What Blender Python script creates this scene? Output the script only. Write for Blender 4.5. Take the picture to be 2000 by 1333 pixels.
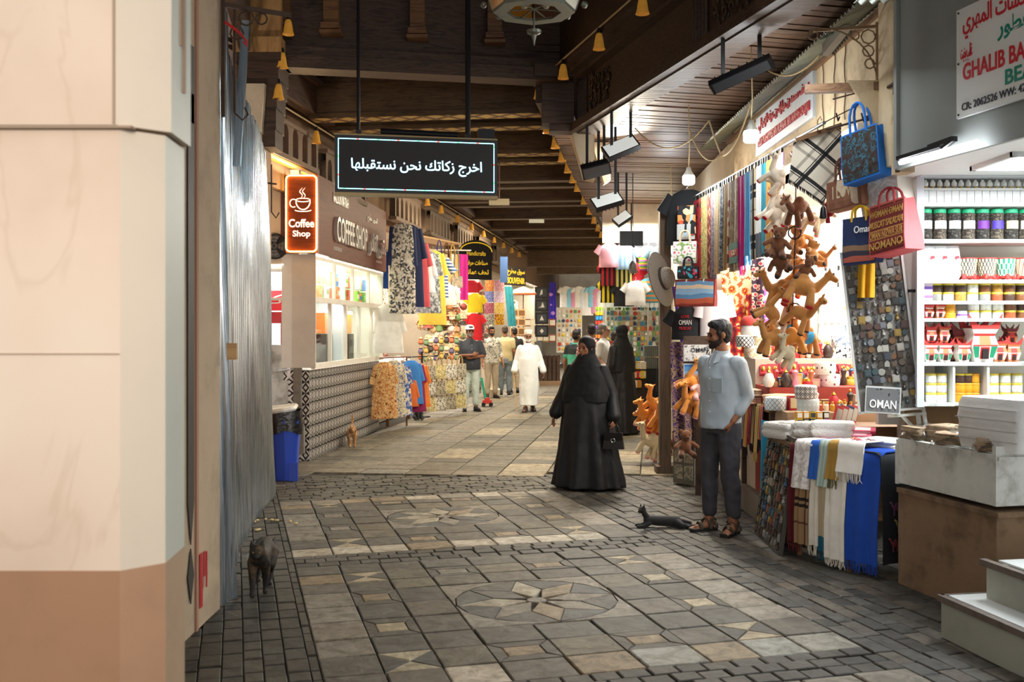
import bpy,math,random
from mathutils import Vector,Matrix,noise as mnoise
random.seed(7)
PI=math.pi
SC=bpy.context.scene
COL=SC.collection
for _o in list(bpy.data.objects):
 bpy.data.objects.remove(_o)

# camera, sky, exposure
F,CXP,HYP,EYE=1944.4,1000.0,645.0,1.66
cam=bpy.data.cameras.new('camera')
cam.sensor_width=36.0
cam.lens=35.0
cam.shift_y=-21.5/2000.0
cam.clip_start,cam.clip_end=0.05,300
cam_o=bpy.data.objects.new('camera',cam)
cam_o.location=(0,0,EYE)
cam_o.rotation_euler=(PI/2,0,0)
cam.dof.use_dof=True
cam.dof.focus_distance=10.0
cam.dof.aperture_fstop=4.0
COL.objects.link(cam_o)
SC.camera=cam_o
SC.view_settings.view_transform='Standard'
SC.view_settings.look='None'
SC.view_settings.gamma=1.0
SC.view_settings.use_curve_mapping=False
SC.view_settings.exposure=0.65
W=bpy.data.worlds.new('sky')
SC.world=W
W.use_nodes=True
W.node_tree.nodes['Background'].inputs[0].default_value=(0.95,0.93,0.92,1)
W.node_tree.nodes['Background'].inputs[1].default_value=0.5
def area_light(name,loc,rot,sx,sy,watts,col=(1,1,1),spread=PI):
 l=bpy.data.lights.new(name,'AREA')
 l.shape='RECTANGLE'
 l.size,l.size_y=sx,sy
 l.energy=watts
 l.color=col
 l.spread=spread
 o=bpy.data.objects.new(name,l)
 o.location=loc
 o.rotation_euler=rot
 COL.objects.link(o)
 return o
def point_light(name,loc,watts,col=(1,1,1),r=0.05):
 l=bpy.data.lights.new(name,'POINT')
 l.energy,l.color,l.shadow_soft_size=watts,col,r
 o=bpy.data.objects.new(name,l)
 o.location=loc
 COL.objects.link(o)
 return o
COOL,WARM,AMBER=(0.9,0.97,1.0),(1.0,0.84,0.6),(1.0,0.72,0.38)
area_light('shop_tube_light',(3.6,6.1,2.66),(0,0,0),1.6,0.5,65,COOL)
area_light('shop_tube_light',(3.2,9.0,3.0),(0,0,0),1.3,2.4,105,(1,0.95,0.88))
area_light('shop_tube_light',(2.6,18.2,3.5),(math.radians(20),0,0),1.6,0.4,150,(1,0.98,0.9))
area_light('shop_tube_light',(-3.3,14.4,2.5),(0,0,0),0.8,3.6,60,(1,0.95,0.84))
area_light('shop_tube_light',(-2.0,19.5,3.2),(0,math.radians(15),math.radians(-8)),0.5,5.5,150,(1,0.95,0.86))
area_light('shop_tube_light',(-1.1,26.5,3.3),(0,math.radians(15),math.radians(-8)),0.5,6.5,170,(1,0.95,0.86))
area_light('shop_tube_light',(0.6,37,3.4),(0,math.radians(15),math.radians(-8)),0.6,9,420,(1,0.95,0.86))
area_light('shop_tube_light',(4.6,33,3.6),(0,math.radians(-15),math.radians(-8)),0.6,12,420,(1,0.95,0.86))
LANE=area_light('flood_light',(1.4,12.8,3.7),(math.radians(-25),math.radians(25),0),0.5,0.9,165,(1,0.9,0.74))
area_light('flood_light',(0.2,17.5,4.0),(0,math.radians(20),0),0.4,3,95,WARM)
area_light('flood_light',(0.4,24.5,4.0),(0,math.radians(20),0),0.4,3,160,WARM)
area_light('flood_light',(1.95,6.7,3.7),(0,math.radians(28),math.radians(-14)),0.3,0.9,14,COOL)
_e=area_light('column_fill',(0.3,-1.6,2.9),(0,0,0),1.2,0.8,17,(1,0.9,0.8),math.radians(75))  # added unseen light behind the camera, brightens the near column
_e.rotation_euler=(Vector((-1.35,2.6,1.75))-_e.location).to_track_quat('-Z','Y').to_euler()

# helpers
def at(px,py,d):
 """the point at distance d seen at (px, py) of the photograph"""
 return Vector(((px-CXP)/F*d,d,EYE-(py-HYP)/F*d))
def gp(px,py,z=0.0):
 d=(EYE-z)*F/(py-HYP)
 return Vector(((px-CXP)/F*d,d,z))
def lin(h):
 h=h.lstrip('#')
 out=[]
 for i in(0,2,4):
  c=int(h[i:i+2],16)/255.0
  out.append(c/12.92 if c<=0.04045 else((c+0.055)/1.055)**2.4)
 return(*out,1.0)
def rnd(a,b):
 return random.uniform(a,b)
ORD=['first','second','third','fourth','fifth','sixth','seventh','eighth','ninth','tenth','eleventh','twelfth','thirteenth','fourteenth','fifteenth','sixteenth','seventeenth','eighteenth','nineteenth','twentieth']
for _t in('twenty','thirty','forty','fifty','sixty'):
 ORD+=[_t+'-'+ORD[k]for k in range(9)]+[{'twenty':'thirtieth','thirty':'fortieth','forty':'fiftieth','fifty':'sixtieth','sixty':'seventieth'}[_t]]
class MB:
 """collects vertices, faces, material slots and uvs for one mesh"""
 def __init__(s):
  s.v,s.f,s.m,s.uv,s.c=[],[],[],[],[]
 def add(s,vs,fs,mi=0,uvs=None,M=None,col=None):
  n=len(s.v)
  s.v+=[tuple(M@Vector(p))if M is not None else tuple(p)for p in vs]
  for k,f in enumerate(fs):
   s.f.append([i+n for i in f])
   s.m.append(mi)
   s.uv.append([uvs[i]for i in f]if uvs else None)
   s.c.append(col)
  return s
 def box(s,c,d,mi=0,M=None,rz=0,taper=(1,1),col=None):
  x,y,z=d[0]/2,d[1]/2,d[2]/2
  R=Matrix.Translation(c)@Matrix.Rotation(rz,4,'Z')
  if M is not None:
   R=M@R
  tx,ty=taper
  vs=[(-x,-y,-z),(x,-y,-z),(x,y,-z),(-x,y,-z),(-x*tx,-y*ty,z),(x*tx,-y*ty,z),(x*tx,y*ty,z),(-x*tx,y*ty,z)]
  return s.add(vs,[(3,2,1,0),(4,5,6,7),(0,1,5,4),(1,2,6,5),(2,3,7,6),(3,0,4,7)],mi,None,R,col)
 def bar(s,a,b,w,h,mi=0,up=(0,0,1)):
  a,b=Vector(a),Vector(b)
  t=(b-a).normalized()
  upv=Vector(up)
  if abs(t.dot(upv))>0.98:
   upv=Vector((0,1,0))
  sx=t.cross(upv).normalized()*w/2
  sz=sx.cross(t).normalized()*h/2
  vs=[a-sx-sz,a+sx-sz,a+sx+sz,a-sx+sz,b-sx-sz,b+sx-sz,b+sx+sz,b-sx+sz]
  return s.add(vs,[(0,1,2,3),(7,6,5,4),(1,0,4,5),(2,1,5,6),(3,2,6,7),(0,3,7,4)],mi)
 def tube(s,pts,r,n=8,mi=0,cap=True,closed=False,M=None):
  pts=[Vector(p)for p in pts]
  k=len(pts)
  rs=r if isinstance(r,(list,tuple))else[r]*k
  vs,fs=[],[]
  prev=None
  for i,p in enumerate(pts):
   a=pts[(i-1)%k]if(closed or i>0)else p
   b=pts[(i+1)%k]if(closed or i<k-1)else p
   t=(b-a)
   t=t.normalized()if t.length>1e-9 else Vector((0,0,1))
   if prev is None:
    u=t.cross(Vector((0,0,1)))
    if u.length<0.05:
     u=t.cross(Vector((0,1,0)))
   else:
    u=prev-t*prev.dot(t)
   u.normalize()
   prev=u
   w=t.cross(u)
   for j in range(n):
    an=2*PI*j/n
    vs.append(p+(u*math.cos(an)+w*math.sin(an))*rs[i])
  for i in range(k if closed else k-1):
   i2=(i+1)%k
   for j in range(n):
    j2=(j+1)%n
    fs.append((i*n+j,i*n+j2,i2*n+j2,i2*n+j))
  if cap and not closed:
   fs.append(tuple(range(n))[::-1])
   fs.append(tuple(range((k-1)*n,k*n)))
  return s.add(vs,fs,mi,None,M)
 def lathe(s,prof,n=20,mi=0,M=None,c=(0,0,0),sx=1,sy=1,cap=True):
  vs,fs,uvs=[],[],[]
  for(r,z)in prof:
   for j in range(n):
    an=2*PI*j/n
    vs.append((c[0]+r*math.cos(an)*sx,c[1]+r*math.sin(an)*sy,c[2]+z))
    uvs.append((j/n,z))
  k=len(prof)
  for i in range(k-1):
   for j in range(n):
    j2=(j+1)%n
    fs.append((i*n+j,i*n+j2,(i+1)*n+j2,(i+1)*n+j))
  if cap:
   fs.append(tuple(range(n))[::-1])
   fs.append(tuple(range((k-1)*n,k*n)))
  b0=len(s.uv)
  s.add(vs,fs,mi,uvs,M)
  for q in range(b0,len(s.uv)):
   l=s.uv[q]
   if len(l)==4 and max(x[0]for x in l)-min(x[0]for x in l)>0.5:
    s.uv[q]=[(x[0]if x[0]>0.5 else x[0]+1,x[1])for x in l]
  return s
 def ball(s,c,r,n=12,mi=0,M=None):
  if not isinstance(r,(tuple,list)):
   r=(r,r,r)
  m=max(4,n//2)
  vs,fs=[],[]
  for i in range(1,m):
   ph=PI*i/m
   for j in range(n):
    an=2*PI*j/n
    vs.append((c[0]+r[0]*math.sin(ph)*math.cos(an),c[1]+r[1]*math.sin(ph)*math.sin(an),c[2]+r[2]*math.cos(ph)))
  for i in range(m-2):
   for j in range(n):
    j2=(j+1)%n
    fs.append((i*n+j,(i+1)*n+j,(i+1)*n+j2,i*n+j2))
  T,B=len(vs),len(vs)+1
  vs+=[(c[0],c[1],c[2]+r[2]),(c[0],c[1],c[2]-r[2])]
  for j in range(n):
   j2=(j+1)%n
   fs.append((T,j,j2))
   fs.append((B,(m-2)*n+j2,(m-2)*n+j))
  return s.add(vs,fs,mi,None,M)
 def cap(s,a,b,ra,rb,n=12,mi=0):
  """a tapered capsule"""
  a,b=Vector(a),Vector(b)
  t=(b-a).normalized()if(b-a).length>1e-6 else Vector((0,0,1))
  pts,rs=[],[]
  for q in(80,55,28):
   q=math.radians(q)
   pts.append(a-t*ra*math.sin(q));rs.append(ra*math.cos(q))
  pts+=[a,b];rs+=[ra,rb]
  for q in(28,55,80):
   q=math.radians(q)
   pts.append(b+t*rb*math.sin(q));rs.append(rb*math.cos(q))
  return s.tube(pts,rs,n,mi)
 def chain(s,pts,rs,n=12,mi=0):
  for i in range(len(pts)-1):
   s.cap(pts[i],pts[i+1],rs[i],rs[i+1],n,mi)
  return s
 def loft(s,rings,n=24,mi=0,fold=0,amp=0,M=None,ph=0,cap=True):
  """rings: (cx, cy, z, rx, ry[, fold amplitude]); a closed body of elliptical sections, uv in metres from the front"""
  vs,fs,uvs=[],[],[]
  for R in rings:
   cx,cy,z,rx,ry=R[:5]
   am=R[5]if len(R)>5 else amp
   for j in range(n):
    an=2*PI*j/n
    k=1+am*math.sin(fold*an+ph+1.3*math.sin(2*an))if fold else 1
    x,y=cx+rx*k*math.cos(an),cy+ry*k*math.sin(an)
    vs.append((x,y,z));uvs.append((x,z))
  k=len(rings)
  for i in range(k-1):
   for j in range(n):
    j2=(j+1)%n
    fs.append((i*n+j,i*n+j2,(i+1)*n+j2,(i+1)*n+j))
  if cap:
   fs.append(tuple(range(n))[::-1])
   fs.append(tuple(range((k-1)*n,k*n)))
  return s.add(vs,fs,mi,uvs,M)
 def sheet(s,fn,nu,nv,th=0.006,mi=0,us=1.0,vs_=1.0,M=None,mi2=None):
  """a closed cloth shell around the surface fn(u, v); uv = (u * us, v * vs_)"""
  P=[[Vector(fn(i/nu,j/nv))for j in range(nv+1)]for i in range(nu+1)]
  top,bot,uvs=[],[],[]
  for i in range(nu+1):
   for j in range(nv+1):
    du=P[min(i+1,nu)][j]-P[max(i-1,0)][j]
    dv=P[i][min(j+1,nv)]-P[i][max(j-1,0)]
    nn=du.cross(dv)
    nn=nn.normalized()if nn.length>1e-10 else Vector((0,0,1))
    top.append(P[i][j]+nn*th/2);bot.append(P[i][j]-nn*th/2)
    uvs.append((i/nu*us,j/nv*vs_))
  n=len(top)
  ix=lambda i,j:i*(nv+1)+j
  ft,fb,fe=[],[],[]
  for i in range(nu):
   for j in range(nv):
    q=(ix(i,j),ix(i+1,j),ix(i+1,j+1),ix(i,j+1))
    ft.append(q);fb.append(tuple(a+n for a in q[::-1]))
  for i in range(nu):
   fe.append((ix(i+1,0),ix(i,0),ix(i,0)+n,ix(i+1,0)+n))
   fe.append((ix(i,nv),ix(i+1,nv),ix(i+1,nv)+n,ix(i,nv)+n))
  for j in range(nv):
   fe.append((ix(0,j),ix(0,j+1),ix(0,j+1)+n,ix(0,j)+n))
   fe.append((ix(nu,j+1),ix(nu,j),ix(nu,j)+n,ix(nu,j+1)+n))
  base=len(s.f)
  s.add(top+bot,ft+fb+fe,mi,uvs+uvs,M)
  if mi2 is not None:
   for k in range(base+len(ft),len(s.f)):
    s.m[k]=mi2
  return s
 def prism(s,poly,h,mi=0,M=None,z=0):
  n=len(poly)
  vs=[(p[0],p[1],z)for p in poly]+[(p[0],p[1],z+h)for p in poly]
  fs=[tuple(range(n))[::-1],tuple(range(n,2*n))]+[(i,(i+1)%n,n+(i+1)%n,n+i)for i in range(n)]
  uvs=[(p[0],p[1])for p in poly]*2
  return s.add(vs,fs,mi,uvs,M)
 def mesh(s,name,mats,smooth=40):
  me=bpy.data.meshes.new(name)
  me.from_pydata(s.v,[],s.f)
  for m in(mats if isinstance(mats,(list,tuple))else[mats]):
   me.materials.append(m)
  if me.polygons:
   me.polygons.foreach_set('material_index',s.m)
   if any(u is not None for u in s.uv):
    L=me.uv_layers.new(name='UVMap')
    flat=[]
    for f,u in zip(s.f,s.uv):
     for k in range(len(f)):
      flat+=list(u[k])if u else[0.0,0.0]
    L.data.foreach_set('uv',flat)
   if any(c is not None for c in s.c):
    A=me.color_attributes.new('Col','FLOAT_COLOR','CORNER')
    flat=[]
    for f,c in zip(s.f,s.c):
     flat+=list(c or(1,1,1,1))*len(f)
    A.data.foreach_set('color',flat)
   if smooth:
    me.polygons.foreach_set('use_smooth',[True]*len(me.polygons))
    me.update()
    if smooth<180:
     me.set_sharp_from_angle(angle=math.radians(smooth))
  me.update()
  return me
def obj(name,mb,mats,parent=None,smooth=40,loc=None,rot=None):
 me=mb.mesh(name,mats,smooth)if isinstance(mb,MB)else mb
 o=bpy.data.objects.new(name,me)
 COL.objects.link(o)
 if parent is not None:
  o.parent=parent
 if loc is not None:
  o.location=loc
 if rot is not None:
  o.rotation_euler=rot
 return o
def tag(o,label,cat,group=None):
 o['label']=label
 o['category']=cat
 if group:
  o['group']=group
 return o
def thing(name,label,cat,loc=(0,0,0),rz=0,group=None,rot=None):
 o=bpy.data.objects.new(name,None)
 o.empty_display_size=0.05
 COL.objects.link(o)
 o.location=loc
 o.rotation_euler=rot if rot is not None else(0,0,rz)
 return tag(o,label,cat,group)
def struct(name,mb,mats,parent=None,smooth=30,loc=None,rot=None):
 o=obj(name,mb,mats,parent,smooth,loc,rot)
 if parent is None:
  o['kind']='structure'
 return o
def dup(root,label,loc=None,rot=None,scale=None,group=None,mats=None):
 """a copy of a thing and of its parts and sub-parts; mats swaps materials: {old name: new material}"""
 def cp(o,par):
  c=o.copy()
  COL.objects.link(c)
  if par is not None:
   c.parent=par
  if mats and c.type=='MESH' and any(m and m.name in mats for m in c.data.materials):
   c.data=c.data.copy()
   for i,m in enumerate(c.data.materials):
    if m and m.name in mats:
     c.data.materials[i]=mats[m.name]
  for ch in o.children:
   cp(ch,c)
  return c
 r=cp(root,None)
 r['label']=label
 if loc is not None:r.location=loc
 if rot is not None:r.rotation_euler=rot
 if scale is not None:r.scale=(scale,)*3 if not isinstance(scale,(tuple,list))else scale
 if group:r['group']=group
 return r
def fuse(mb,name,mats,voxel=0.01,smooth_it=4,parent=None,fac=0.5,proj_uv=False,disp=None):
 """merge the overlapping pieces of mb into one continuous skin"""
 tmp=bpy.data.objects.new('tmp',mb.mesh('tmp',[],0))
 COL.objects.link(tmp)
 r=tmp.modifiers.new('r','REMESH');r.mode='VOXEL';r.voxel_size=voxel;r.use_smooth_shade=True
 if smooth_it:
  q=tmp.modifiers.new('s','SMOOTH');q.factor=fac;q.iterations=smooth_it
 dg=bpy.context.evaluated_depsgraph_get()
 me=bpy.data.meshes.new_from_object(tmp.evaluated_get(dg))
 me.name=name
 old=tmp.data
 bpy.data.objects.remove(tmp)
 bpy.data.meshes.remove(old)
 if disp:
  me.update()
  ns=[v.normal.copy()for v in me.vertices]
  for v,nn in zip(me.vertices,ns):
   v.co+=nn*disp(v.co)
 for m in(mats if isinstance(mats,(list,tuple))else[mats]):
  me.materials.append(m)
 me.polygons.foreach_set('use_smooth',[True]*len(me.polygons))
 if proj_uv:
  L=me.uv_layers.new(name='UVMap')
  vs=me.vertices
  flat=[]
  for l in me.loops:
   c=vs[l.vertex_index].co
   flat+=[c.x,c.z]
  L.data.foreach_set('uv',flat)
 me.update()
 return obj(name,me,None,parent)

# materials
MC={}
def newmat(name):
 m=bpy.data.materials.new(name)
 m.use_nodes=True
 nt=m.node_tree
 b=nt.nodes['Principled BSDF']
 return m,nt,b
def nd(nt,t,**kw):
 n=nt.nodes.new(t)
 for k,v in kw.items():
  if k.startswith('i_'):
   n.inputs[int(k[2:])].default_value=v
  else:
   setattr(n,k,v)
 return n
def mth(nt,op,a,b=None):
 n=nt.nodes.new('ShaderNodeMath');n.operation=op
 for i,x in enumerate((a,b)):
  if x is None:continue
  if isinstance(x,(int,float)):n.inputs[i].default_value=x
  else:nt.links.new(x,n.inputs[i])
 return n.outputs[0]
def ramp(nt,fac,cols,pos=None,interp='CONSTANT'):
 r=nt.nodes.new('ShaderNodeValToRGB')
 r.color_ramp.interpolation=interp
 e=r.color_ramp.elements
 k=len(cols)
 pos=pos or[i/k for i in range(k)]
 while len(e)<k:e.new(1.0)
 for i in range(k):
  e[i].position=pos[i]
  e[i].color=lin(cols[i])if isinstance(cols[i],str)else cols[i]
 nt.links.new(fac,r.inputs[0])
 return r.outputs[0]
def add_bump(nt,b,h,strength,dist=0.01):
 bp=nd(nt,'ShaderNodeBump')
 bp.inputs['Strength'].default_value=strength
 bp.inputs['Distance'].default_value=dist
 nt.links.new(h,bp.inputs['Height'])
 nt.links.new(bp.outputs[0],b.inputs['Normal'])
def mat(name,col='#808080',rough=0.7,metal=0.0,var=0.0,vs=5.0,bump=0.0,bs=40.0,emit=0.0,alpha=1.0,trans=0.0,vcol=None,sheen=0,stretch=(1,1,1)):
 """plain surface with stains (var) and grain (bump)"""
 if name in MC:return MC[name]
 m,nt,b=newmat(name)
 c=lin(col)
 b.inputs['Base Color'].default_value=c
 b.inputs['Roughness'].default_value=rough
 b.inputs['Metallic'].default_value=metal
 if var or bump:
  tc=nd(nt,'ShaderNodeTexCoord')
  mp=nd(nt,'ShaderNodeMapping')
  mp.inputs['Scale'].default_value=stretch
  nt.links.new(tc.outputs['Object'],mp.inputs[0])
 if var:
  n=nd(nt,'ShaderNodeTexNoise');n.inputs['Scale'].default_value=vs;n.inputs['Detail'].default_value=6;n.inputs['Roughness'].default_value=0.65
  nt.links.new(mp.outputs[0],n.inputs['Vector'])
  d=lin(vcol)if vcol else tuple(x*(1-var)for x in c[:3])+(1,)
  l=tuple(min(1,x*(1+var*0.4))for x in c[:3])+(1,)
  nt.links.new(ramp(nt,n.outputs[0],[d,c,l],[0.32,0.5,0.7],'LINEAR'),b.inputs['Base Color'])
 if bump:
  n=nd(nt,'ShaderNodeTexNoise');n.inputs['Scale'].default_value=bs;n.inputs['Detail'].default_value=5
  nt.links.new(mp.outputs[0],n.inputs['Vector'])
  add_bump(nt,b,n.outputs[0],bump)
 if emit:
  b.inputs['Emission Color'].default_value=c
  b.inputs['Emission Strength'].default_value=emit
 if alpha<1:b.inputs['Alpha'].default_value=alpha
 if trans:b.inputs['Transmission Weight'].default_value=trans
 if sheen:b.inputs['Sheen Weight'].default_value=sheen
 MC[name]=m
 return m
def wood(name,c1,c2,scale=3.0,axis='X',rough=0.6,bump=0.3,stretch=12.0):
 if name in MC:return MC[name]
 m,nt,b=newmat(name)
 tc=nd(nt,'ShaderNodeTexCoord')
 mp=nd(nt,'ShaderNodeMapping')
 s=[stretch]*3
 s['XYZ'.index(axis)]=1.0
 mp.inputs['Scale'].default_value=[x*scale/3 for x in s]
 nt.links.new(tc.outputs['Object'],mp.inputs[0])
 n=nd(nt,'ShaderNodeTexNoise');n.inputs['Scale'].default_value=1.6;n.inputs['Detail'].default_value=5;n.inputs['Distortion'].default_value=1.2
 nt.links.new(mp.outputs[0],n.inputs['Vector'])
 nt.links.new(ramp(nt,n.outputs[0],[c1,c2,c1],[0.3,0.52,0.75],'LINEAR'),b.inputs['Base Color'])
 b.inputs['Roughness'].default_value=rough
 add_bump(nt,b,n.outputs[0],bump,0.02)
 MC[name]=m
 return m
def pat(name,kind,cols,sx=10.0,sy=None,rough=0.85,bump=0.12,rot=0.0,pos=None,dist=0.0,coord='UV',metal=0):
 """woven, printed or tiled pattern on uv metres"""
 if name in MC:return MC[name]
 sy=sy or sx
 m,nt,b=newmat(name)
 tc=nd(nt,'ShaderNodeTexCoord')
 mp=nd(nt,'ShaderNodeMapping')
 mp.inputs['Scale'].default_value=(sx,sy,sx)
 mp.inputs['Rotation'].default_value=(0,0,rot)
 nt.links.new(tc.outputs[coord],mp.inputs[0])
 v=mp.outputs[0]
 if dist:
  nz=nd(nt,'ShaderNodeTexNoise');nz.inputs['Scale'].default_value=1.5
  nt.links.new(v,nz.inputs['Vector'])
  ad=nd(nt,'ShaderNodeVectorMath',operation='MULTIPLY_ADD')
  nt.links.new(nz.outputs['Color'],ad.inputs[0]);ad.inputs[1].default_value=(dist,)*3
  nt.links.new(v,ad.inputs[2]);v=ad.outputs[0]
 sep=nd(nt,'ShaderNodeSeparateXYZ')
 nt.links.new(v,sep.inputs[0])
 U,V=sep.outputs[0],sep.outputs[1]
 fr=lambda x:mth(nt,'FRACT',x)
 tri=lambda x:mth(nt,'ABSOLUTE',mth(nt,'SUBTRACT',fr(x),0.5))
 if kind=='noise':
  n=nd(nt,'ShaderNodeTexNoise');n.inputs['Scale'].default_value=1.0;n.inputs['Detail'].default_value=3;n.inputs['Distortion'].default_value=1.5
  nt.links.new(v,n.inputs['Vector'])
  k=len(cols)
  c=ramp(nt,n.outputs[0],cols,pos or[0.0]+[0.36+0.3*i/max(1,k-2)for i in range(k-1)])
 elif kind in('cells','dots','flower'):
  n=nd(nt,'ShaderNodeTexVoronoi');n.inputs['Scale'].default_value=1.0
  n.inputs['Randomness'].default_value=0.55 if kind=='flower' else 0.9
  nt.links.new(v,n.inputs['Vector'])
  if kind=='cells':
   s2=nd(nt,'ShaderNodeSeparateXYZ');nt.links.new(n.outputs['Color'],s2.inputs[0])
   c=ramp(nt,s2.outputs[0],cols,pos)
  elif kind=='dots':
   c=ramp(nt,n.outputs['Distance'],cols[::-1],pos or[0,0.34]+[0.5+0.1*i for i in range(len(cols)-2)])
  else:
   wv=mth(nt,'ADD',n.outputs['Distance'],mth(nt,'MULTIPLY',mth(nt,'SINE',mth(nt,'MULTIPLY',mth(nt,'ADD',U,V),22.0)),0.035))
   c=ramp(nt,wv,cols,pos or[0.75*i/len(cols)for i in range(len(cols))])
 elif kind=='v':
  c=ramp(nt,fr(U),cols,pos)
 elif kind=='h':
  c=ramp(nt,fr(V),cols,pos)
 elif kind=='check':
  mx=nd(nt,'ShaderNodeTexChecker');mx.inputs[1].default_value=lin(cols[0]);mx.inputs[2].default_value=lin(cols[1]);mx.inputs[3].default_value=1.0
  nt.links.new(v,mx.inputs[0]);c=mx.outputs[0]
 elif kind=='plaid':
  a=ramp(nt,fr(U),cols,pos);d=ramp(nt,fr(V),cols,pos)
  mx=nd(nt,'ShaderNodeMix',data_type='RGBA',blend_type='MULTIPLY');mx.inputs[0].default_value=1.0
  nt.links.new(a,mx.inputs[6]);nt.links.new(d,mx.inputs[7]);c=mx.outputs[2]
 elif kind=='lattice':
  q=mth(nt,'MINIMUM',tri(mth(nt,'ADD',U,V)),tri(mth(nt,'SUBTRACT',U,V)))
  c=ramp(nt,q,cols,pos or[0.5*i/len(cols)for i in range(len(cols))])
 elif kind=='tile':
  a,d=tri(U),tri(V)
  r=mth(nt,'SQRT',mth(nt,'ADD',mth(nt,'MULTIPLY',a,a),mth(nt,'MULTIPLY',d,d)))
  w=mth(nt,'SINE',mth(nt,'MULTIPLY',mth(nt,'SUBTRACT',r,mth(nt,'MULTIPLY',mth(nt,'MINIMUM',a,d),1.1)),20.0))
  c=ramp(nt,mth(nt,'ADD',mth(nt,'MULTIPLY',w,0.5),0.5),cols,pos)
 elif kind=='brick':
  n=nd(nt,'ShaderNodeTexBrick');n.inputs[1].default_value=lin(cols[0]);n.inputs[2].default_value=lin(cols[1]);n.inputs[3].default_value=lin(cols[2])
  n.inputs['Scale'].default_value=1.0;n.inputs['Mortar Size'].default_value=0.02
  nt.links.new(v,n.inputs[0]);c=n.outputs[0]
 nt.links.new(c,b.inputs['Base Color'])
 b.inputs['Roughness'].default_value=rough
 b.inputs['Metallic'].default_value=metal
 if bump:
  n=nd(nt,'ShaderNodeTexNoise');n.inputs['Scale'].default_value=7;n.inputs['Detail'].default_value=3
  t2=nd(nt,'ShaderNodeTexCoord');nt.links.new(t2.outputs['Object'],n.inputs['Vector'])
  add_bump(nt,b,n.outputs[0],bump,0.05)
 MC[name]=m
 return m
def fab(col):
 return mat('cloth '+col,col,0.85,var=0.12,vs=9,bump=0.12,bs=14)

# lettering
_AR={}
_cp=0xFE80
for _ch,_n in[('ء',1),('آ',2),('أ',2),('ؤ',2),('إ',2),('ئ',4),('ا',2),('ب',4),('ة',2),('ت',4),('ث',4),('ج',4),('ح',4),('خ',4),('د',2),('ذ',2),('ر',2),('ز',2),('س',4),('ش',4),('ص',4),('ض',4),('ط',4),('ظ',4),('ع',4),('غ',4),('ف',4),('ق',4),('ك',4),('ل',4),('م',4),('ن',4),('ه',4),('و',2),('ى',2),('ي',4)]:
 _AR[_ch]=(_cp,_n)
 _cp+=_n
def arabic(s):
 out=[]
 for i,ch in enumerate(s):
  if ch not in _AR:
   out.append(ch);continue
  cp,n=_AR[ch]
  pre=i>0 and s[i-1]in _AR and _AR[s[i-1]][1]==4
  post=i+1<len(s)and s[i+1]in _AR and n==4 and _AR[s[i+1]][1]>1
  out.append(chr(cp+(3 if pre and post else 2 if post else 1 if pre and n>1 else 0)))
 return ''.join(out[::-1])
def lettering(s,m,parent,loc,w=None,h=None,rot=(PI/2,0,0),depth=0.004,name='lettering',bold=0.0,align='C'):
 """raised letters on a sign; w and h are the outer size of the line"""
 c=bpy.data.curves.new('tmp','FONT')
 c.body=arabic(s)if any(ch in _AR for ch in s)else s
 c.offset=bold
 c.resolution_u=3
 o=bpy.data.objects.new('tmp',c)
 COL.objects.link(o)
 dg=bpy.context.evaluated_depsgraph_get()
 me=bpy.data.meshes.new_from_object(o.evaluated_get(dg))
 bpy.data.objects.remove(o)
 xs=[v.co.x for v in me.vertices];ys=[v.co.y for v in me.vertices]
 x0,x1,y0,y1=min(xs),max(xs),min(ys),max(ys)
 kx=w/(x1-x0)if w else None
 ky=h/(y1-y0)if h else None
 kx=kx or ky;ky=ky or kx
 ax=(x0+x1)/2 if align=='C' else(x0 if align=='L' else x1)
 b=MB()
 n=len(me.vertices)
 vs=[((v.co.x-ax)*kx,(v.co.y-(y0+y1)/2)*ky,depth)for v in me.vertices]+[((v.co.x-ax)*kx,(v.co.y-(y0+y1)/2)*ky,-0.001)for v in me.vertices]
 fs=[tuple(p.vertices)for p in me.polygons]
 ed={}
 for p in me.polygons:
  l=list(p.vertices)
  for i in range(len(l)):
   a,q=l[i],l[(i+1)%len(l)]
   if(q,a)in ed:del ed[(q,a)]
   else:ed[(a,q)]=1
 fs+=[(a,a+n,q+n,q)for(a,q)in ed]
 b.add(vs,fs)
 bpy.data.meshes.remove(me)
 return obj(name,b,m,parent,0,loc,rot)

# materials of the place
WOOD_D=wood('dark carved wood','#2c1d13','#4d3726',3,'X',0.55)
WOOD_DY=wood('dark beam wood','#2b1c12','#4d3423',3,'Y',0.5)
WOOD_M=wood('brown wood','#5a3a22','#7d5836',3,'X',0.5)
WOOD_L=wood('pale wood','#a8855a','#c9a676',3,'X',0.6)
PLASTER=mat('cream plaster','#d9c6a8',0.85,var=0.18,vs=2.5,bump=0.25,bs=18)
PLASTER_G=mat('stained plaster','#c8b391',0.9,var=0.4,vs=2.2,bump=0.4,bs=12,vcol='#8d7655')
STEEL=mat('galvanised steel','#b9c3ca',0.24,0.93,var=0.5,vs=32,bump=0.25,bs=14,stretch=(1,1,0.06))
BLACKM=mat('black metal','#17171a',0.45,0.3)
CHROME=mat('chrome','#d8dadc',0.2,1.0)
WHITE=mat('white paint','#e6e4de',0.5,var=0.06,vs=4)
WHITE_D=mat('dirty white paint','#d2d2ca',0.6,var=0.35,vs=3.5,bump=0.1,vcol='#8f8c80')
IRON=mat('rusty iron','#4a382c',0.7,0.3,var=0.4,vs=12)
BLACK=mat('black plastic','#141416',0.4)
ROPE=mat('flex cord','#b09a72',0.8)
GLASS=None
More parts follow.
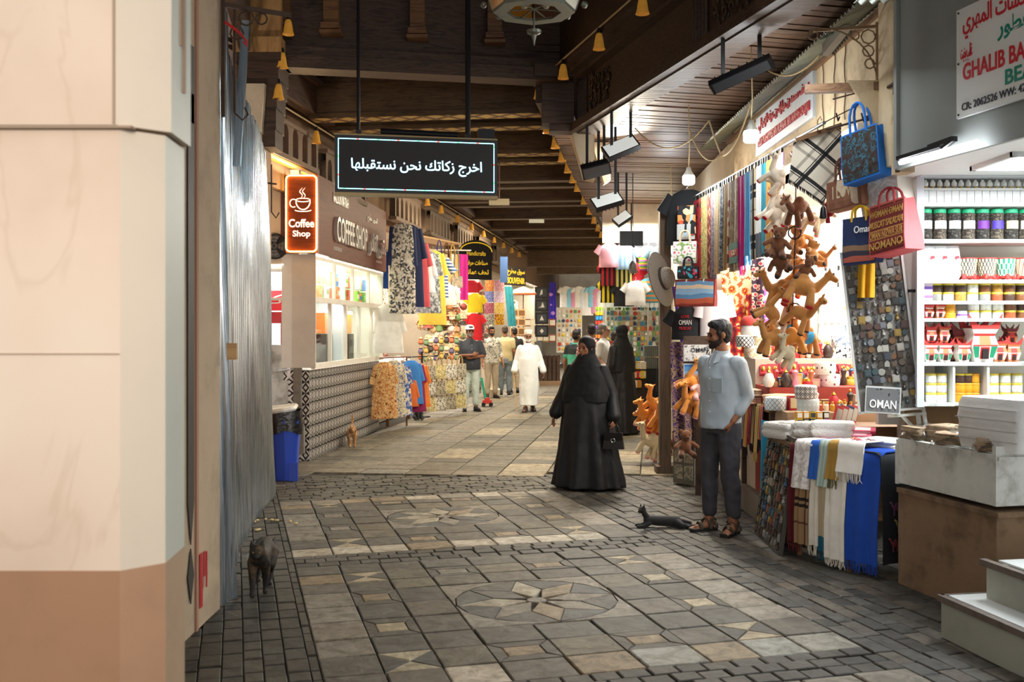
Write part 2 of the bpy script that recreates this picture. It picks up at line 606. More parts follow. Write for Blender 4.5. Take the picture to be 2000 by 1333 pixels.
def glass(name,tint='#ffffff',rough=0.02):
 if name in MC:return MC[name]
 m,nt,b=newmat(name)
 g=nd(nt,'ShaderNodeBsdfGlossy');g.inputs['Roughness'].default_value=rough
 t=nd(nt,'ShaderNodeBsdfTransparent');t.inputs[0].default_value=lin(tint)
 fr=nd(nt,'ShaderNodeFresnel');fr.inputs[0].default_value=1.4
 mx=nd(nt,'ShaderNodeMixShader')
 nt.links.new(mth(nt,'MULTIPLY',fr.outputs[0],0.3),mx.inputs[0]);nt.links.new(t.outputs[0],mx.inputs[1]);nt.links.new(g.outputs[0],mx.inputs[2])
 nt.links.new(mx.outputs[0],nt.nodes['Material Output'].inputs[0])
 MC[name]=m
 return m
PANE=glass('clear pane','#f4faf8')
BAGFILM=glass('plastic film','#e8eaea',0.15)

# floor
ANG=math.radians(15.5)
FO=Vector((-1.315,7.35))
E1,E2=Vector((math.cos(ANG),math.sin(ANG))),Vector((-math.sin(ANG),math.cos(ANG)))
ANG2=math.radians(-8)
G1,G2=Vector((math.cos(ANG2),math.sin(ANG2))),Vector((-math.sin(ANG2),math.cos(ANG2)))
flo=MB()
def shade(h,k=0.12):
 c=lin(h)
 q=1+rnd(-k,k)
 w=rnd(-0.04,0.04)
 return(c[0]*q*(1+w),c[1]*q,c[2]*q*(1-w),1)
def paver(poly,col,gap=0.005,hj=0.003,fr=(FO,E1,E2)):
 o,a,b=fr
 P=[o+a*p[0]+b*p[1]for p in poly]
 c=sum(P,Vector((0,0)))/len(P)
 h=rnd(-hj,hj)
 tx,ty=rnd(-0.012,0.012)*hj/0.003,rnd(-0.012,0.012)*hj/0.003
 rings=[]
 for(ins,z)in((gap,-0.03),(gap,h-0.005),(gap+0.006,h)):
  r=[]
  for p in P:
   d=(p-c);L=d.length
   q=c+d*max(0.2,(L-ins*1.35)/L)
   r.append((q.x,q.y,z+(tx*(q.x-c.x)+ty*(q.y-c.y)if z>-0.02 else 0)))
  rings+=r
 n=len(P)
 fs=[tuple(range(2*n,3*n))]
 for k in(0,n):
  fs+=[(k+i,k+(i+1)%n,k+n+(i+1)%n,k+n+i)for i in range(n)]
 flo.add(rings,fs,0,None,None,col)
def rect(a0,a1,b0,b1):
 return[(a0,b0),(a1,b0),(a1,b1),(a0,b1)]
DK,MD,LT,WT,TN,CB='#605c54','#6d675d','#958d80','#c9c0b0','#a08c70','#4b4842'
AE=[-0.3,0.0,0.285,0.57,1.6,1.885,2.17,2.475]
def star(a0,a1,b0,b1):
 ca,cb,ra,rb=(a0+a1)/2,(b0+b1)/2,(a1-a0)/2,(b1-b0)/2
 el=lambda t,k=1.0:(ca+ra*k*math.cos(t),cb+rb*k*math.sin(t))
 lts=[LT,'#b3aa96',TN]
 dks=['#66645f','#5d5d5b','#6f6a60']
 cor=[(a1,b1),(a0,b1),(a0,b0),(a1,b0)]
 for q in range(4):
  arc=[el(PI/2*q+PI/2*k/5,0.99)for k in range(6)]
  paver([cor[q]]+arc[::-1],shade(LT,0.06),0.001,0.001)
 for k in range(8):
  t0,t1=PI/4*k,PI/4*(k+1)
  tm=(t0+t1)/2
  paver([el(t0,0.97),el(tm,0.99),el(t1,0.97),el(tm,0.52)],shade(random.choice(dks),0.08),0.001,0.001)
  paver([el(t0,0.97),el(t0+PI/8,0.52),(ca+ra*0.12*math.cos(t0),cb+rb*0.12*math.sin(t0)),el(t0-PI/8,0.52)],shade(random.choice(lts)if k%2==0 else random.choice(dks+lts),0.08),0.001,0.001)
 paver([el(PI/4*k,0.13)for k in range(8)],shade(LT),0.0005,0.001)
def bowtie(a0,a1,b0,b1):
 c=((a0+a1)/2,(b0+b1)/2)
 q=[(a0,b0),(a1,b0),(a1,b1),(a0,b1)]
 for k in range(4):
  paver([q[k],q[(k+1)%4],c],shade('#b8ab90' if k%2==0 else '#5b5a56',0.05),0.002,0.001)
def accent(a0,a1,b0,b1):
 ia,ib=(a1-a0)*0.2,(b1-b0)*0.25
 paver(rect(a0+ia,a1-ia,b0+ib,b1-ib),shade(random.choice([TN,LT,'#b8ab90']),0.06),0.002,0.001)
 i0,i1,j0,j1=a0+ia,a1-ia,b0+ib,b1-ib
 for p in([(a0,b0),(a1,b0),(i1,j0),(i0,j0)],[(a1,b0),(a1,b1),(i1,j1),(i1,j0)],[(a1,b1),(a0,b1),(i0,j1),(i1,j1)],[(a0,b1),(a0,b0),(i0,j0),(i0,j1)]):
  paver(p,shade(DK),0.002,0.001)
def panel(be,bot,top):
 n=len(be)-1
 for i in range(7):
  for j in range(n):
   a0,a1,b0,b1=AE[i],AE[i+1],be[j],be[j+1]
   ring=min(i,6-i,j,n-1-j)
   if i==3 and j==3:
    star(a0,a1,b0,b1);continue
   la,lb=a1-a0,b1-b0
   na,nb=max(1,round(la/0.33)),max(1,round(lb/0.33))
   for p in range(na):
    for q in range(nb):
     r=(a0+la*p/na,a0+la*(p+1)/na,b0+lb*q/nb,b0+lb*(q+1)/nb)
     if ring==1 and i in(1,5)and j in(1,n-2):bowtie(*r)
     elif ring==1 and(p+q)%2==0 and(na>1 or nb>1):accent(*r)
     elif ring==0:
      c=DK
      if j==0 and bot:c=bot[min(len(bot)-1,i if na==1 else i+p)]
      elif j==n-1 and top:c=top[min(len(top)-1,i+p)]
      elif i==0:c=LT if j in(2,3)else(TN if j==n-2 else MD)
      elif i==6:c=LT if 1<j<n-1 else MD
      paver(rect(*r),shade(c,0.07))
     else:
      paver(rect(*r),shade(random.choice([DK,MD,'#77705f']),0.1))
panel([-2.9,-2.625,-2.34,-2.05,-1.09,-0.84,-0.6,-0.345],[MD,MD,WT,MD,TN,'#a3a39a','#a3a39a','#a3a39a'],None)
panel([0.0,0.25,0.54,0.83,1.73,2.0,2.2,2.42],[WT,'#d6cab6',WT,TN,WT,WT,MD,MD,MD],[LT,LT,TN,TN,WT,LT,LT,MD,MD])
panel([-5.8,-5.5,-5.2,-4.9,-4.0,-3.75,-3.5,-3.24],None,[LT,LT,LT,MD,LT,LT])
def cobbles(a0,a1,b0,b1,wa,wb,cols=(CB,'#57534b','#44423d'),keep=None,fr=(FO,E1,E2),gap=0.004,hj=0.004):
 if wb>wa:
  a=a0
  while a<a1-0.02:
   w=min(wa*rnd(0.9,1.1),a1-a)
   b=b0-rnd(0,wb)
   while b<b1:
    h=wb*rnd(0.75,1.4)
    if keep is None or keep(a+w/2,b+h/2):paver(rect(a,a+w,max(b,b0),min(b+h,b1)),shade(random.choice(cols),0.2),gap,hj,fr)
    b+=h
   a+=w
  return
 b=b0
 row=0
 while b<b1-0.02:
  h=min(wb*rnd(0.93,1.07),b1-b)
  a=a0-(wa*0.5 if row%2 else 0)
  while a<a1-0.01:
   w=wa*rnd(0.9,1.12)
   x0,x1=max(a,a0),min(a+w,a1)
   if x1-x0>0.03 and(keep is None or keep((x0+x1)/2,b+h/2)):
    paver(rect(x0,x1,b,b+h),shade(random.choice(cols),0.16),gap,hj,fr)
   a+=w
  b+=h
  row+=1
def inworld(f):
 return lambda a,b:f(FO+E1*a+E2*b)
cobbles(-0.3,2.475,-0.345,0.0,0.15,0.115)
cobbles(-0.3,2.475,-3.24,-2.9,0.15,0.115)
cobbles(-1.7,-0.3,-4.4,3.9,0.105,0.17,keep=inworld(lambda p:-2.75<p.x and p.y<11.35 and p.x>-1.78-max(0,p.y-5.9)*0.2))
cobbles(2.475,4.6,-4.4,5.0,0.115,0.19,cols=(CB,'#5f5c56','#6b6359','#55534f'),keep=inworld(lambda p:p.x<3.2 and p.y<11.35))
cobbles(-0.3,2.475,2.42,4.6,0.21,0.105,cols=('#5f5b50','#6b6557','#575349'),keep=inworld(lambda p:p.y<11.35))
FO2=Vector((-2.9,11.35))
fr2=(FO2,G1,G2)
row=0
b=-0.35
while b<42:
 h=0.36 if b<16 else 0.75
 a=0.0
 while a<9.5:
  w=h*1.5
  if FO2.y+G1.y*a+G2.y*b>11.3:
   if 0.9<a<1.15 or 4.5<a<4.75:
    c='#8a8375'
   elif row%7==5:
    c='#6e695e'
   elif 1.15<a<4.5:
    q=math.sin(a*3.1)*math.sin(b*2.2)
    c='#a89c84' if q>0.45 else random.choice(['#7f7868','#8c8473','#75705f'])
   else:
    c=random.choice(['#847d6d','#777164','#8e8572'])
   paver(rect(a,a+w,b,b+h),shade(c,0.12),0.006,0.002,fr2)
  a+=w
 b+=h
 row+=1
flo.box((1.0,20,-0.04),(16,50,0.03),1)
fm,nt,bs=newmat('paving stone')
ca=nd(nt,'ShaderNodeVertexColor',layer_name='Col')
tc=nd(nt,'ShaderNodeTexCoord')
n1=nd(nt,'ShaderNodeTexNoise');n1.inputs['Scale'].default_value=9;n1.inputs['Detail'].default_value=8;n1.inputs['Roughness'].default_value=0.7;n1.inputs['Distortion'].default_value=0.8
nt.links.new(tc.outputs['Object'],n1.inputs['Vector'])
mx=nd(nt,'ShaderNodeMix',data_type='RGBA',blend_type='MULTIPLY');mx.inputs[0].default_value=1.0
nt.links.new(ca.outputs[0],mx.inputs[6])
nt.links.new(ramp(nt,n1.outputs[0],['#7d786f','#cfcbc3','#ffffff'],[0.3,0.5,0.72],'LINEAR'),mx.inputs[7])
nt.links.new(mx.outputs[2],bs.inputs['Base Color'])
bs.inputs['Roughness'].default_value=0.6
bs.inputs['Specular IOR Level'].default_value=0.35
add_bump(nt,bs,n1.outputs[0],0.55,0.012)
MORTAR=mat('dark mortar','#3a362f',0.95)
struct('floor',flo,[fm,MORTAR],None,0)

# near column
MARB=MC.get('x')
m,nt,b=newmat('blotched marble')
tc=nd(nt,'ShaderNodeTexCoord')
n1=nd(nt,'ShaderNodeTexNoise');n1.inputs['Scale'].default_value=1.6;n1.inputs['Detail'].default_value=5
nt.links.new(tc.outputs['Object'],n1.inputs['Vector'])
mpv=nd(nt,'ShaderNodeMapping');mpv.inputs['Rotation'].default_value=(0.3,0.6,0);mpv.inputs['Scale'].default_value=(2.2,1,1)
nt.links.new(tc.outputs['Object'],mpv.inputs[0])
n2=nd(nt,'ShaderNodeTexNoise');n2.inputs['Scale'].default_value=1.3;n2.inputs['Detail'].default_value=4;n2.inputs['Distortion'].default_value=1.0
nt.links.new(mpv.outputs[0],n2.inputs['Vector'])
vein=ramp(nt,mth(nt,'ABSOLUTE',mth(nt,'SUBTRACT',n2.outputs[0],0.5)),['#c3b29c','#ffffff'],[0.0,0.022],'LINEAR')
mx=nd(nt,'ShaderNodeMix',data_type='RGBA',blend_type='MULTIPLY');mx.inputs[0].default_value=0.16
nt.links.new(ramp(nt,n1.outputs[0],['#d2bca6','#dfcab5','#e2d2be'],[0.3,0.5,0.7],'LINEAR'),mx.inputs[6]);nt.links.new(vein,mx.inputs[7])
nt.links.new(mx.outputs[2],b.inputs['Base Color']);b.inputs['Roughness'].default_value=0.55
MARB=m
MARB_LIT=mat('marble lit chamfer','#ddd0bd',0.5,var=0.06,vs=2.5)  # same marble on the chamfer, its brighter light put into the colour
MARB_COOL=mat('marble cool lit flank','#cfd3c6',0.5,var=0.07,vs=2.5)  # same marble on the flank, cool lamp light put into the colour
BASEP=mat('brown painted base','#a47c5d',0.7,var=0.1,vs=3)
BASEP_LIT=mat('painted base lit flank','#b79b7d',0.7,var=0.1,vs=3)  # same brown paint on the flank, light put into the colour
def column_ring(z0,z1,grow,mats_,name):
 g=grow
 pl=[(-1.75,2.5-g),(-0.984-g*0.2,2.5-g),(-0.9+g,2.585-g*0.4),(-0.915+g,2.78),(-1.75,2.78)]
 mb=MB()
 n=len(pl)
 vs=[(x,y,z0)for x,y in pl]+[(x,y,z1)for x,y in pl]
 mi=[0,2,1,0,0]
 for i in range(n):
  j=(i+1)%n
  mb.add([vs[i],vs[j],vs[n+j],vs[n+i]],[(0,1,2,3)],mi[i])
 mb.add(vs,[tuple(range(n))[::-1],tuple(range(n,2*n))],0)
 return mb
col=struct('column',column_ring(1.055,2.165,0,None,''),[MARB,MARB_COOL,MARB_LIT],None,0)
struct('column_base',column_ring(0,1.055,0.001,None,''),[BASEP,BASEP_LIT,mat('painted base lit chamfer','#b18a6c',0.7,var=0.1,vs=3)],col,0)  # base chamfer also has the light on it painted into its colour
struct('column_block',column_ring(2.172,3.6,0.018,None,''),[MARB,MARB_COOL,MARB_LIT],col,0)
gr=MB()
gr.box((-0.992,2.481,2.87),(0.006,0.006,1.39));gr.box((-1.4,2.499,1.6),(0.83,0.004,0.003));gr.box((-1.25,2.498,2.168),(0.6,0.03,0.006))
struct('column_joint',gr,mat('grout line','#a5907c',0.9),col,0)
tr=MB()
for(y,z0,z1)in((2.66,2.42,3.0),(2.69,2.3,3.0)):
 tr.bar((-0.886,y,z0),(-0.886,y,z1),0.008,0.004)
struct('column_inlay',tr,mat('brown inlay','#8a7564',0.8),col,0)

# left wall with dark inlay
wl=MB()
wl.box((-2.1,4.35,3.3),(0.72,2.24,6.6))
wl.box((-2.085,5.7,3.3),(0.69,0.46,6.6))
w1=struct('wall_left',wl,mat('wall plaster left','#b5a085',0.9,var=0.25,vs=2,bump=0.35,bs=14),None,0)
il=MB()
Xi=-1.738
for poly in([(5.32,0.23),(5.37,0.0),(5.42,0.23),(5.42,2.70),(5.32,2.70)],[(5.32,2.78),(5.42,2.78),(5.42,2.94),(5.32,2.94)],[(5.37,-0.32),(5.42,-0.17),(5.37,-0.02),(5.32,-0.17)]):
 q=[(y,z+(0.62 if k==0 else 0))for k,(y,z)in enumerate(poly)]
 q=[(y,z+0.5)if poly[0][1]<1 else(y,z)for(y,z)in poly]
 n=len(q)
 il.add([(Xi+0.002,y,z)for y,z in q]+[(Xi+0.008,y,z)for y,z in q],[tuple(range(n)),tuple(range(n,2*n))]+[(i,(i+1)%n,n+(i+1)%n,n+i)for i in range(n)])
struct('trim_inlay',il,mat('dark inlay','#3f3a34',0.6),w1,0)
cr=MB()
cr.box((Xi+0.004,5.475,2.6),(0.012,0.035,5.2))
struct('trim_groove',cr,mat('pink edge','#a9806a',0.9),w1,0)
rd=MB()
for(y,z,w,h)in((5.52,0.42,0.05,0.3),(5.58,0.5,0.03,0.14),(5.62,0.46,0.02,0.2)):
 rd.box((Xi+0.014,y,z-0.15),(0.004,w,h))
tag(obj('paint_splash',rd,mat('red paint','#b3242a',0.6),None,0),'red paint marks low on the beige wall by the dark diamond inlay','paint')
cor=thing('corrugated_fence','tall fence of shiny corrugated steel sheets beside the beige wall','fence',(0,0,0))
def corrugated(p0,p1,z0,zt0,zt1,lean,pitch=0.095,amp=0.02,name='sheet',n=None):
 p0,p1=Vector(p0),Vector(p1)
 L=(p1-p0).length
 e=(p1-p0)/L
 nn=Vector((e.y,-e.x))
 k=n or int(L/pitch*10)
 off=[amp*math.sin(2*PI*(L*i/k)/pitch)for i in range(k+1)]
 jag=[rnd(-0.03,0.03)for _ in range(k//8+2)]
 def fn(u,v):
  i=round(u*k)
  zt=zt0+(zt1-zt0)*u+jag[i//8]
  z=z0+(zt-z0)*v
  q=p0+e*(L*u)+nn*(off[i]+0.012*math.sin(z*2.3+u*9))-nn*lean*v
  q-=e*(0.16*v*u if lean else 0)
  return(q.x,q.y,z)
 b=MB()
 b.sheet(fn,k,14,0.003)
 return obj(name,b,STEEL,cor,60)
corrugated((-1.75,5.95),(-1.70,6.12),0.01,4.2,4.1,0.05,0.085)
corrugated((-1.745,6.13),(-2.03,7.28),0.01,3.9,3.7,0.06)
corrugated((-2.06,7.345),(-2.42,10.1),0.01,3.75,3.45,0.07)
lb=MB()
lb.bar((-1.83,6.62,2.75),(-1.78,6.66,3.73),0.05,0.03)
obj('brace',lb,STEEL,cor,0)
tg=MB();tg.box((-1.708,6.02,1.53),(0.09,0.02,0.1))
obj('wooden_tab',tg,WOOD_L,cor,0)
bw=MB()
bw.box((-3.4,8.6,3.3),(0.2,7.0,6.6));bw.box((-2.75,10.55,2.1),(0.3,0.4,4.2))
struct('wall_behind_fence',bw,mat('rose plaster','#c0a085',0.9,var=0.15,vs=2),None,0)
fw=MB()
fw.box((-3.02,12.72,3.1),(0.62,0.12,1.2));fw.box((-3.3,12.72,1.25),(0.06,0.12,2.5));fw.box((-3.05,12.72,2.44),(0.6,0.13,0.06))
struct('wall_front_left',fw,PLASTER,None,0)
dr=MB()
dr.box((-3.02,12.66,0.74),(0.56,0.05,1.46));dr.box((-3.02,12.63,0.62),(0.36,0.012,0.8));dr.box((-3.02,12.63,1.25),(0.36,0.012,0.25))
for x in(-3.29,-2.765):dr.box((x,12.66,1.95),(0.035,0.05,0.98))
dr.box((-3.02,12.66,2.42),(0.56,0.05,0.04))
door=struct('door_1',dr,WHITE_D,None,0)
g=MB();g.box((-3.02,12.66,1.95),(0.5,0.008,0.92));struct('door_glass',g,PANE,door,0)
h=MB();h.tube([(-2.83,12.62,1.16),(-2.83,12.58,1.16),(-2.95,12.575,1.14)],0.011,8);h.box((-2.83,12.625,1.14),(0.04,0.012,0.16));struct('door_handle',h,CHROME,door)
rc=MB();rc.box((-3.3,13.8,1.3),(0.05,2.2,2.6));rc.box((-2.9,14.6,1.3),(0.9,0.05,2.6))
struct('wall_recess',rc,mat('pale blue wall','#dfe6ec',0.7),None,0)
point_light('door_bulb',(-3.0,13.2,2.35),14,(0.9,0.95,1))

# coffee kiosk
KZ=math.radians(85.1)
KO=Vector((-2.5,12.6,0))
kio=thing('coffee_kiosk','white coffee kiosk with brown fascia and moorish tiled base wall','kiosk',KO,KZ)
TILE=pat('moorish tile','tile',['#15151a','#aaa6a0'],6.67,6.67,0.35,0.05,pos=[0,0.55])
TILE_B=pat('bold moorish tile','tile',['#22222c','#e4e0d8'],7.0,7.0,0.3,0.05,pos=[0,0.52])
TL=4.05
b=MB()
b.add([(0,0.07,0),(TL,0.07,0),(TL,0.07,1.15),(0,0.07,1.15)],[(0,1,2,3)],0,[(0,0),(TL,0),(TL,1.15),(0,1.15)])
b.add([(TL,0.07,0),(TL,0.6,0),(TL,0.6,1.15),(TL,0.07,1.15)],[(0,1,2,3)],0,[(0,0),(0.5,0),(0.5,1.15),(0,1.15)])
b.add([(0,0.07,1.15),(TL,0.07,1.15),(TL,0.6,1.15),(0,0.6,1.15)],[(0,1,2,3)],2)
b.add([(0,0.4,0),(0,0.07,0),(0,0.07,1.15),(0,0.4,1.15)],[(0,1,2,3)],1,[(0,0),(0.33,0),(0.33,1.15),(0,1.15)])
obj('tiled_base',b,[TILE,TILE_B,WHITE],kio,0)
b=MB()
for z in(0.14,0.29,0.44,0.59,0.74,0.89,1.04):
 for k in range(61):
  b.box((0.04+k*0.066,0.067,z),(0.036,0.006,0.014),0)
obj('tile_border',b,mat('black tile dot','#1d1c1f',0.4),kio,0)['kind']='stuff'
b=MB();b.box((-0.02,0.21,0.85),(0.05,0.1,0.66));b.box((-0.035,0.2,0.5),(0.09,0.2,0.04));b.box((-0.03,0.2,0.27),(0.07,0.16,0.34))
obj('drain_post',b,mat('weathered grey','#8b857a',0.8,var=0.3,vs=9),kio,0)
b=MB()
b.box((-0.01,0.2,1.9),(0.02,0.44,1.44))
b.box((0.03,0.02,1.9),(0.06,0.04,1.44));b.box((TL-0.03,0.02,1.9),(0.06,0.04,1.44));b.box((TL-0.01,0.3,1.9),(0.02,0.6,1.44))
for z in(1.2,2.05,2.6):b.box((TL/2,0.02,z),(TL,0.05,0.07))
for k in range(1,5):b.box((TL*k/5,0.02,1.62),(0.06,0.045,0.8))
for k in range(1,4):b.box((TL*k/4,0.02,2.33),(0.05,0.045,0.5))
b.box((TL/2,0.42,2.06),(TL,0.7,0.02));b.box((TL/2+0.4,1.25,1.3),(TL-0.8,0.03,2.6));b.box((TL/2+0.3,0.6,2.63),(TL-0.6,1.25,0.03))
obj('window_frame',b,mat('kiosk white','#e2dccf',0.5,var=0.08,vs=3),kio,0)
b=MB();b.box((TL/2,0.03,1.62),(TL-0.1,0.006,0.78));b.box((TL/2,0.03,2.33),(TL-0.1,0.006,0.48))
obj('window_pane',b,PANE,kio,0)
b=MB();b.box((TL/2,-0.02,3.13),(TL+0.02,0.06,1.0));b.box((TL+0.0,0.3,3.13),(0.03,0.6,1.0));b.box((0.02,0.22,3.13),(0.03,0.44,0.98))
BROWN=wood('brown sign board','#522a19','#653621',2,'X',0.6,0.05)
fas=obj('fascia',b,BROWN,kio,0)
SILV=mat('silver letter','#d8d4cc',0.35,0.4)
lettering('COFFEE SHOP',SILV,fas,(1.62,-0.05,3.02),1.75,0.34,depth=0.05,bold=0.012)
lettering('مقهى القادر',SILV,fas,(3.25,-0.05,2.98),1.15,0.36,depth=0.05,bold=0.012)
lettering('MAZOON MATRAH',SILV,fas,(1.1,-0.05,3.44),0.8,0.14,depth=0.012,bold=0.01)
lettering('المزون مطرح',SILV,fas,(3.0,-0.05,3.38),0.7,0.12,depth=0.012)
lettering('CR: 1327 900 / 2017',SILV,fas,(0.95,-0.05,2.76),0.42,0.05,depth=0.004)
lettering('CR 1327 900',SILV,fas,(3.5,-0.05,2.76),0.4,0.04,depth=0.004)
b=MB();b.box((TL/2,0.02,2.62),(TL-0.1,0.05,0.03))
obj('light_strip',b,mat('strip glow','#fff6dc',0.5,emit=14),fas,0)
_kl=KO+Matrix.Rotation(KZ,3,'Z')@Vector((2.0,0.14,2.57))
area_light('kiosk_tube_light',_kl,(math.radians(35),0,KZ),3.8,0.1,30,(1,0.97,0.9))
_kl=KO+Matrix.Rotation(KZ,3,'Z')@Vector((2.0,0.14,2.0))
area_light('kiosk_tube_light',_kl,(math.radians(35),0,KZ),3.8,0.1,20,(1,0.97,0.9))
def kloc(x,y,z):return KO+Matrix.Rotation(KZ,3,'Z')@Vector((x,y,z))
def pack(name,label,cat,w,d,h,col,loc,rz,group,band=None):
 t=thing(name,label,cat,loc,rz,group)
 b=MB();b.box((0,0,h/2),(w,d,h));obj('carton',b,mat('carton '+col,col,0.5),t,0)
 b=MB();b.box((0,-d/2-0.001,h*0.55),(w*0.9,0.002,h*0.35));obj('wrapper_label',b,mat('carton '+(band or '#f2efe6'),band or '#f2efe6',0.5),t,0)
 return t
cols=[('#4a9a3f','green'),('#d8432c','red'),('#e8d23a','yellow'),('#f0ece0','white'),('#e2822b','orange'),('#3c6fb4','blue'),('#8cc34a','lime'),('#c33a6e','pink')]
cnt={}
for lev,z in enumerate((2.085,2.3)):
 for k in range(22):
  c,cn=cols[(k*3+lev*5+k//5)%8]
  if lev and k%4==3:continue
  cnt[(lev,cn)]=cnt.get((lev,cn),0)+1
  pack('snack_packet',f'{ORD[cnt[(lev, cn)] - 1]} {cn} snack packet along the {"upper" if lev else "lower"} row of the coffee kiosk top window','snack',0.13,0.1,rnd(0.16,0.2),c,kloc(0.2+k*0.172,rnd(0.2,0.3),z),KZ,'snack packets in the kiosk window',cols[(k+2)%8][0])
for k,(c,cn)in enumerate([('#e07a1c','orange'),('#2b211c','black'),('#d6c21a','yellow'),('#e28a1e','amber')]):
 t=thing('drink_dispenser',f'{cn} drink dispenser tank behind the lower kiosk window','drink dispenser',kloc(1.75+k*0.42,0.45,1.2),KZ,'drink dispensers in the kiosk')
 b=MB();b.box((0,0,0.2),(0.32,0.34,0.4));b.box((0,-0.18,0.26),(0.1,0.04,0.1));obj('base',b,BLACK,t,20)
 b=MB();b.box((0,0,0.56),(0.28,0.28,0.3),taper=(0.97,0.97));obj('tank',b,mat('juice '+c,c,0.2),t,20)
 b=MB();b.box((0,0,0.73),(0.3,0.3,0.05));obj('lid',b,WHITE,t,20)
t=thing('drinks_machine','white machine with red top at the back of the coffee kiosk','drinks machine',kloc(2.9,0.95,1.1),KZ)
b=MB();b.box((0,0,0.4),(0.5,0.4,0.8));obj('body',b,WHITE,t,0)
b=MB();b.box((0,0,0.84),(0.54,0.42,0.1),taper=(0.9,0.8));obj('red_top',b,mat('red plastic','#b3202a',0.4),t,0)
for k in range(2):
 t=thing('blue_picture',f'{["narrow", "wide"][k]} blue framed menu card on the back wall of the coffee kiosk','menu',kloc(1.15+k*0.7,1.2,1.75),KZ)
 b=MB();b.box((0,0,0),(0.3-0.04*(1-k),0.02,0.42));obj('frame',b,mat('navy','#22355e',0.5),t,0)
 b=MB();b.box((0,-0.012,0),(0.22,0.006,0.34));obj('card',b,pat('menu print','cells',['#dfe7ee','#7fa0c4','#3b5d92','#c8d6e2'],30),t,0)
for k,z in enumerate((1.62,1.42,1.22)):
 t=thing('snack_shelf_plate',f'{["top", "middle", "bottom"][k]} plate of snacks behind the kiosk window by its corner','plate',kloc(0.35,0.3,z),KZ)
 b=MB();b.lathe([(0.02,0),(0.14,0.01),(0.16,0.03),(0.15,0.032),(0.12,0.015),(0.01,0.012)],16);obj('plate',b,WHITE,t)
 b=MB()
 for q in range(7):b.ball((0.08*math.cos(q*0.9),0.08*math.sin(q*0.9),0.045),0.04,8)
 b.ball((0,0,0.07),0.05,8)
 obj('pastries',b,mat('pastry','#a8703a',0.8),t)['kind']='stuff'
ns=thing('neon_coffee_sign','brown upright coffee sign outlined with glowing yellow neon tube','sign',(-2.63,12.48,3.115))
b=MB();b.box((0,0,0),(0.4,0.08,0.98))
obj('board',b,wood('neon board wood','#6b2c12','#94451d',2,'X',0.35,0.05),ns,0)
b=MB()
pts=[]
w,h,r=0.19,0.475,0.05
for(cx,cz,a0)in((w-r,h-r,0),(-w+r,h-r,90),(-w+r,-h+r,180),(w-r,-h+r,270)):
 for q in range(5):
  an=math.radians(a0+q*22.5)
  pts.append((cx+r*math.cos(an),-0.055,cz+r*math.sin(an)))
b.tube(pts,0.009,6,closed=True)
obj('neon_tube',b,mat('neon glow','#ffc05a',0.5,emit=11),ns)
CREAM=mat('lit cream letter','#fff0d8',0.5,emit=0.9)
lettering('Coffee',CREAM,ns,(0,-0.045,-0.12),0.32,0.105,bold=0.02)
lettering('Shop',CREAM,ns,(0,-0.045,-0.26),0.22,0.1,bold=0.02)
b=MB()
b.loft([(0,0,0.02,0.005,0.004),(0.0,0,0.03,0.035,0.005)],12)
cup=MB()
arc=lambda cx,cz,rx,rz,a0,a1,n=12:[(cx+rx*math.cos(math.radians(a0+(a1-a0)*i/n)),-0.046,cz+rz*math.sin(math.radians(a0+(a1-a0)*i/n)))for i in range(n+1)]
cup.tube(arc(0.02,0.17,0.09,0.022,0,360,20)[:-1],0.006,6,closed=True)
cup.tube(arc(0.02,0.165,0.09,0.115,180,360),[0.003]+[0.008]*11+[0.003],6)
cup.tube(arc(-0.1,0.13,0.045,0.05,60,300),0.007,6)
cup.tube(arc(0.02,0.045,0.1,0.018,180,360),0.007,6)
for dx in(0.0,0.035):
 cup.tube([(dx-0.005+0.018*math.sin(q*1.1),-0.046,0.2+q*0.018)for q in range(8)],[0.002,0.004,0.006,0.007,0.006,0.005,0.003,0.001],6)
obj('cup_emblem',cup,CREAM,ns)
area_light('neon_light',(-2.63,12.35,3.1),(PI/2,0,PI),0.3,0.9,8,AMBER)
bn=thing('litter_bin','blue plastic litter bin lined with black bag beside the tiled kiosk wall','bin',(-2.52,11.1,0),0.12)
b=MB();BL=mat('blue bin plastic','#2446b0',0.4)
def rrect(w,d,r,n=4):
 out=[]
 for(cx,cy,a0)in((w/2-r,d/2-r,0),(-w/2+r,d/2-r,90),(-w/2+r,-d/2+r,180),(w/2-r,-d/2+r,270)):
  for q in range(n+1):
   an=math.radians(a0+90*q/n)
   out.append((cx+r*math.cos(an),cy+r*math.sin(an)))
 return out
def stackring(mb,rings,mi=0):
 n=len(rings[0][0]);vs=[]
 for(pl,z)in rings:vs+=[(x,y,z)for x,y in pl]
 fs=[]
 for k in range(len(rings)-1):
  fs+=[(k*n+i,k*n+(i+1)%n,(k+1)*n+(i+1)%n,(k+1)*n+i)for i in range(n)]
 fs+=[tuple(range(n))[::-1],tuple(range((len(rings)-1)*n,len(rings)*n))]
 mb.add(vs,fs,mi)
stackring(b,[(rrect(0.24,0.28,0.04),0),(rrect(0.27,0.31,0.05),0.3),(rrect(0.32,0.36,0.05),0.62),(rrect(0.33,0.37,0.05),0.66)])
obj('bin_body',b,BL,bn,40)
b=MB();b.box((0.1,-0.15,0.1),(0.09,0.08,0.2));obj('pedal_housing',b,mat('deep blue plastic','#173a9c',0.4),bn,0)
b=MB()
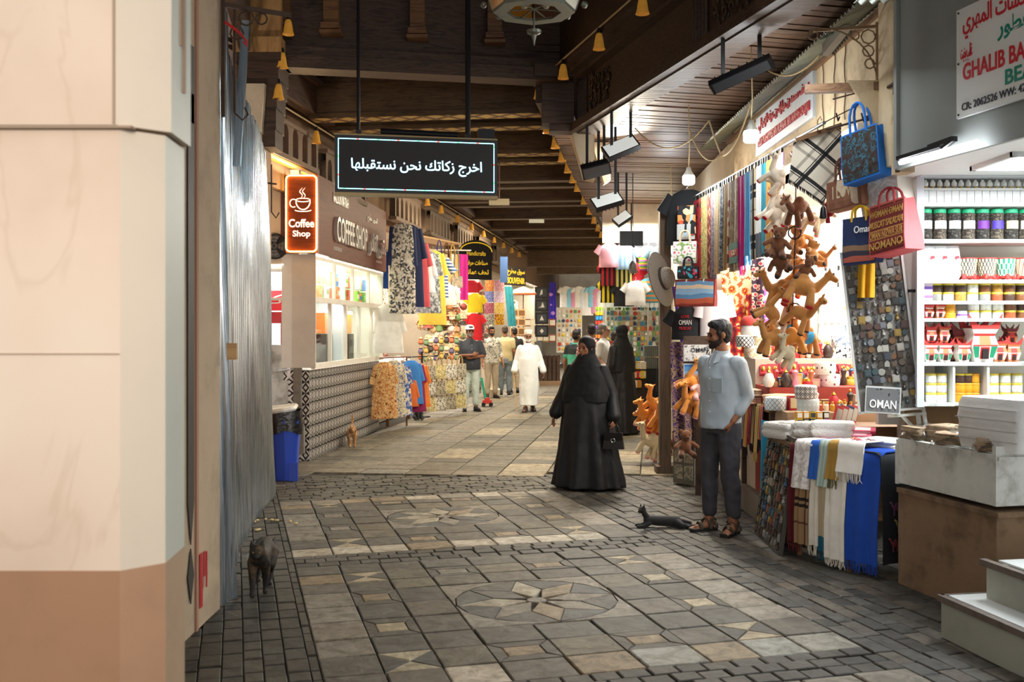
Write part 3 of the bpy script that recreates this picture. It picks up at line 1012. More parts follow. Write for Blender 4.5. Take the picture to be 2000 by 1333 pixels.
def bagf(u,v):
 an=2*PI*u
 k=0.185+0.012*math.sin(9*an)*(1-v)+0.006*math.sin(23*an+v*7)-0.01*v
 return(k*1.0*max(-0.93,min(0.93,math.cos(an)*1.2)),k*1.1*max(-0.95,min(0.95,math.sin(an)*1.2)),0.53+0.24*v+0.02*math.sin(4*an+1)*(1-v))
b.sheet(bagf,48,8,0.004)
obj('bin_bag',b,mat('black bag','#121212',0.3,bump=0.5,bs=30),bn,80)
b=MB();stackring(b,[(rrect(0.36,0.38,0.06),0.0),(rrect(0.38,0.4,0.06),0.02),(rrect(0.34,0.36,0.06),0.045)])
lid=obj('bin_lid',b,WHITE_D,bn,40,(-0.06,0.0,0.76),(0.05,-0.12,0))
fz=thing('drinks_fridge','red drinks fridge with lettered top seen through the door glass','fridge',(-3.22,13.3,0))
b=MB();b.box((0,0.12,0.95),(0.5,0.4,1.9));b.box((0,-0.09,1.0),(0.03,0.02,1.7),0);b.box((0.2,-0.09,0.95),(0.05,0.03,1.8));obj('cabinet',b,mat('fridge red','#c2202c',0.4),fz,0)
b=MB();b.box((-0.05,-0.085,1.05),(0.4,0.01,1.4));obj('fridge_door',b,mat('lit bottles','#dfe9ee',0.4,emit=0.5),fz,0)
b=MB();b.box((0,-0.05,2.05),(0.5,0.3,0.26));tp=obj('top_sign',b,mat('fridge sign red','#d3202e',0.4,emit=0.25),fz,0)
lettering('كولا',mat('white letter','#f4f2ee',0.5),tp,(0,-0.202,2.05),0.4,0.16)
fe=thing('fire_extinguisher','red fire extinguisher hanging behind the white door glass','extinguisher',(-2.83,12.82,1.45))
b=MB();b.lathe([(0.05,0),(0.065,0.02),(0.065,0.38),(0.045,0.43),(0.02,0.46),(0.02,0.49)],16);obj('cylinder',b,mat('extinguisher red','#c0182a',0.35),fe)
b=MB();b.box((0,0,0.51),(0.03,0.06,0.04));b.tube([(0,-0.02,0.51),(-0.07,-0.02,0.5),(-0.09,-0.01,0.38),(-0.085,0,0.18)],0.011,8);obj('hose',b,BLACK,fe)
b=MB();b.box((0,-0.066,0.2),(0.06,0.004,0.16));obj('paper_label',b,WHITE,fe,0)
fn_=thing('wall_fan','round black wall fan above the white door','fan',(-3.0,12.6,2.72))
b=MB()
for r in(0.05,0.09,0.13,0.165):b.tube([(r*math.cos(q*PI/12),-0.05,r*math.sin(q*PI/12))for q in range(24)],0.004,5,closed=True)
for q in range(12):b.bar((0,-0.06,0),(0.165*math.cos(q*PI/6),-0.045,0.165*math.sin(q*PI/6)),0.004,0.004)
obj('guard',b,BLACKM,fn_)
b=MB()
for q in range(4):
 an=q*PI/2
 b.sheet(lambda u,v:((0.03+0.11*u)*math.cos(an+(v-0.5)*1.0),-0.02+0.03*(v-0.5),(0.03+0.11*u)*math.sin(an+(v-0.5)*1.0)),4,4,0.004)
b.ball((0,-0.03,0),(0.04,0.03,0.04),10)
obj('blades',b,mat('fan grey','#777a7d',0.4),fn_)
b=MB();b.lathe([(0.16,0),(0.165,0.02),(0.05,0.05),(0.04,0.1)],20,M=Matrix.Rotation(-PI/2,4,'X'));obj('housing',b,BLACK,fn_)

# timber roof
def lx_r(d):return 0.28+0.137*(d-10.85)
def lx_l(d):return-2.46+0.139*(d-12.6)
b=MB()
A,B=Vector((-2.75,10.75,0)),Vector((0.62,11.42,0))
b.bar(A+Vector((0,0,5.7)),B+Vector((0,0,5.7)),0.12,2.3)
b.bar(A+Vector((0,-0.12,4.52)),B+Vector((0,-0.12,4.52)),0.3,0.14);b.bar(A+Vector((0,-0.12,4.64)),B+Vector((0,-0.12,4.64)),0.2,0.1)
endw=struct('beam_end_panel',b,WOOD_D,None,0)
b=MB()
for px in(652,815,966,742-180):
 p=at(px,0,10.9)
 x,y=p.x,10.75+(p.x+2.75)*0.2-0.14
 b.box((x,y,5.25),(0.16,0.12,0.7));b.box((x,y-0.03,4.93),(0.2,0.16,0.06));b.box((x,y-0.01,4.87),(0.23,0.18,0.04))
struct('beam_corbel',b,WOOD_M,endw,0)
b=MB();b.box((-2.66,10.42,5.55),(0.5,0.08,1.75));b.box((-2.64,10.4,4.62),(0.5,0.2,0.16))
struct('trim_grain_panel',b,wood('grained panel','#7a5530','#c49660',2.4,'Z',0.35,0.3,5),None,0)
br=MB()
for k,(w,z,h)in enumerate(((0.62,4.5,0.1),(0.5,4.36,0.18),(0.42,4.2,0.14),(0.34,4.05,0.16),(0.26,3.86,0.22),(0.18,3.66,0.18))):
 br.box((-2.52-0.12+0.02*k,10.55,z),(w*0.8,0.5-0.03*k,h))
struct('trim_bracket',br,WOOD_D,None,0)
b=MB();b.box((-2.66,10.4,3.95),(0.14,0.3,0.5),taper=(1.6,1));struct('trim_plaster_cap',b,PLASTER,None,0)
CB0,CDIR=Vector((0.72,11.35,0)),Vector((0.247,-0.969,0))
b=MB()
N=CB0+CDIR*11.5
off=Vector((0.969,0.247,0))
b.bar(CB0+Vector((0,0,4.2))+off*0.12,N+Vector((0,0,4.2))+off*0.12,0.2,0.6)
b.bar(CB0+Vector((0,0,3.96))+off*0.1,N+Vector((0,0,3.96))+off*0.1,0.34,0.09)
b.bar(CB0+Vector((0,0,4.5))+off*0.05,N+Vector((0,0,4.5))+off*0.05,0.28,0.08)
b.bar(CB0+Vector((0,0,5.0))-off*0.12,N+Vector((0,0,5.0))-off*0.12,0.12,1.0)
b.bar(CB0+Vector((0,0,4.6))-off*0.2,N+Vector((0,0,4.6))-off*0.2,0.14,0.1)
cb=struct('beam_carved',b,WOOD_D,None,0)
b=MB()
for s0 in(0.55,3.6,5.35):
 for k in range(26):
  s=s0+(k%5)*0.13+rnd(-0.03,0.03)
  z=4.07+(k//5)*0.07
  c=CB0+CDIR*s+Vector((0,0,z))-off*(-0.005)
  q0=rnd(0,6)
  b.tube([c+CDIR*0.05*math.cos(q0+a*0.8)*(1-a*0.1)+Vector((0,0,0.04*math.sin(q0+a*0.8)))for a in range(7)],[0.004,0.012,0.014,0.014,0.012,0.009,0.004],5)
for s0 in(0.25,3.3,4.55,6.3):
 c=CB0+CDIR*s0+Vector((0,0,4.24))
 for kx in(-0.12,-0.06,0,0.06,0.12):b.bar(c+CDIR*kx-Vector((0,0,0.22)),c+CDIR*kx+Vector((0,0,0.22)),0.02,0.025)
struct('beam_carving',b,WOOD_D,cb,60)
b=MB()
LW=Vector((-2.75,10.75,0))
b.bar(LW+Vector((-0.1,0,5.7)),Vector((-1.2,2.0,5.7)),0.1,2.3)
struct('beam_left_side',b,WOOD_D,None,0)
b=MB();b.box((0.52,11.42,4.25),(0.36,0.36,0.5));b.box((0.5,11.3,4.55),(0.5,0.5,0.14));b.box((0.56,11.42,3.98),(0.26,0.26,0.12));struct('beam_corner_corbel',b,WOOD_D,None,0)
b=MB();b.box((0.2,7.2,6.75),(8,9.6,0.1));struct('ceiling',b,WOOD_D,None,0)
b=MB()
e=Vector((0.137,1,0)).normalized()
for(f,s0,s1,z,w,h)in((lx_r,11.35,46,4.45,0.16,0.4),(lx_r,11.35,46,4.66,0.3,0.1),(lx_l,11.1,46,4.5,0.16,0.34),(lx_l,11.1,46,4.7,0.3,0.08)):
 b.bar((f(s0),s0,z),(f(s1),s1,z),w,h)
long_=struct('beam_eaves',b,WOOD_DY,None,0)
BEAMW=wood('roof beam wood','#3a2a1a','#5d4830',3,'X',0.5)
YEL=pat('yellow painted strip','lattice',['#5b3a1c','#a88a4a','#b99a56','#b0904c'],3.2,3.2,0.7,0.05,coord='Object')
d=12.35
k=0
while d<46:
 b=MB()
 p0,p1=Vector((lx_l(d),d+0.1,4.5)),Vector((lx_r(d),d-0.25,4.5))
 b.bar(p0,p1,0.22,0.42);b.bar(p0+Vector((0,0,-0.19)),p1+Vector((0,0,-0.19)),0.27,0.06)
 bm=struct('beam_cross',b,BEAMW,None,0)
 if k<4:
  b=MB();b.bar(p0+Vector((0,0,-0.222)),p1+Vector((0,0,-0.222)),0.26,0.006);struct('beam_strip',b,YEL,bm,0)
 d+=(0.75 if k%2==0 else 1.95)if d<21 else 2.4
 k+=1
b=MB()
b.add([(-3.2,11.0,4.82),(0.6,11.3,4.82),(6.2,48,4.82),(2.2,48,4.82)],[(3,2,1,0)])
b.add([(-3.2,11.0,4.9),(0.6,11.3,4.9),(6.2,48,4.9),(2.2,48,4.9)],[(0,1,2,3)])
struct('ceiling_lane',b,WOOD_DY,None,0)
b=MB();b.bar((0.5,31.5,3.9),(4.2,31.0,3.9),0.2,0.5);b.bar((0.9,35.5,4.0),(4.6,35,4.0),0.2,0.7);struct('beam_far',b,BEAMW,None,0)
PLK=wood('ceiling plank','#3a271a','#60422a',3,'X',0.5,0.25)
b=MB()
e1=Vector((0.969,0.247,0));e2=Vector((-0.247,0.969,0))
o0=CB0+off*0.2+Vector((0,0,4.05))
s=-11.0
while s<0.2:
 q=o0+e2*(s+0.0)
 zz=Vector((0,0,rnd(-0.006,0.006)))
 b.bar(q+zz,q+e1*4.6+zz,0.1,0.03)
 s+=0.12
s=0.2
while s<9.5:
 y0=11.35+s
 zz=4.05+rnd(-0.006,0.006)
 b.bar((lx_r(y0)+0.05,y0,zz),(lx_r(y0)+4.4,y0+0.6,zz),0.1,0.03)
 s+=0.12
struct('ceiling_planks',b,PLK,None,0)
b=MB()
pl=[(CB0+off*0.2).xy,(N+off*0.2).xy,(9.0,0.4),(9.0,14.0),(6.6,24.0),(lx_r(24)+0.1,24.0)]
b.prism([(p[0],p[1])for p in pl],0.04,0,None,4.1)
struct('ceiling_backing',b,WOOD_D,None,0)
b=MB()
b.add([(0.66,11.5,4.02),(0.95,11.5,4.02),(0.96,11.5,3.4),(0.84,11.5,3.42),(0.66,11.75,4.02),(0.95,11.75,4.02),(0.96,11.75,3.4),(0.84,11.75,3.42)],[(3,2,1,0),(4,5,6,7),(0,1,5,4),(1,2,6,5),(2,3,7,6),(3,0,4,7)])
b.add([(1.0,12.5,4.02),(1.22,12.5,4.02),(1.24,12.5,3.55),(1.16,12.5,3.5),(1.0,12.7,4.02),(1.22,12.7,4.02),(1.24,12.7,3.55),(1.16,12.7,3.5)],[(3,2,1,0),(4,5,6,7),(0,1,5,4),(1,2,6,5),(2,3,7,6),(3,0,4,7)])
struct('trim_plaster_gusset',b,PLASTER,None,0)
def screen(s0,L,n,z0=3.55,z1=4.05):
 p0=Vector((lx_l(s0)-0.12,s0,0))
 rz=math.atan2(1,0.139)
 mb=MB()
 pw=L/n
 for i in range(n):
  x0=i*pw
  rr=pw*0.28
  ar=[(x0+pw/2-rr,z0+0.05)]+[(x0+pw/2-rr*math.cos(math.radians(q*22.5)),z0+0.3+rr*1.3*math.sin(math.radians(q*22.5)))for q in range(9)]+[(x0+pw/2+rr,z0+0.05)]
  outer=[(x0,z0)]+[(x0,z0+0.3)]+[(x0+pw*q/6,z1)for q in range(7)]+[(x0+pw,z0+0.3),(x0+pw,z0)]
  m=len(ar)
  for yy,flip in((0,False),(0.1,True)):
   vs=[(x,yy,z)for x,z in outer[:m]]+[(x,yy,z)for x,z in ar]
   fs=[(j,j+1,m+j+1,m+j)for j in range(m-1)]
   mb.add(vs,[f if flip else f[::-1]for f in fs])
  vs=[(x,0,z)for x,z in ar]+[(x,0.1,z)for x,z in ar]
  mb.add(vs,[(j,j+1,m+j+1,m+j)for j in range(m-1)])
 mb.box((L/2,0.05,z0+0.02),(L,0.14,0.06));mb.box((L/2,0.05,z1+0.01),(L,0.14,0.05))
 return struct('trim_arcade',mb,mat('arcade plaster','#7d6b5a',0.85,var=0.15),None,30,p0,(0,0,rz))
for s0 in(11.0,13.3,16.9,19.6,22.4,25.2,28):screen(s0,2.0 if s0<12 else 1.9,6,*((3.7,4.12)if s0<12 else()))
b=MB()
for(s0,s1)in((11.0,13.2),(13.3,15.3)):
 b.add([(lx_l(s0)-0.12,s0,3.68),(lx_l(s1)-0.12,s1,3.68),(lx_l(s1)-1.0,s1,3.8),(lx_l(s0)-1.0,s0,3.8)],[(0,1,2,3),(3,2,1,0)])
struct('ceiling_soffit',b,mat('amber soffit','#d8a646',0.8),None,0)
area_light('cove_light',(lx_l(12.2)-0.25,12.2,3.6),(PI,0,0),0.12,2.0,9,WARM)
point_light('yard_daylight',(-3.1,7.4,1.5),70,(1,0.96,0.92),0.02)
area_light('cove_light',(lx_l(20)-0.25,20,3.6),(PI,0,0),0.12,6.0,9,WARM)
b=MB()
b.bar((lx_l(11.2)-0.42,11.2,4.1),(lx_l(58)-0.42,58,4.1),0.1,1.4)
struct('wall_upper_left',b,mat('brown upper wall','#7a6048',0.9),None,0)

# perfume stall on the right
PZ=math.atan2(-0.974,0.225)
PO=Vector((2.53,6.52,0))
def ploc(x,y,z):return PO+Matrix.Rotation(PZ,3,'Z')@Vector((x,y,z))
CONC=mat('stained brown render','#8c7156',0.9,var=0.35,vs=2.5,bump=0.35,bs=10,vcol='#5a4634')
b=MB()
b.box((0.46,0.5,0.31),(0.92,1.0,0.62));b.box((0.47,0.5,0.615),(0.95,1.02,0.03))
lw=struct('wall_low',b,CONC,None,0,PO,(0,0,PZ))
b=MB();b.box((0.93,0.62,0.5),(0.015,0.7,0.19));b.box((0.935,0.3,0.5),(0.02,0.05,0.2));struct('wall_low_tile',b,mat('beige wall tile','#cdbb9b',0.5,var=0.2,vs=6),lw,0)
b=MB()
b.box((0.44,0.02,0.8),(0.94,0.03,0.28));b.box((0.9,0.5,0.83),(0.03,1.0,0.34));b.box((-0.02,0.4,0.78),(0.03,0.8,0.26));b.box((0.44,0.5,0.72),(0.9,0.96,0.1))
b.box((0.918,0.5,0.93),(0.02,0.98,0.02));b.box((0.44,0.03,0.945),(0.9,0.05,0.012))
t=thing('counter_box','scuffed white wooden counter box on top of the brown low wall','counter',PO,PZ)
obj('panel_box',b,WHITE_D,t,0)
STP=mat('grey green step','#a9ab9d',0.6,var=0.15,vs=3)
STT=mat('white step tile','#e3e6e4',0.35,var=0.05,vs=3)
NOSE=mat('brown stone nosing','#6b5f55',0.6,var=0.4,vs=14)
SO,SZ=Vector((2.32,5.38,0)),math.atan2(-0.983,0.182)
st=thing('entry_steps','white tiled entry steps with brown stone edges beside the brown low wall','steps',SO,SZ)
b=MB();b.box((0.8,0.5,0.1),(1.6,1.0,0.2));b.box((0.85,0.7,0.3),(1.5,1.0,0.21));obj('riser',b,STP,st,0)
b=MB();b.box((0.8,0.16,0.222),(1.58,0.25,0.01));b.box((0.86,0.75,0.43),(1.46,1.0,0.01));obj('tread',b,STT,st,0)
b=MB();b.box((0.8,0.0,0.212),(1.62,0.04,0.034));b.box((0.85,0.19,0.418),(1.54,0.04,0.034));b.box((0.0,0.15,0.212),(0.02,0.3,0.034));obj('nosing',b,NOSE,st,0)
b=MB();b.box((0.78,-0.002,0.1),(0.004,0.004,0.19));obj('joint',b,MORTAR,st,0)
GREY=mat('grey green board','#8f9490',0.5,var=0.06,vs=1.5)
b=MB()
b.box((1.6,0.02,3.6),(3.2,0.04,1.77));b.box((0.0,0.01,3.6),(0.03,0.07,1.77));b.box((1.6,0.0,2.715),(3.2,0.03,0.015))
fs_=struct('wall_fascia',b,GREY,None,0,PO,(0,0,PZ))
sg=thing('shop_sign','white shop sign board with red and green lettering on grey fascia','sign',ploc(1.75,-0.03,3.23),PZ)
b=MB();b.box((0,0,0),(2.24,0.02,0.64));obj('board',b,mat('sign white','#eceeea',0.35),sg,0)
RED,GRN,INK=mat('sign red','#d3252f',0.5),mat('sign green','#128a72',0.5),mat('sign ink','#1d2230',0.5)
lettering('للكشات المهري',RED,sg,(-0.78,-0.012,0.21),0.56,0.16,bold=0.02,depth=0.002)
lettering('وعطور',GRN,sg,(-0.62,-0.012,0.1),0.3,0.12,bold=0.02,depth=0.002)
lettering('غالب بخيت',RED,sg,(-1.03,-0.012,0.05),0.1,0.1,depth=0.002,bold=0.01)
lettering('GHALIB BAKHEET S',RED,sg,(-0.62,-0.012,-0.06),0.88,0.1,bold=0.02,depth=0.002)
lettering('BEAUTY',GRN,sg,(-0.48,-0.012,-0.175),0.46,0.085,bold=0.02,depth=0.002)
lettering('CR: 2062526 WW: 4291 2005',INK,sg,(-0.72,-0.012,-0.262),0.7,0.045,bold=0.01,depth=0.002)
b=MB()
for x,z in((-1.1,0.3),(-1.1,0),(-1.1,-0.3),(0.0,-0.3)):b.ball((x,-0.012,z),0.007,6)
obj('screw',b,BLACKM,sg)
tl=thing('tube_lamp','slim white tube lamp with black bracket under the grey fascia','lamp',ploc(0.36,-0.03,2.78),PZ)
b=MB();b.tube([(-0.22,-0.05,-0.05),(0.5,-0.05,-0.05)],0.014,10);obj('tube',b,mat('tube glow','#f4f8ff',0.5,emit=14),tl)
b=MB();b.bar((-0.24,-0.045,-0.02),(0.16,-0.03,-0.008),0.05,0.025);b.bar((0.05,-0.03,0.0),(0.28,-0.03,0.012),0.04,0.03);b.bar((0.2,-0.05,-0.03),(0.3,-0.05,0.0),0.03,0.02);obj('bracket',b,BLACKM,tl,0)
SHW=mat('shelf white','#e9ebe8',0.5,var=0.04)
b=MB()
b.box((3.95,7.5,1.9),(2.4,0.06,1.9));b.box((5.1,6.0,2),(0.06,3,2.6))
struct('wall_stall_back',b,SHW,None,0)
b=MB();b.prism([(2.62,6.55),(2.95,5.2),(5.1,5.2),(5.1,7.5),(2.75,7.5)],0.04,0,None,2.74);struct('ceiling_stall',b,SHW,None,0)
pl_=thing('ceiling_panel_light','square glowing ceiling light above the spice shelves','light',(3.5,6.3,2.725))
b=MB();b.box((0,0,0),(0.9,0.5,0.02));obj('diffuser',b,mat('panel glow','#f6f8ff',0.5,emit=6),pl_,0)
b=MB()
for x in(-0.46,0.46):b.box((x,0,0),(0.03,0.56,0.03))
for y in(-0.265,0.265):b.box((0,y,0),(0.95,0.03,0.03))
obj('frame',b,SHW,pl_,0)
su=thing('shelf_unit','tall white shelf unit of spice jars and incense burners under grey fascia','shelf',(0,0,0))
SY=7.0
def sz(y):return EYE-(y-HYP)/F*SY
SHZ={'a':sz(397),'b':sz(468),'c':sz(547),'d':sz(588),'e':sz(622),'f':sz(708),'g':sz(787)}
b=MB()
b.box((2.872,SY+0.2,(sz(330)+sz(795))/2),(0.025,0.46,sz(330)-sz(795)));b.box((2.86,SY-0.02,(sz(330)+sz(795))/2),(0.05,0.025,sz(330)-sz(795)))
b.box((3.95,SY+0.1,sz(338)),(2.2,0.34,0.07))
obj('side_panel',b,mat('grey white melamine','#cfd4da',0.4),su,0)
MARBLE=mat('marbled shelf edge','#cfd4cd',0.4,var=0.3,vs=14)
for k in 'abcdefg':
 b=MB();b.box((3.98,SY+0.14,SHZ[k]-0.012),(2.2,0.32,0.024));obj('shelf_board',b,MARBLE,su,0)
for px in(1862,1929):
 b=MB();x=(px-CXP)/F*SY;b.box((x,SY+0.14,(SHZ['f']+SHZ['g'])/2-0.012),(0.016,0.3,SHZ['f']-SHZ['g']-0.026));obj('divider',b,SHW,su,0)
b=MB();b.box((2.84,SY+0.06,sz(568)),(0.05,0.05,0.02));obj('clip',b,BLACKM,su,0)
b=MB();b.box((3.98,SY+0.3,SHZ['g']/2+0.3),(2.2,0.02,SHZ['g']-0.6));struct('wall_stall_base',b,mat('tan wall','#a3805c',0.9,var=0.2),None,0)
def xs(px):return(px-CXP)/F*SY
SPICE=[pat('dark leaf spice','cells',['#23201c','#3a3630','#57524a','#2e2a26'],90,coord='Object'),pat('seed spice','cells',['#4a4238','#6d6252','#332c25'],110,coord='Object')]
def jar(name,label,x,z,r,h,lidc,fill,group,lab=None,y=SY+0.09,lidh=0.03):
 t=thing(name,label,'jar',(x,y,z),0,group)
 b=MB()
 b.lathe([(r*0.9,0),(r,0.008),(r,h*0.12),(r*0.94,h*0.18),(r,h*0.26),(r,h*0.66),(r*0.95,h*0.73),(r,h*0.8),(r*0.86,h-lidh)],16)
 obj('jar_body',b,fill,t)
 b=MB();b.lathe([(r*0.94,h-lidh),(r*0.97,h-lidh+0.004),(r*0.97,h-0.004),(r*0.9,h)],20);obj('lid',b,mat('lid '+lidc,lidc,0.45),t)
 if lab:
  b=MB()
  def fl(u,v):
   an=math.radians(-150+120*u)
   return(r*1.012*math.cos(an),r*1.012*math.sin(an),h*(0.36+0.26*v))
  b.sheet(fl,10,2,0.001);obj('jar_label',b,mat('label '+lab,lab,0.5),t)
 return t
for k in range(10):
 lb,ln=[('#f3f3f4','white'),('#f3f3f4','white'),('#f3f3f4','white'),('#f3f3f4','white'),('#6a2b8f','purple'),('#4a35a3','violet'),('#e5d49a','cream'),('#eceaf2','pale'),('#c9b050','tan'),('#f0f0f0','white')][k]
 jar('spice_jar',f'{ORD[k]} green-lidded spice jar from the shelf side panel, {ln} label',xs(1817+k*28.3),SHZ['b']+0.001,0.047,0.222,'#2fae7c',SPICE[k%2],'green-lidded spice jars',lb)
for k in range(18):
 t=thing('small_bottle',f'{ORD[k]} tiny clear bottle from the side panel in the row over the jars','bottle',(xs(1812+k*14),SY+0.04,sz(364)),0,'tiny bottles under the shelf top')
 b=MB();b.lathe([(0.012,0),(0.02,0.006),(0.02,0.03),(0.01,0.042),(0.01,0.05)],10);obj('bottle_body',b,mat('pale bottle','#e8ebe4',0.2),t)
 b=MB();b.lathe([(0.011,-0.008),(0.012,0)],8);obj('gold_base',b,mat('gold','#c79b3c',0.3,0.8),t)
b=MB();b.box((3.98,SY+0.08,sz(364)-0.016),(2.2,0.14,0.008));obj('bottle_ledge',b,SHW,su,0)
for k in range(14):
 t=thing('white_carton',f'{ORD[k]} plain white carton from the side panel on the shelf under the tiny bottles','carton',(xs(1815+k*15),SY+0.1,SHZ['a']+0.001),0,'white cartons behind the top row')
 b=MB();b.box((0,0,0.06),(0.05,0.06,0.12));obj('box_body',b,mat('white card','#f4f4f2',0.5),t,0)
for k in range(3):
 t=thing('plastic_packet',f'{["first", "second", "third"][k]} puffy white plastic packet from the side panel on the middle shelf','packet',(xs(1822+k*24),SY+0.08,SHZ['c']+0.001),0,'white packets')
 b=MB();b.loft([(0,0,0.0,0.04,0.03),(0,0,0.03,0.055,0.05),(0,0,0.12,0.055,0.055),(0,0,0.2,0.05,0.03),(0,0,0.245,0.045,0.006)],16,fold=5,amp=0.05);obj('packet_body',b,mat('white film','#f2f2f4',0.3),t)
 b=MB();b.box((0.01,-0.055,0.16),(0.03,0.004,0.02));obj('print',b,mat('sign red','#d3252f',0.5),t,0)
CUPP=[pat('painted clay a','lattice',['#2b2420','#d9c9a8','#e8dcc2','#caa96a'],18),pat('painted clay b','check',['#1e8a63','#f1ece0'],26),pat('painted clay c','v',['#e9dcc2','#c9482f','#ecdfc6','#d9a066'],16,rot=0.5)]
REDC=mat('red glaze','#c8322c',0.5)
for k in range(5):
 t=thing('clay_cup',f'{["black-dotted", "black-banded", "green-checked", "striped", "zigzag"][k]} painted clay incense cup with red scalloped foot on the middle shelf','incense burner',(xs(1900+k*38),SY+0.09,SHZ['c']+0.001),0.3*k,'painted clay cups')
 b=MB();b.lathe([(0.05,0.03),(0.058,0.06),(0.066,0.12),(0.07,0.15),(0.06,0.15),(0.05,0.08)],16);obj('bowl',b,CUPP[[0,0,1,2,2][k]],t)
 b=MB();b.lathe([(0.066,0.15),(0.071,0.152),(0.071,0.158),(0.06,0.158)],16);obj('rim',b,REDC,t)
 b=MB()
 for q in range(4):b.cap((0.045*math.cos(q*PI/2+0.78),0.045*math.sin(q*PI/2+0.78),0.03),(0.055*math.cos(q*PI/2+0.78),0.055*math.sin(q*PI/2+0.78),0.012),0.018,0.012,8)
 b.lathe([(0.04,0.012),(0.05,0.03),(0.05,0.04)],12)
 obj('foot',b,REDC,t)
TUB={'dark':'#4a3226','white':'#f1efe6','brown':'#7a4b2a','amber':'#b8863b','grey':'#8d8a84','red':'#a8502e','gold':'#e09a20'}
tn={}
def tub(px,z,cn,place,r=0.038,h=0.062,lidc='#e8cf4a',y=SY+0.07):
 key=(cn,place)
 tn[key]=tn.get(key,0)+1
 t=thing('spice_tub',f'{ORD[tn[key] - 1]} {cn} tub from the side panel, {place}','tub',(xs(px),y,z),0,'small spice tubs')
 b=MB();b.lathe([(r*0.94,0),(r,0.006),(r,h-0.016),(r*0.95,h-0.012)],14);obj('tub_body',b,mat('tub '+cn,TUB[cn],0.35,var=0.25,vs=60),t)
 b=MB();b.lathe([(r*1.02,h-0.014),(r*1.04,h-0.01),(r*1.04,h-0.003),(r*0.98,h)],16);obj('lid',b,mat('lid '+lidc,lidc,0.45),t)
seq=['dark','dark','dark','white','brown','amber','brown','dark']
for k in range(8):
 tub(1836+k*24,SHZ['d']+0.064,seq[k],'upper row on the narrow shelf')
 tub(1836+k*24,SHZ['d']+0.001,['grey','white','amber','white','grey','red','dark','brown'][k],'lower row on the narrow shelf')
for k in range(2):
 t=thing('purple_carton',f'{["lower white", "upper pink"][k]} small carton at the panel end of the narrow shelf','carton',(xs(1818),SY+0.07,SHZ['d']+0.001+0.062*k),0)
 b=MB();b.box((0,0,0.03),(0.06,0.06,0.06));obj('box_body',b,mat(f'carton v{k}',['#e8e4f0','#e6cfe0'][k],0.5),t,0)
 b=MB();b.box((0,-0.031,0.03),(0.06,0.002,0.02));obj('band',b,mat('violet band','#8a64c4',0.5),t,0)
for k in range(3):tub(1863,SHZ['e']+0.001+0.036*k,'gold','stacked on the shelf under the narrow one',0.04,0.036,'#e8a02a')
for k in range(6):
 tub(1910+k*24,SHZ['e']+0.058,['white','white','white','brown','dark','brown'][k],'upper row under the narrow shelf')
 tub(1910+k*24,SHZ['e']+0.001,['white','white','white','red','brown','white'][k],'lower row under the narrow shelf',0.038,0.056)
t=thing('blue_tub','pale blue and violet tub beside the orange stack on the shelf','tub',(xs(1886),SY+0.07,SHZ['e']+0.001))
b=MB();b.lathe([(0.038,0),(0.04,0.004),(0.04,0.05),(0.036,0.052)],14);obj('tub_body',b,mat('pale blue','#d6dbee',0.4),t)
b=MB();b.lathe([(0.041,0.015),(0.041,0.03)],14,cap=False);obj('band',b,mat('violet band','#8a64c4',0.5),t)
for bay,(p0,p1)in enumerate(((1815,1860),(1872,1922),(1938,2010))):
 for lev in range(3):
  n=[2,3,3][bay]
  for k in range(n):
   cn=['white','gold','white'][bay]if not(bay==1 and lev==2)else['dark','dark','gold'][k]
   tub(p0+11+k*(p1-p0-16)/max(1,n-0.6),SHZ['g']+0.001+lev*0.068,cn,['bottom shelf by the panel, ','bottom shelf, middle bay, ','bottom shelf, far bay, '][bay]+['lowest','middle','top'][lev]+' layer',0.037,0.066,'#e8cf4a' if cn!='gold' else '#e8a02a')
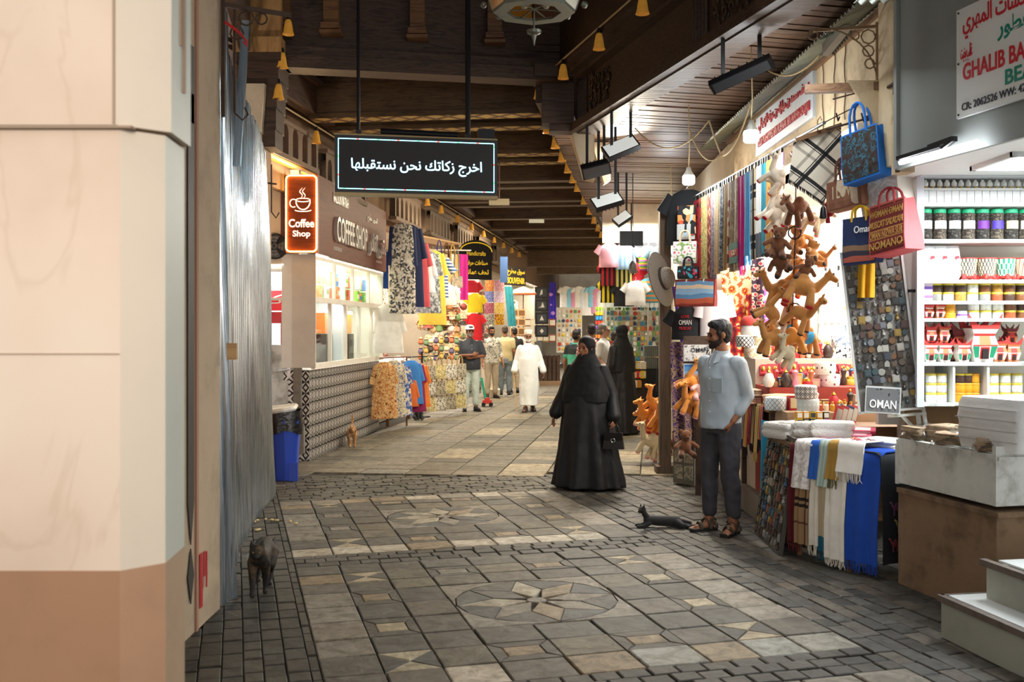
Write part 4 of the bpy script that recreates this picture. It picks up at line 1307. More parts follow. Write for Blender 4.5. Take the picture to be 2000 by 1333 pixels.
def burner(name,label,x,z,k,style,y=SY+0.08,group='painted incense burners'):
 t=thing(name,label,'incense burner',(x,y,z),0,group)
 w=0.05*k
 OR,WG,GG,MG=mat('orange clay','#c8764a',0.7),mat('white glaze','#ece6dc',0.5),mat('green glaze','#1d8a62',0.5),mat('maroon glaze','#6d1f20',0.5)
 A_,B_,C_=[(REDC,WG,OR),(OR,WG,REDC),(WG,REDC,OR),(MG,OR,REDC)][style]
 sq=lambda q:[(-w*q,-w*q),(w*q,-w*q),(w*q,w*q),(-w*q,w*q)]
 b=MB()
 stackring(b,[(sq(q),zz*k)for q,zz in((0.75,0),(0.8,0.015),(1.08,0.068),(0.86,0.112),(1.12,0.14))])
 obj('burner_body',b,A_,t,0)
 for sy in(-1,1):
  b=MB()
  b.prism([(-1.12*w,0),(1.12*w,0),(1.42*w,0.062*k),(1.0*w,0.035*k),(0.5*w,0.014*k),(-0.5*w,0.014*k),(-1.0*w,0.035*k),(-1.42*w,0.062*k)],0.16*w,0,Matrix.Translation((0,sy*w*1.05+0.08*w,0.138*k))@Matrix.Rotation(PI/2,4,'X'))
  obj('horned_rim',b,REDC if style!=3 else MG,t,0)
 f=lambda x_,z_:(x_*w,-(w*(0.8+0.28*(z_-0.015)/0.053 if z_<0.068 else 1.08-0.22*(z_-0.068)/0.044 if z_<0.112 else 0.86+0.26*(z_-0.112)/0.028)+0.002),z_*k)
 def paint(nm,P,m):
  b=MB();b.add([f(*p)for p in P],[tuple(range(len(P)))]);obj(nm,b,m,t,0)
 paint('painted_panel',[(-0.5,0.07),(0.5,0.07),(0.42,0.11),(-0.42,0.11)],C_)
 paint('painted_band',[(-1.0,0.066),(1.0,0.066),(1.03,0.072),(-1.03,0.072)],B_)
 paint('painted_band',[(-0.85,0.108),(0.85,0.108),(0.9,0.118),(-0.9,0.118)],B_)
 for s_ in(-1,1):
  paint('painted_side',[(s_*0.45,0.018),(s_*0.78,0.018),(s_*1.02,0.064),(s_*0.5,0.064)][::s_],GG if style==2 else B_)
 paint('door_frame',[(-0.38,0.012),(0.38,0.012),(0.38,0.062),(-0.38,0.062)],REDC)
 b=MB();b.box((0,-w*0.95,0.034*k),(w*0.5,w*0.34,0.042*k));obj('opening',b,mat('opening dark','#231815',0.9),t,0)  # dark block set in the door frame as its opening
 return t
zb=SHZ['f']+0.001
for k,(px,kk,stl,lab,dz,dy)in enumerate([(1824,0.86,2,'green and white horned incense burner, first from the shelf side panel',0,0),(1852,0.86,2,'green and white horned incense burner, second from the shelf side panel',0,0),(1825,0.7,0,'small red and white burner stacked on top, first from the side panel',0.14,0.0),(1851,0.7,1,'small orange burner stacked on top, second from the side panel',0.14,0.0),(1873,0.8,3,'dark maroon burner half hidden behind the white one',0,0.1),(1889,0.86,2,'white and green burner just beside the biggest burner',0,0),(1926,1.7,2,'biggest red, green and white incense burner on the shelf',0,0.02),(1904,1.5,3,'large maroon burner behind the biggest burner',0,0.16),(1962,0.95,1,'low orange clay burner beside the biggest burner',0,0.03),(1990,0.9,1,'orange clay burner by the white bottle',0,0.03),(1992,0.7,3,'small maroon burner stacked at the far end',0.13,0.06)]):
 burner('incense_burner',lab,xs(px),zb+dz,kk,stl,SY+0.08+dy)
for k in range(2):
 burner('incense_burner',['pink red burner on the shelf below the tubs, nearest the panel','red burner next to the orange tub stack'][k],xs(1820+k*22),SHZ['e']+0.001,0.62,[0,1][k],SY+0.07)
pk=thing('tissue_pack','large pack of white goods wrapped in clear plastic on the counter box','pack',ploc(0.76,0.34,0.965),PZ+0.1)
b=MB()
def wr(cx,cy,cz,dx,dy,dz,amp,seed):
 mb=MB();n=14
 vs=[]
 P=[]
 for i in range(n+1):
  P.append(rrect(1,1,0.08,3))
 rings=[]
 for i in range(9):
  z=i/8
  k=1-0.06*(abs(z-0.5)*2)**3
  rings.append(([(cx+p[0]*dx*k*(1+amp*math.sin(17*p[0]+11*p[1]+9*z+seed)),cy+p[1]*dy*k*(1+amp*math.sin(13*p[1]+21*z+seed)))for p in rrect(1,1,0.1,3)],cz+dz*z))
 stackring(mb,rings)
 return mb
obj('wrapped_stack',wr(0,0,0,0.5,0.62,0.3,0.02,1),mat('white pads','#e9e8e6',0.4,bump=0.6,bs=22),pk,60)
b=MB()
for z in(0.06,0.12,0.18,0.24):
 b.box((0,-0.315,z),(0.46,0.01,0.005))
obj('fold_line',b,mat('grey seam','#bdbab3',0.6),pk,0)
pk=thing('tissue_pack','flatter plastic wrapped pack lying behind the large white pack','pack',ploc(0.42,0.72,0.965),PZ)
obj('wrapped_stack',wr(0,0,0,0.7,0.5,0.26,0.03,4),mat('grey film','#cfcdc8',0.25,bump=0.5,bs=16),pk,60)
for k in range(5):
 pk=thing('brown_pad_bag',f'clear bag of brown pads lying on the counter box, {ORD[k]} from the scarf table','bag of pads',ploc(0.08+0.17*k,0.12+0.07*(k%2),0.957),PZ+0.2*k,'bags of brown pads')
 b=wr(0,0,0,0.2,0.2,0.1 if k%2 else 0.075,0.05,k)
 obj('pads',b,mat('brown pads','#a58d72',0.8,var=0.4,vs=25,bump=0.6,bs=30),pk,70)
 b=MB();b.sheet(lambda u,v:((u-0.5)*0.24,(v-0.5)*0.24,0.09+0.02*math.sin(9*u+k)*math.sin(7*v)-0.25*((u-0.5)**2+(v-0.5)**2)),10,10,0.001)
 obj('film',b,BAGFILM,pk,80)
t=thing('spray_bottle','white pump bottle standing by the far burner','bottle',(xs(1999),SY-0.1,SHZ['f']-0.0))
b=MB();b.lathe([(0.035,-0.1),(0.04,-0.09),(0.04,0.1),(0.015,0.13),(0.012,0.17)],14);b.box((-0.02,0,0.18),(0.06,0.02,0.02));obj('bottle_body',b,WHITE,t)

# builders for the goods of the stalls
WIRE=mat('hanger wire','#c9c4bb',0.4,0.6)
CLIPM=BLACK
def hanger(t,w,col=WIRE,z=0.0):
 b=MB()
 b.tube([(-w/2,0,z-0.05),(0,0,z+0.02),(w/2,0,z-0.05)],0.004,6)
 b.tube([(0,0,z+0.02)]+[(0.018*math.sin(a*0.6),0,z+0.055-0.02*math.cos(a*0.6))for a in range(7)],0.003,6)
 return obj('hanger',b,col,t)
def garment(label,cat,loc,rz,m,w=0.5,h=0.65,sl=0.2,slw=0.075,flare=1.0,neck=0.08,name='hanging_shirt',group=None,hang=True,sang=55,fold=0.03,msl=None,d=0.055):
 """a garment on a hanger; loc is the shoulder line"""
 t=thing(name,label,cat,loc,rz,group)
 b=MB()
 sh=w*0.43
 wz=lambda q:w/2*(1+(flare-1)*q)
 rings=[(0,0,-h,wz(1),d*1.15*flare,fold*1.6),(0,0,-h*0.98,wz(1)*1.005,d*1.2*flare,fold*1.6)]
 for q in(0.8,0.6,0.4,0.22):rings.append((0,0,-h*q,wz(q)*(0.97 if q==0.4 else 1),d*(1+0.2*q),fold*q))
 rings+=[(0,0,-0.08,sh,d,0),(0,0,-0.035,sh*0.86,d*0.8,0),(0,0,-0.008,sh*0.55,d*0.66,0),(0,0,0.004,neck,d*0.6,0),(0,-0.004,-0.012,neck*0.8,d*0.45,0)]
 b.loft(rings,28,fold=7,amp=0,ph=rnd(0,6))
 obj('cloth_body',b,m,t,70)
 if sl>0:
  for s in(-1,1):
   b=MB()
   an=math.radians(sang)
   p0=Vector((s*sh*0.86,0,-0.06))
   p1=p0+Vector((s*math.cos(an),0,-math.sin(an)))*sl
   mid=p0.lerp(p1,0.5)+Vector((0,-0.006,0))
   b.tube([p0,mid,p1],[slw*0.95,slw*0.9,slw*0.95],14)
   for i in range(len(b.v)):
    x,y,z=b.v[i]
    b.v[i]=(x,y*0.5,z)
   b.uv=[[(b.v[i][0],b.v[i][2])for i in f]for f in b.f]
   obj('sleeve',b,msl or m,t,70)
 if hang:hanger(t,w*0.8)
 return t
def strip(label,loc,rz,w,h,m,name='hanging_scarf',cat='scarf',group=None,fold=0.012,nf=2.5,fringe=None,clip=True,band=None,th=0.012,sway=0.0,taper=1.0,fl=0.1):
 """a cloth hanging down from loc, its width along local x"""
 t=thing(name,label,cat,loc,rz,group)
 ph=rnd(0,6)
 def fn(u,v):
  k=1+(taper-1)*v
  return((u-0.5)*w*k+sway*v,fold*(0.4+v)*math.sin(nf*2*PI*u+ph+v*0.8),-h*v)
 b=MB()
 b.sheet(fn,max(8,int(nf*7)),12,th,0,w,h)
 o=obj('cloth',b,m,t,75)
 if clip:
  b=MB();b.box((-w*0.28,0,0.02),(0.018,0.02,0.05));b.box((w*0.28,0,0.02),(0.018,0.02,0.05));obj('clip',b,CLIPM,t,0)
 if fringe:
  b=MB()
  n=max(6,int(w/0.016))
  for i in range(n):
   u=(i+0.5)/n
   x,y,z=fn(u,1)
   b.tube([(x,y,z+0.004),(x+rnd(-0.006,0.006),y+rnd(-0.006,0.006),z-fl*0.5),(x+rnd(-0.014,0.014),y+rnd(-0.012,0.012),z-fl*rnd(0.85,1.1))],[0.004,0.0045,0.002],5)
  obj('fringe',b,fringe,t)
 return t
def tote(label,loc,rot,w,h,dp,front,side,handle,hh=0.22,group=None,name='tote_bag',hcol=None):
 """a carrier bag hanging from its handles: loc is the middle of the bag's mouth"""
 t=thing(name,label,'bag',loc,0,group,rot)
 b=MB()
 x,y=w/2,dp/2
 vs=[(-x,-y*0.5,0),(x,-y*0.5,0),(x,y*0.5,0),(-x,y*0.5,0),(-x*1.02,-y,-h*0.75),(x*1.02,-y,-h*0.75),(x*1.02,y,-h*0.75),(-x*1.02,y,-h*0.75),(-x,-y,-h),(x,-y,-h),(x,y,-h),(-x,y,-h),(x*0.86,0,-h*0.02),(x*0.93,0,-h*0.5),(-x*0.86,0,-h*0.02),(-x*0.93,0,-h*0.5)]
 fs=[(0,4,5,1),(4,8,9,5),(2,6,7,3),(6,10,11,7),(8,11,10,9),(1,5,13,12),(12,13,6,2),(5,9,10,6),(5,6,13),(3,7,15,14),(14,15,4,0),(4,7,11,8),(4,15,7),(0,1,12),(0,12,14),(2,3,14),(2,14,12)]
 b.add(vs,fs)
 obj('bag_body',b,side,t,30)
 b=MB()
 e=0.003
 b.add([(-x*0.94,-y*0.5-e,-h*0.03),(x*0.94,-y*0.5-e,-h*0.03),(x*0.96,-y-e,-h*0.75),(-x*0.96,-y-e,-h*0.75),(x*0.95,-y-e,-h*0.96),(-x*0.95,-y-e,-h*0.96)],[(3,2,1,0),(5,4,2,3)],0,[(0,h),(w,h),(w,h*0.25),(0,h*0.25),(w,0),(0,0)])
 pr=obj('front_print',b,front,t,0)
 for yy in(-y*0.5,y*0.5):
  b=MB()
  b.tube([(-w*0.22,yy,-0.03)]+[(-w*0.22*math.cos(a*PI/8),yy*(1-0.6*math.sin(a*PI/8)),hh*math.sin(a*PI/8)**0.6)for a in range(9)]+[(w*0.22,yy,-0.03)],0.009,8)
  obj('handle',b,hcol or handle,t)
 return t,pr
def plush(kind,name,label,colm,padm,loc,rot,scale=1.0,group=None,extra=None):
 key=(kind,)
 t=thing(name,label,'plush toy',loc,0,group,rot)
 t.scale=(scale,)*3
 if key not in PLM:
  b=MB()
  if kind=='camel':
   b.ball((0,0,0),(0.085,0.05,0.055),14);b.ball((0.01,0,0.045),(0.04,0.035,0.035),12)
   b.cap((-0.075,0,0.01),(-0.115,0,0.085),0.028,0.022);b.ball((-0.128,0,0.105),(0.034,0.027,0.027),12);b.cap((-0.14,0,0.1),(-0.17,0,0.09),0.02,0.017)
   for s in(-1,1):
    b.cap((-0.12,s*0.022,0.125),(-0.112,s*0.032,0.142),0.01,0.006,8)
    for x in(-0.055,0.055):b.cap((x,s*0.03,-0.02),(x*1.25,s*0.05,-0.105),0.02,0.026)
   b.cap((0.085,0,0.01),(0.11,0,-0.03),0.008,0.007,8)
  elif kind=='bear':
   b.ball((0,0,0),(0.06,0.052,0.068),14);b.ball((0,-0.008,0.1),(0.054,0.048,0.048),14);b.ball((0,-0.05,0.088),(0.024,0.02,0.018),10)
   for s in(-1,1):
    b.ball((s*0.045,0.0,0.138),(0.022,0.012,0.022),10)
    b.cap((s*0.05,-0.01,0.035),(s*0.1,-0.035,0.0),0.02,0.022);b.cap((s*0.035,-0.01,-0.045),(s*0.06,-0.07,-0.07),0.024,0.028)
  elif kind=='giraffe':
   b.ball((0,0,0),(0.075,0.045,0.05),14);b.cap((-0.06,0,0.02),(-0.085,0,0.13),0.026,0.02);b.ball((-0.1,0,0.15),(0.036,0.026,0.025),12)
   for s in(-1,1):
    b.cap((-0.088,s*0.012,0.165),(-0.085,s*0.014,0.195),0.006,0.008,8)
    for x in(-0.05,0.05):b.cap((x,s*0.028,-0.02),(x*1.4,s*0.06,-0.1),0.02,0.024)
  o=fuse(b,'toy_body',[colm],0.007,3)
  PLM[key]=o.data
  o.parent=t
 else:
  me=PLM[key].copy()
  me.materials.clear();me.materials.append(colm)
  obj('toy_body',me,None,t)
 b=MB()
 if kind in('camel','giraffe'):
  for s in(-1,1):
   for x in(-0.055,0.055):
    k=1.25 if kind=='camel' else 1.3
    b.ball((x*k*1.02,s*0.052*(1 if kind=='camel' else 1.13),-0.122 if kind=='camel' else-0.116),(0.0235,0.0235,0.012),10)
 else:
  for s in(-1,1):b.ball((s*0.062,-0.092,-0.074),(0.022,0.01,0.022),10)
 for k in range(0,len(b.v),len(b.v)//(4 if kind!='bear' else 2)):
  pass
 n=4 if kind!='bear' else 2
 per=len(b.f)//n
 pv=len(b.v)//n
 for k in range(n):
  q=MB();q.add(b.v[k*pv:(k+1)*pv],[[i-k*pv for i in f]for f in b.f[k*per:(k+1)*per]])
  obj('foot_pad',q,padm,t)
 e={'camel':[(-0.145,s*0.024,0.118)for s in(-1,1)],'giraffe':[(-0.115,s*0.023,0.16)for s in(-1,1)],'bear':[(s*0.02,-0.052,0.112)for s in(-1,1)]}[kind]
 for p in e:
  q=MB();q.ball(p,0.006,8);obj('eye',q,BLACK,t)
 if kind=='bear':
  q=MB();q.ball((0,-0.07,0.092),(0.008,0.006,0.006),8);obj('nose',q,BLACK,t)
 if extra:
  q=MB()
  if extra[0]=='saddle':q.lathe([(0.052,-0.03),(0.056,0),(0.052,0.03)],14,M=Matrix.Rotation(PI/2,4,'Y'),cap=False);obj('saddle_cloth',q,extra[1],t)
  if extra[0]=='tag':q.box((0.03,-0.06,-0.01),(0.03,0.003,0.03));obj('paper_tag',q,WHITE,t,0)
 return t
PLM={}
def kumma(label,loc,m,r=0.088,h=0.1,rz=0,group='embroidered caps',name='embroidered_cap',tilt=0):
 t=thing(name,label,'cap',loc,rz,group,(tilt,0,rz)if tilt else None)
 b=MB();b.lathe([(r*0.94,0),(r*0.97,0.004),(r*1.0,h*0.5),(r*1.0,h*0.92),(r*0.96,h)],28)
 b.uv=[[(u*6,v*10)for(u,v)in q]if q else None for q in b.uv]
 obj('cap_band',b,m,t,50)
 b=MB();b.lathe([(r*0.97,h*0.985),(r*0.93,h+0.006),(r*0.5,h+0.012),(0.004,h+0.01)],24);obj('cap_crown',b,mat('cap white','#f2f1ee',0.8),t,60)
 return t
def folded(label,loc,rz,w,d,h,m,n=3,name='folded_scarf',cat='folded cloth',group=None,tilt=(0,0)):
 """a folded cloth with rounded layered edges"""
 t=thing(name,label,cat,loc,0,group,(tilt[0],tilt[1],rz))
 b=MB()
 lay=h/n
 pr=[]
 for k in range(n):
  z0=lay*k
  for a,q in((0.0,0.94),(0.25,0.99),(0.5,1.0),(0.75,0.99),(0.97,0.94)):pr.append((q*(1-0.02*math.sin(k*2.1)),z0+lay*a))
 rings=[]
 for q,z in pr:
  rings.append(([(x*q+0.004*math.sin(9*y+z*60),y*q+0.004*math.sin(11*x+z*50))for x,y in rrect(w,d,min(w,d)*0.12,3)],z))
 stackring(b,rings)
 b.uv=[[(b.v[i][0]+w,b.v[i][1]+b.v[i][2])for i in f]for f in b.f]
 obj('cloth',b,m,t,70)
 return t
def drape(label,p0,p1,inn,z,zend,m,name='draped_scarf',group=None,fringe=None,fl=0.06,lift=0.0,wav=0.012,nf=2,bulge=0.03,skew=0.0,parts=None):
 """a cloth lying on a table edge p0-p1 and hanging down outside it; inn points into the table"""
 p0,p1,inn=Vector((*p0,0)),Vector((*p1,0)),Vector((*inn,0)).normalized()
 t=thing(name,label,'scarf',(p0.x,p0.y,0),0,group)
 L=(p1-p0).length
 hang=z-zend
 tot=0.22+hang
 ph=rnd(0,6)
 def fn(u,v):
  s=v*tot
  q=(p1-p0)*u
  if s<0.2:
   c=inn*(0.2-s)+Vector((0,0,z+0.012+lift))
  else:
   k=min(1,(s-0.2)/0.04)
   dz=(s-0.2)/(tot-0.2)*hang
   c=-inn*(0.012+bulge*min(1,dz*2)+wav*math.sin(nf*2*PI*u+ph)*min(1,dz*3))+Vector((0,0,z+(0.012+lift)*(1-k)-dz))
   c+=(p1-p0).normalized()*skew*dz
  return q+c
 b=MB()
 b.sheet(fn,14,22,0.008,0,L,tot)
 b.f=[f[::-1]for f in b.f]
 b.uv=[u[::-1]if u else u for u in b.uv]
 obj('cloth',b,m,t,75)
 if fringe:
  b=MB()
  n=max(6,int(L/0.012))
  for i in range(n):
   p=fn((i+0.5)/n,1)
   f2=min(fl,p.z-0.01)if p.z>0.02 else fl
   b.tube([p+Vector((0,0,0.004)),p+Vector((rnd(-0.006,0.006),rnd(-0.006,0.006),-f2*0.5)),p+Vector((rnd(-0.012,0.012),rnd(-0.012,0.012),-f2*rnd(0.8,1.0)))],[0.0035,0.004,0.002],5)
  obj('fringe',b,fringe,t)
 return t
def simple_box(name,label,cat,loc,rz,dims,m,m2=None,group=None,tilt=(0,0)):
 t=thing(name,label,cat,loc,0,group,(tilt[0],tilt[1],rz))
 b=MB();b.box((0,0,dims[2]/2),dims);obj('case',b,m,t,0)
 if m2:
  b=MB();b.box((0,-dims[1]/2-0.001,dims[2]/2),(dims[0]*0.8,0.003,dims[2]*0.7));b.box((0,0,dims[2]+0.001),(dims[0]*0.8,dims[1]*0.7,0.003));obj('printed_face',b,m2,t,0)
 return t
MAGC=['#54483d','#66676b','#8a7034','#3a3d44','#4c3530','#8f8b82','#38474a','#3e362f','#67492f','#a09b90','#463a2e','#2f2d29']
def magnets(where,M,w,h,nu,nv,cats='souvenir',size=0.05,seed=1,skip=None,names='souvenir_magnet',cols=MAGC,ny=0.012,gap=0.012):
 """rows of little souvenirs pinned on a board: M is the board's frame, local xz in its plane, -y outwards"""
 random.seed(seed)
 sh=[]
 for k in range(5):
  b=MB()
  s=size
  if k==0:b.box((0,0,0),(s*0.8,ny,s*0.9));b.box((0,-ny*0.6,0),(s*0.6,ny*0.4,s*0.66))
  elif k==1:
   b.lathe([(s*0.42,-ny/2),(s*0.44,0),(s*0.36,ny/2)],14,M=Matrix.Rotation(PI/2,4,'X'))
  elif k==2:
   b.box((0,0,-s*0.15),(s*0.62,ny,s*0.5));b.prism([(-s*0.31,s*0.1),(s*0.31,s*0.1),(0,s*0.48)],ny,0,Matrix.Translation((0,ny/2,0))@Matrix.Rotation(PI/2,4,'X'))
  elif k==3:
   b.lathe([(s*0.1,-s*0.45),(s*0.26,-s*0.3),(s*0.2,0),(s*0.1,s*0.1),(s*0.16,s*0.3),(s*0.05,s*0.45)],10)
  else:
   b.tube([(s*0.22*math.cos(a*PI/4),0,s*0.25+s*0.2*math.sin(a*PI/4))for a in range(8)],s*0.05,6,closed=True);b.box((0,0,-s*0.2),(s*0.3,ny,s*0.46))
  sh.append(b.mesh('souvenir',mat('souvenir tint','#888888',0.35)))
 R=M.to_euler()
 for j in range(nv):
  for i in range(nu):
   if skip and skip(i,j):continue
   c=random.choice(cols)
   me=sh[random.randrange(5)]
   key=(me.name,c)
   if key not in MGC:
    m2=me.copy();m2.materials.clear();m2.materials.append(mat('souvenir '+c,c,0.35,0.4 if c in('#8d8f93','#c9a83c')else 0));MGC[key]=m2
   o=bpy.data.objects.new(names,MGC[key])
   COL.objects.link(o)
   o.location=M@Vector((-w/2+w*(i+0.5)/nu+rnd(-0.006,0.006),-ny*0.5-0.002,h/2-h*(j+0.5)/nv+rnd(-0.006,0.006)))
   o.rotation_euler=(R.x,R.y+rnd(-0.12,0.12),R.z)
   o.scale=(rnd(0.85,1.2),)*3
   tag(o,f'pinned souvenir, {ORD[j]} row down, {ORD[i]} along, on {where}',cats,'souvenirs on '+where)
 random.seed(99+seed)
MGC={}

# textile and souvenir stall on the right
b=MB()
b.prism([(2.13,7.95),(2.13,11.6),(4.6,11.6),(4.6,7.55),(2.9,7.55)][::-1],0.22,0,None,0)
struct('floor_platform',b,mat('grey kerb concrete','#8d8578',0.9,var=0.25,vs=4,bump=0.3),None,0)
b=MB()
b.box((2.68,9.1,3.68),(0.16,5.1,1.1));b.box((2.66,6.72,3.52),(0.22,0.42,1.5));b.box((2.6,6.62,3.5),(0.1,0.14,1.6))
struct('wall_stall_facade',b,PLASTER_G,None,0)
b=MB()
b.box((3.4,10.75,1.7),(2.4,0.1,3.0));b.box((4.35,9.1,1.7),(0.1,3.3,3.0));b.box((3.75,7.48,1.7),(1.7,0.04,3.0))
struct('wall_textile_back',b,mat('bright stall wall','#efe6d8',0.8),None,0)
b=MB();b.box((3.5,9.1,3.16),(1.9,3.5,0.06));struct('ceiling_textile',b,WHITE,None,0)
b=MB()
for y,z0,z1,x in((8.3,3.15,3.9,2.592),(8.0,3.2,4.0,2.592),(7.75,3.3,4.0,2.592)):
 b.tube([(x,y+0.02*math.sin(k*1.7),z0+(z1-z0)*k/8)for k in range(9)],0.005,5)
tag(obj('wall_cable',b,mat('old cable','#7d6a52',0.8),None),'old cables running down the stained plaster beside the red lettered sign','cable')
b=MB();b.tube([(2.54,6.56,2.7),(2.54,6.56,3.6),(2.53,6.56,4.0)],0.016,8);b.tube([(2.54,6.56,3.3),(2.54,6.72,3.3)],0.012,8);b.box((2.54,6.55,3.9),(0.05,0.05,0.12));b.box((2.54,6.55,3.25),(0.05,0.05,0.07))
tag(obj('wall_pipe',b,IRON,None,40),'rusty pipe and junction on the plaster edge by the grey fascia','pipe')
br=thing('scroll_bracket','wrought iron scroll bracket on the plaster near the corrugated awning','bracket',(2.56,6.98,3.62))
b=MB()
b.bar((0,0,-0.3),(0,0,0.2),0.02,0.02);b.bar((0,0,0.17),(-0.42,0.1,0.17),0.02,0.02)
obj('arm',b,mat('tan painted iron','#8f7658',0.7,0.2),br,0)
b=MB()
for k,(x,z,r)in enumerate(((-0.06,0.1,0.05),(-0.06,0.0,0.04),(-0.05,-0.09,0.035),(-0.15,0.11,0.03))):
 b.tube([(x+r*math.cos(a*0.8),0.1*-x,z+r*math.sin(a*0.8))for a in range(8)],0.006,5,closed=True)
b.tube([(-0.4+0.4*math.sin(a*PI/16),0.1*(0.4-0.4*math.sin(a*PI/16)),0.17-0.4+0.4*math.cos(a*PI/16))for a in range(9)],0.006,5)
b.tube([(-0.42+0.035*math.cos(a*0.8),0.1,0.14+0.035*math.sin(a*0.8))for a in range(8)],0.006,5,closed=True)
obj('scroll',b,mat('tan painted iron','#8f7658',0.7,0.2),br)
wb=thing('wooden_bracket','wooden bracket arm with mottled plate sticking out of the plaster wall','bracket',(2.5,6.95,3.3))
b=MB();b.bar((0.06,0,0.06),(-0.42,0.12,0.07),0.06,0.06);obj('arm',b,WOOD_M,wb,0)
b=MB();b.prism([(0.06,-0.26),(0.06,0.1),(-0.16,0.1)],0.02,0,Matrix.Rotation(PI/2,4,'X'));obj('plate',b,PLASTER_G,wb,0)
aw=thing('corrugated_awning','narrow corrugated metal awning running above the red lettered sign','awning',(0,0,0))
def awf(u,v):
 y=6.7+5.6*u
 return(2.3+0.27*v+0.04*(0.5-u),y,3.86+0.1*v+0.014*math.sin(2*PI*(y/0.076)))
b=MB();b.sheet(awf,440,2,0.004);obj('awning_sheet',b,mat('awning metal','#8c948c',0.45,0.7,var=0.3,vs=4),aw,60)
b=MB();b.sheet(lambda u,v:(2.3+0.6*v,6.25+0.45*u,3.86+0.03*v+0.014*math.sin(2*PI*0.6*v/0.076)),2,60,0.004);obj('roof_sheet',b,mat('awning metal','#8c948c',0.45,0.7),aw,60)
b=MB();b.bar((2.6,6.9,3.9),(2.58,11.9,3.9),0.05,0.04);obj('batten',b,WOOD_M,aw,0)
fl=thing('white_floodlight','white rectangular floodlight mounted above the awning by the plank ceiling','floodlight',at(1633,72,7.4),0,None,(math.radians(-30),math.radians(-35),math.radians(-60)))
b=MB();b.box((0,0,0),(0.26,0.05,0.16));obj('housing',b,WHITE_D,fl,20)
b=MB()
for k in range(9):b.box((-0.1+k*0.025,0.04,0),(0.006,0.04,0.13))
obj('fins',b,mat('grey fin','#8a8f86',0.5,0.5),fl,0)
ss=thing('hanging_shop_sign','pale blue sign board with two lines of red lettering under the corrugated awning','sign',(2.585,9.5,3.69),math.radians(-90))
b=MB();b.box((0,0,0),(1.98,0.03,0.41));obj('board',b,mat('pale sign blue','#c9d4dd',0.4,var=0.06),ss,0)
RDL=mat('raised red letter','#b32430',0.5)
lettering('يوسف محمد بن مبارك بن عرفه الزدجالي',RDL,ss,(0.03,-0.016,0.08),1.75,0.15,depth=0.012,bold=0.012)
lettering('YUSUF MOHAMMED BIN MUBARAK BIN ARAFAH ZADJALI',RDL,ss,(0.02,-0.016,-0.1),1.8,0.11,depth=0.012,bold=0.012)
R0,R1,RZ_=Vector((2.25,7.17,3.154)),Vector((2.03,11.6,3.154)),3.154
RA=math.atan2(R0.y-R1.y,R0.x-R1.x)
rl=thing('hanging_rail','long metal hanging rail along the front of the textile stall','rail',R0)
b=MB();b.tube([(0,0,0),tuple(R1-R0)],0.013,10);obj('bar',b,mat('dull rail steel','#7d7f82',0.45,0.9),rl)
b=MB()
for q in(0.08,0.5,0.92):
 p=(R1-R0)*q
 b.tube([p+Vector((0,0,0.01)),p+Vector((0.45,0,0.24))],0.005,6)
obj('stay',b,IRON,rl)
def rail_pt(px):
 y=2.606/((px-1000)/F+0.0497)
 return Vector((2.25-0.0497*(y-7.17),y,RZ_))
PAIS=pat('paisley gold','noise',['#5f5a2c','#cbb977','#8a7a3c','#d9c98c'],38)
SCARVES=[(1355,1371,545,pat('red black floral','dots',['#a8222b','#1c1416'],16,12),'red scarf with black floral print',None),(1371,1381,545,PAIS,'yellow green paisley scarf',None),(1381,1390,545,pat('rust lattice','lattice',['#5a2a22','#8e3f30','#b98a6a','#7c382c'],8,5),'rust red lattice scarf',None),(1390,1399,547,pat('mauve paisley','noise',['#3b3238','#857880','#5c4f57','#988b92'],26),'mauve grey paisley scarf',None),(1398,1405,536,pat('tan figured','noise',['#7c6648','#b59b70','#8d7652'],40),'narrow tan figured scarf',None),(1404,1414,530,pat('charcoal figured','cells',['#2f3035','#8b8d92','#44464c','#6d6f75'],60),'charcoal and grey speckled scarf',None),(1413,1421,528,fab('#9a7b4a'),'plain old gold scarf',None),(1421,1430,523,pat('cream red flower','dots',['#cbb9a4','#8c2a2c','#6b4a3a'],14,10),'cream scarf with dark red flowers',None),(1429,1445,530,pat('beige monogram','cells',['#a08e74','#8d7b62','#b09e83','#97856b'],30),'beige scarf with green and red band lettered GU',None),(1443,1454,520,fab('#b01070'),'magenta scarf with magenta fringe',mat('magenta fringe','#c8148a',0.8)),(1453,1466,500,fab('#4f8fbd'),'sky blue scarf with blue fringe',mat('blue fringe','#2f8ac4',0.8)),(1465,1479,507,pat('cream plaid','plaid',['#efe6d2','#2b2a2a','#efe6d2','#2b2a2a','#efe6d2','#b89a80','#efe6d2'],4.2,2.2,pos=[0,0.3,0.42,0.46,0.58,0.8,0.83]),'cream scarf with black plaid stripes',None),(1479,1490,503,pat('white over grey','h',['#e8e6e2','#5c6068','#e8e6e2'],1.05,1.05,pos=[0,0.62,0.97]),'white scarf with grey lower half',None),(1489,1498,495,fab('#2b7f8e'),'plain teal scarf',None),(1497,1513,500,pat('ochre silk','noise',['#8a5c22','#b07c38','#9c6c2c'],5),'wide ochre brown scarf',None),(1513,1531,492,pat('cream lilac hem','h',['#b48ab0','#e6d8c4','#e6d8c4'],0.8,0.8,pos=[0,0.08,0.5]),'cream shawl with lilac hem',None)]
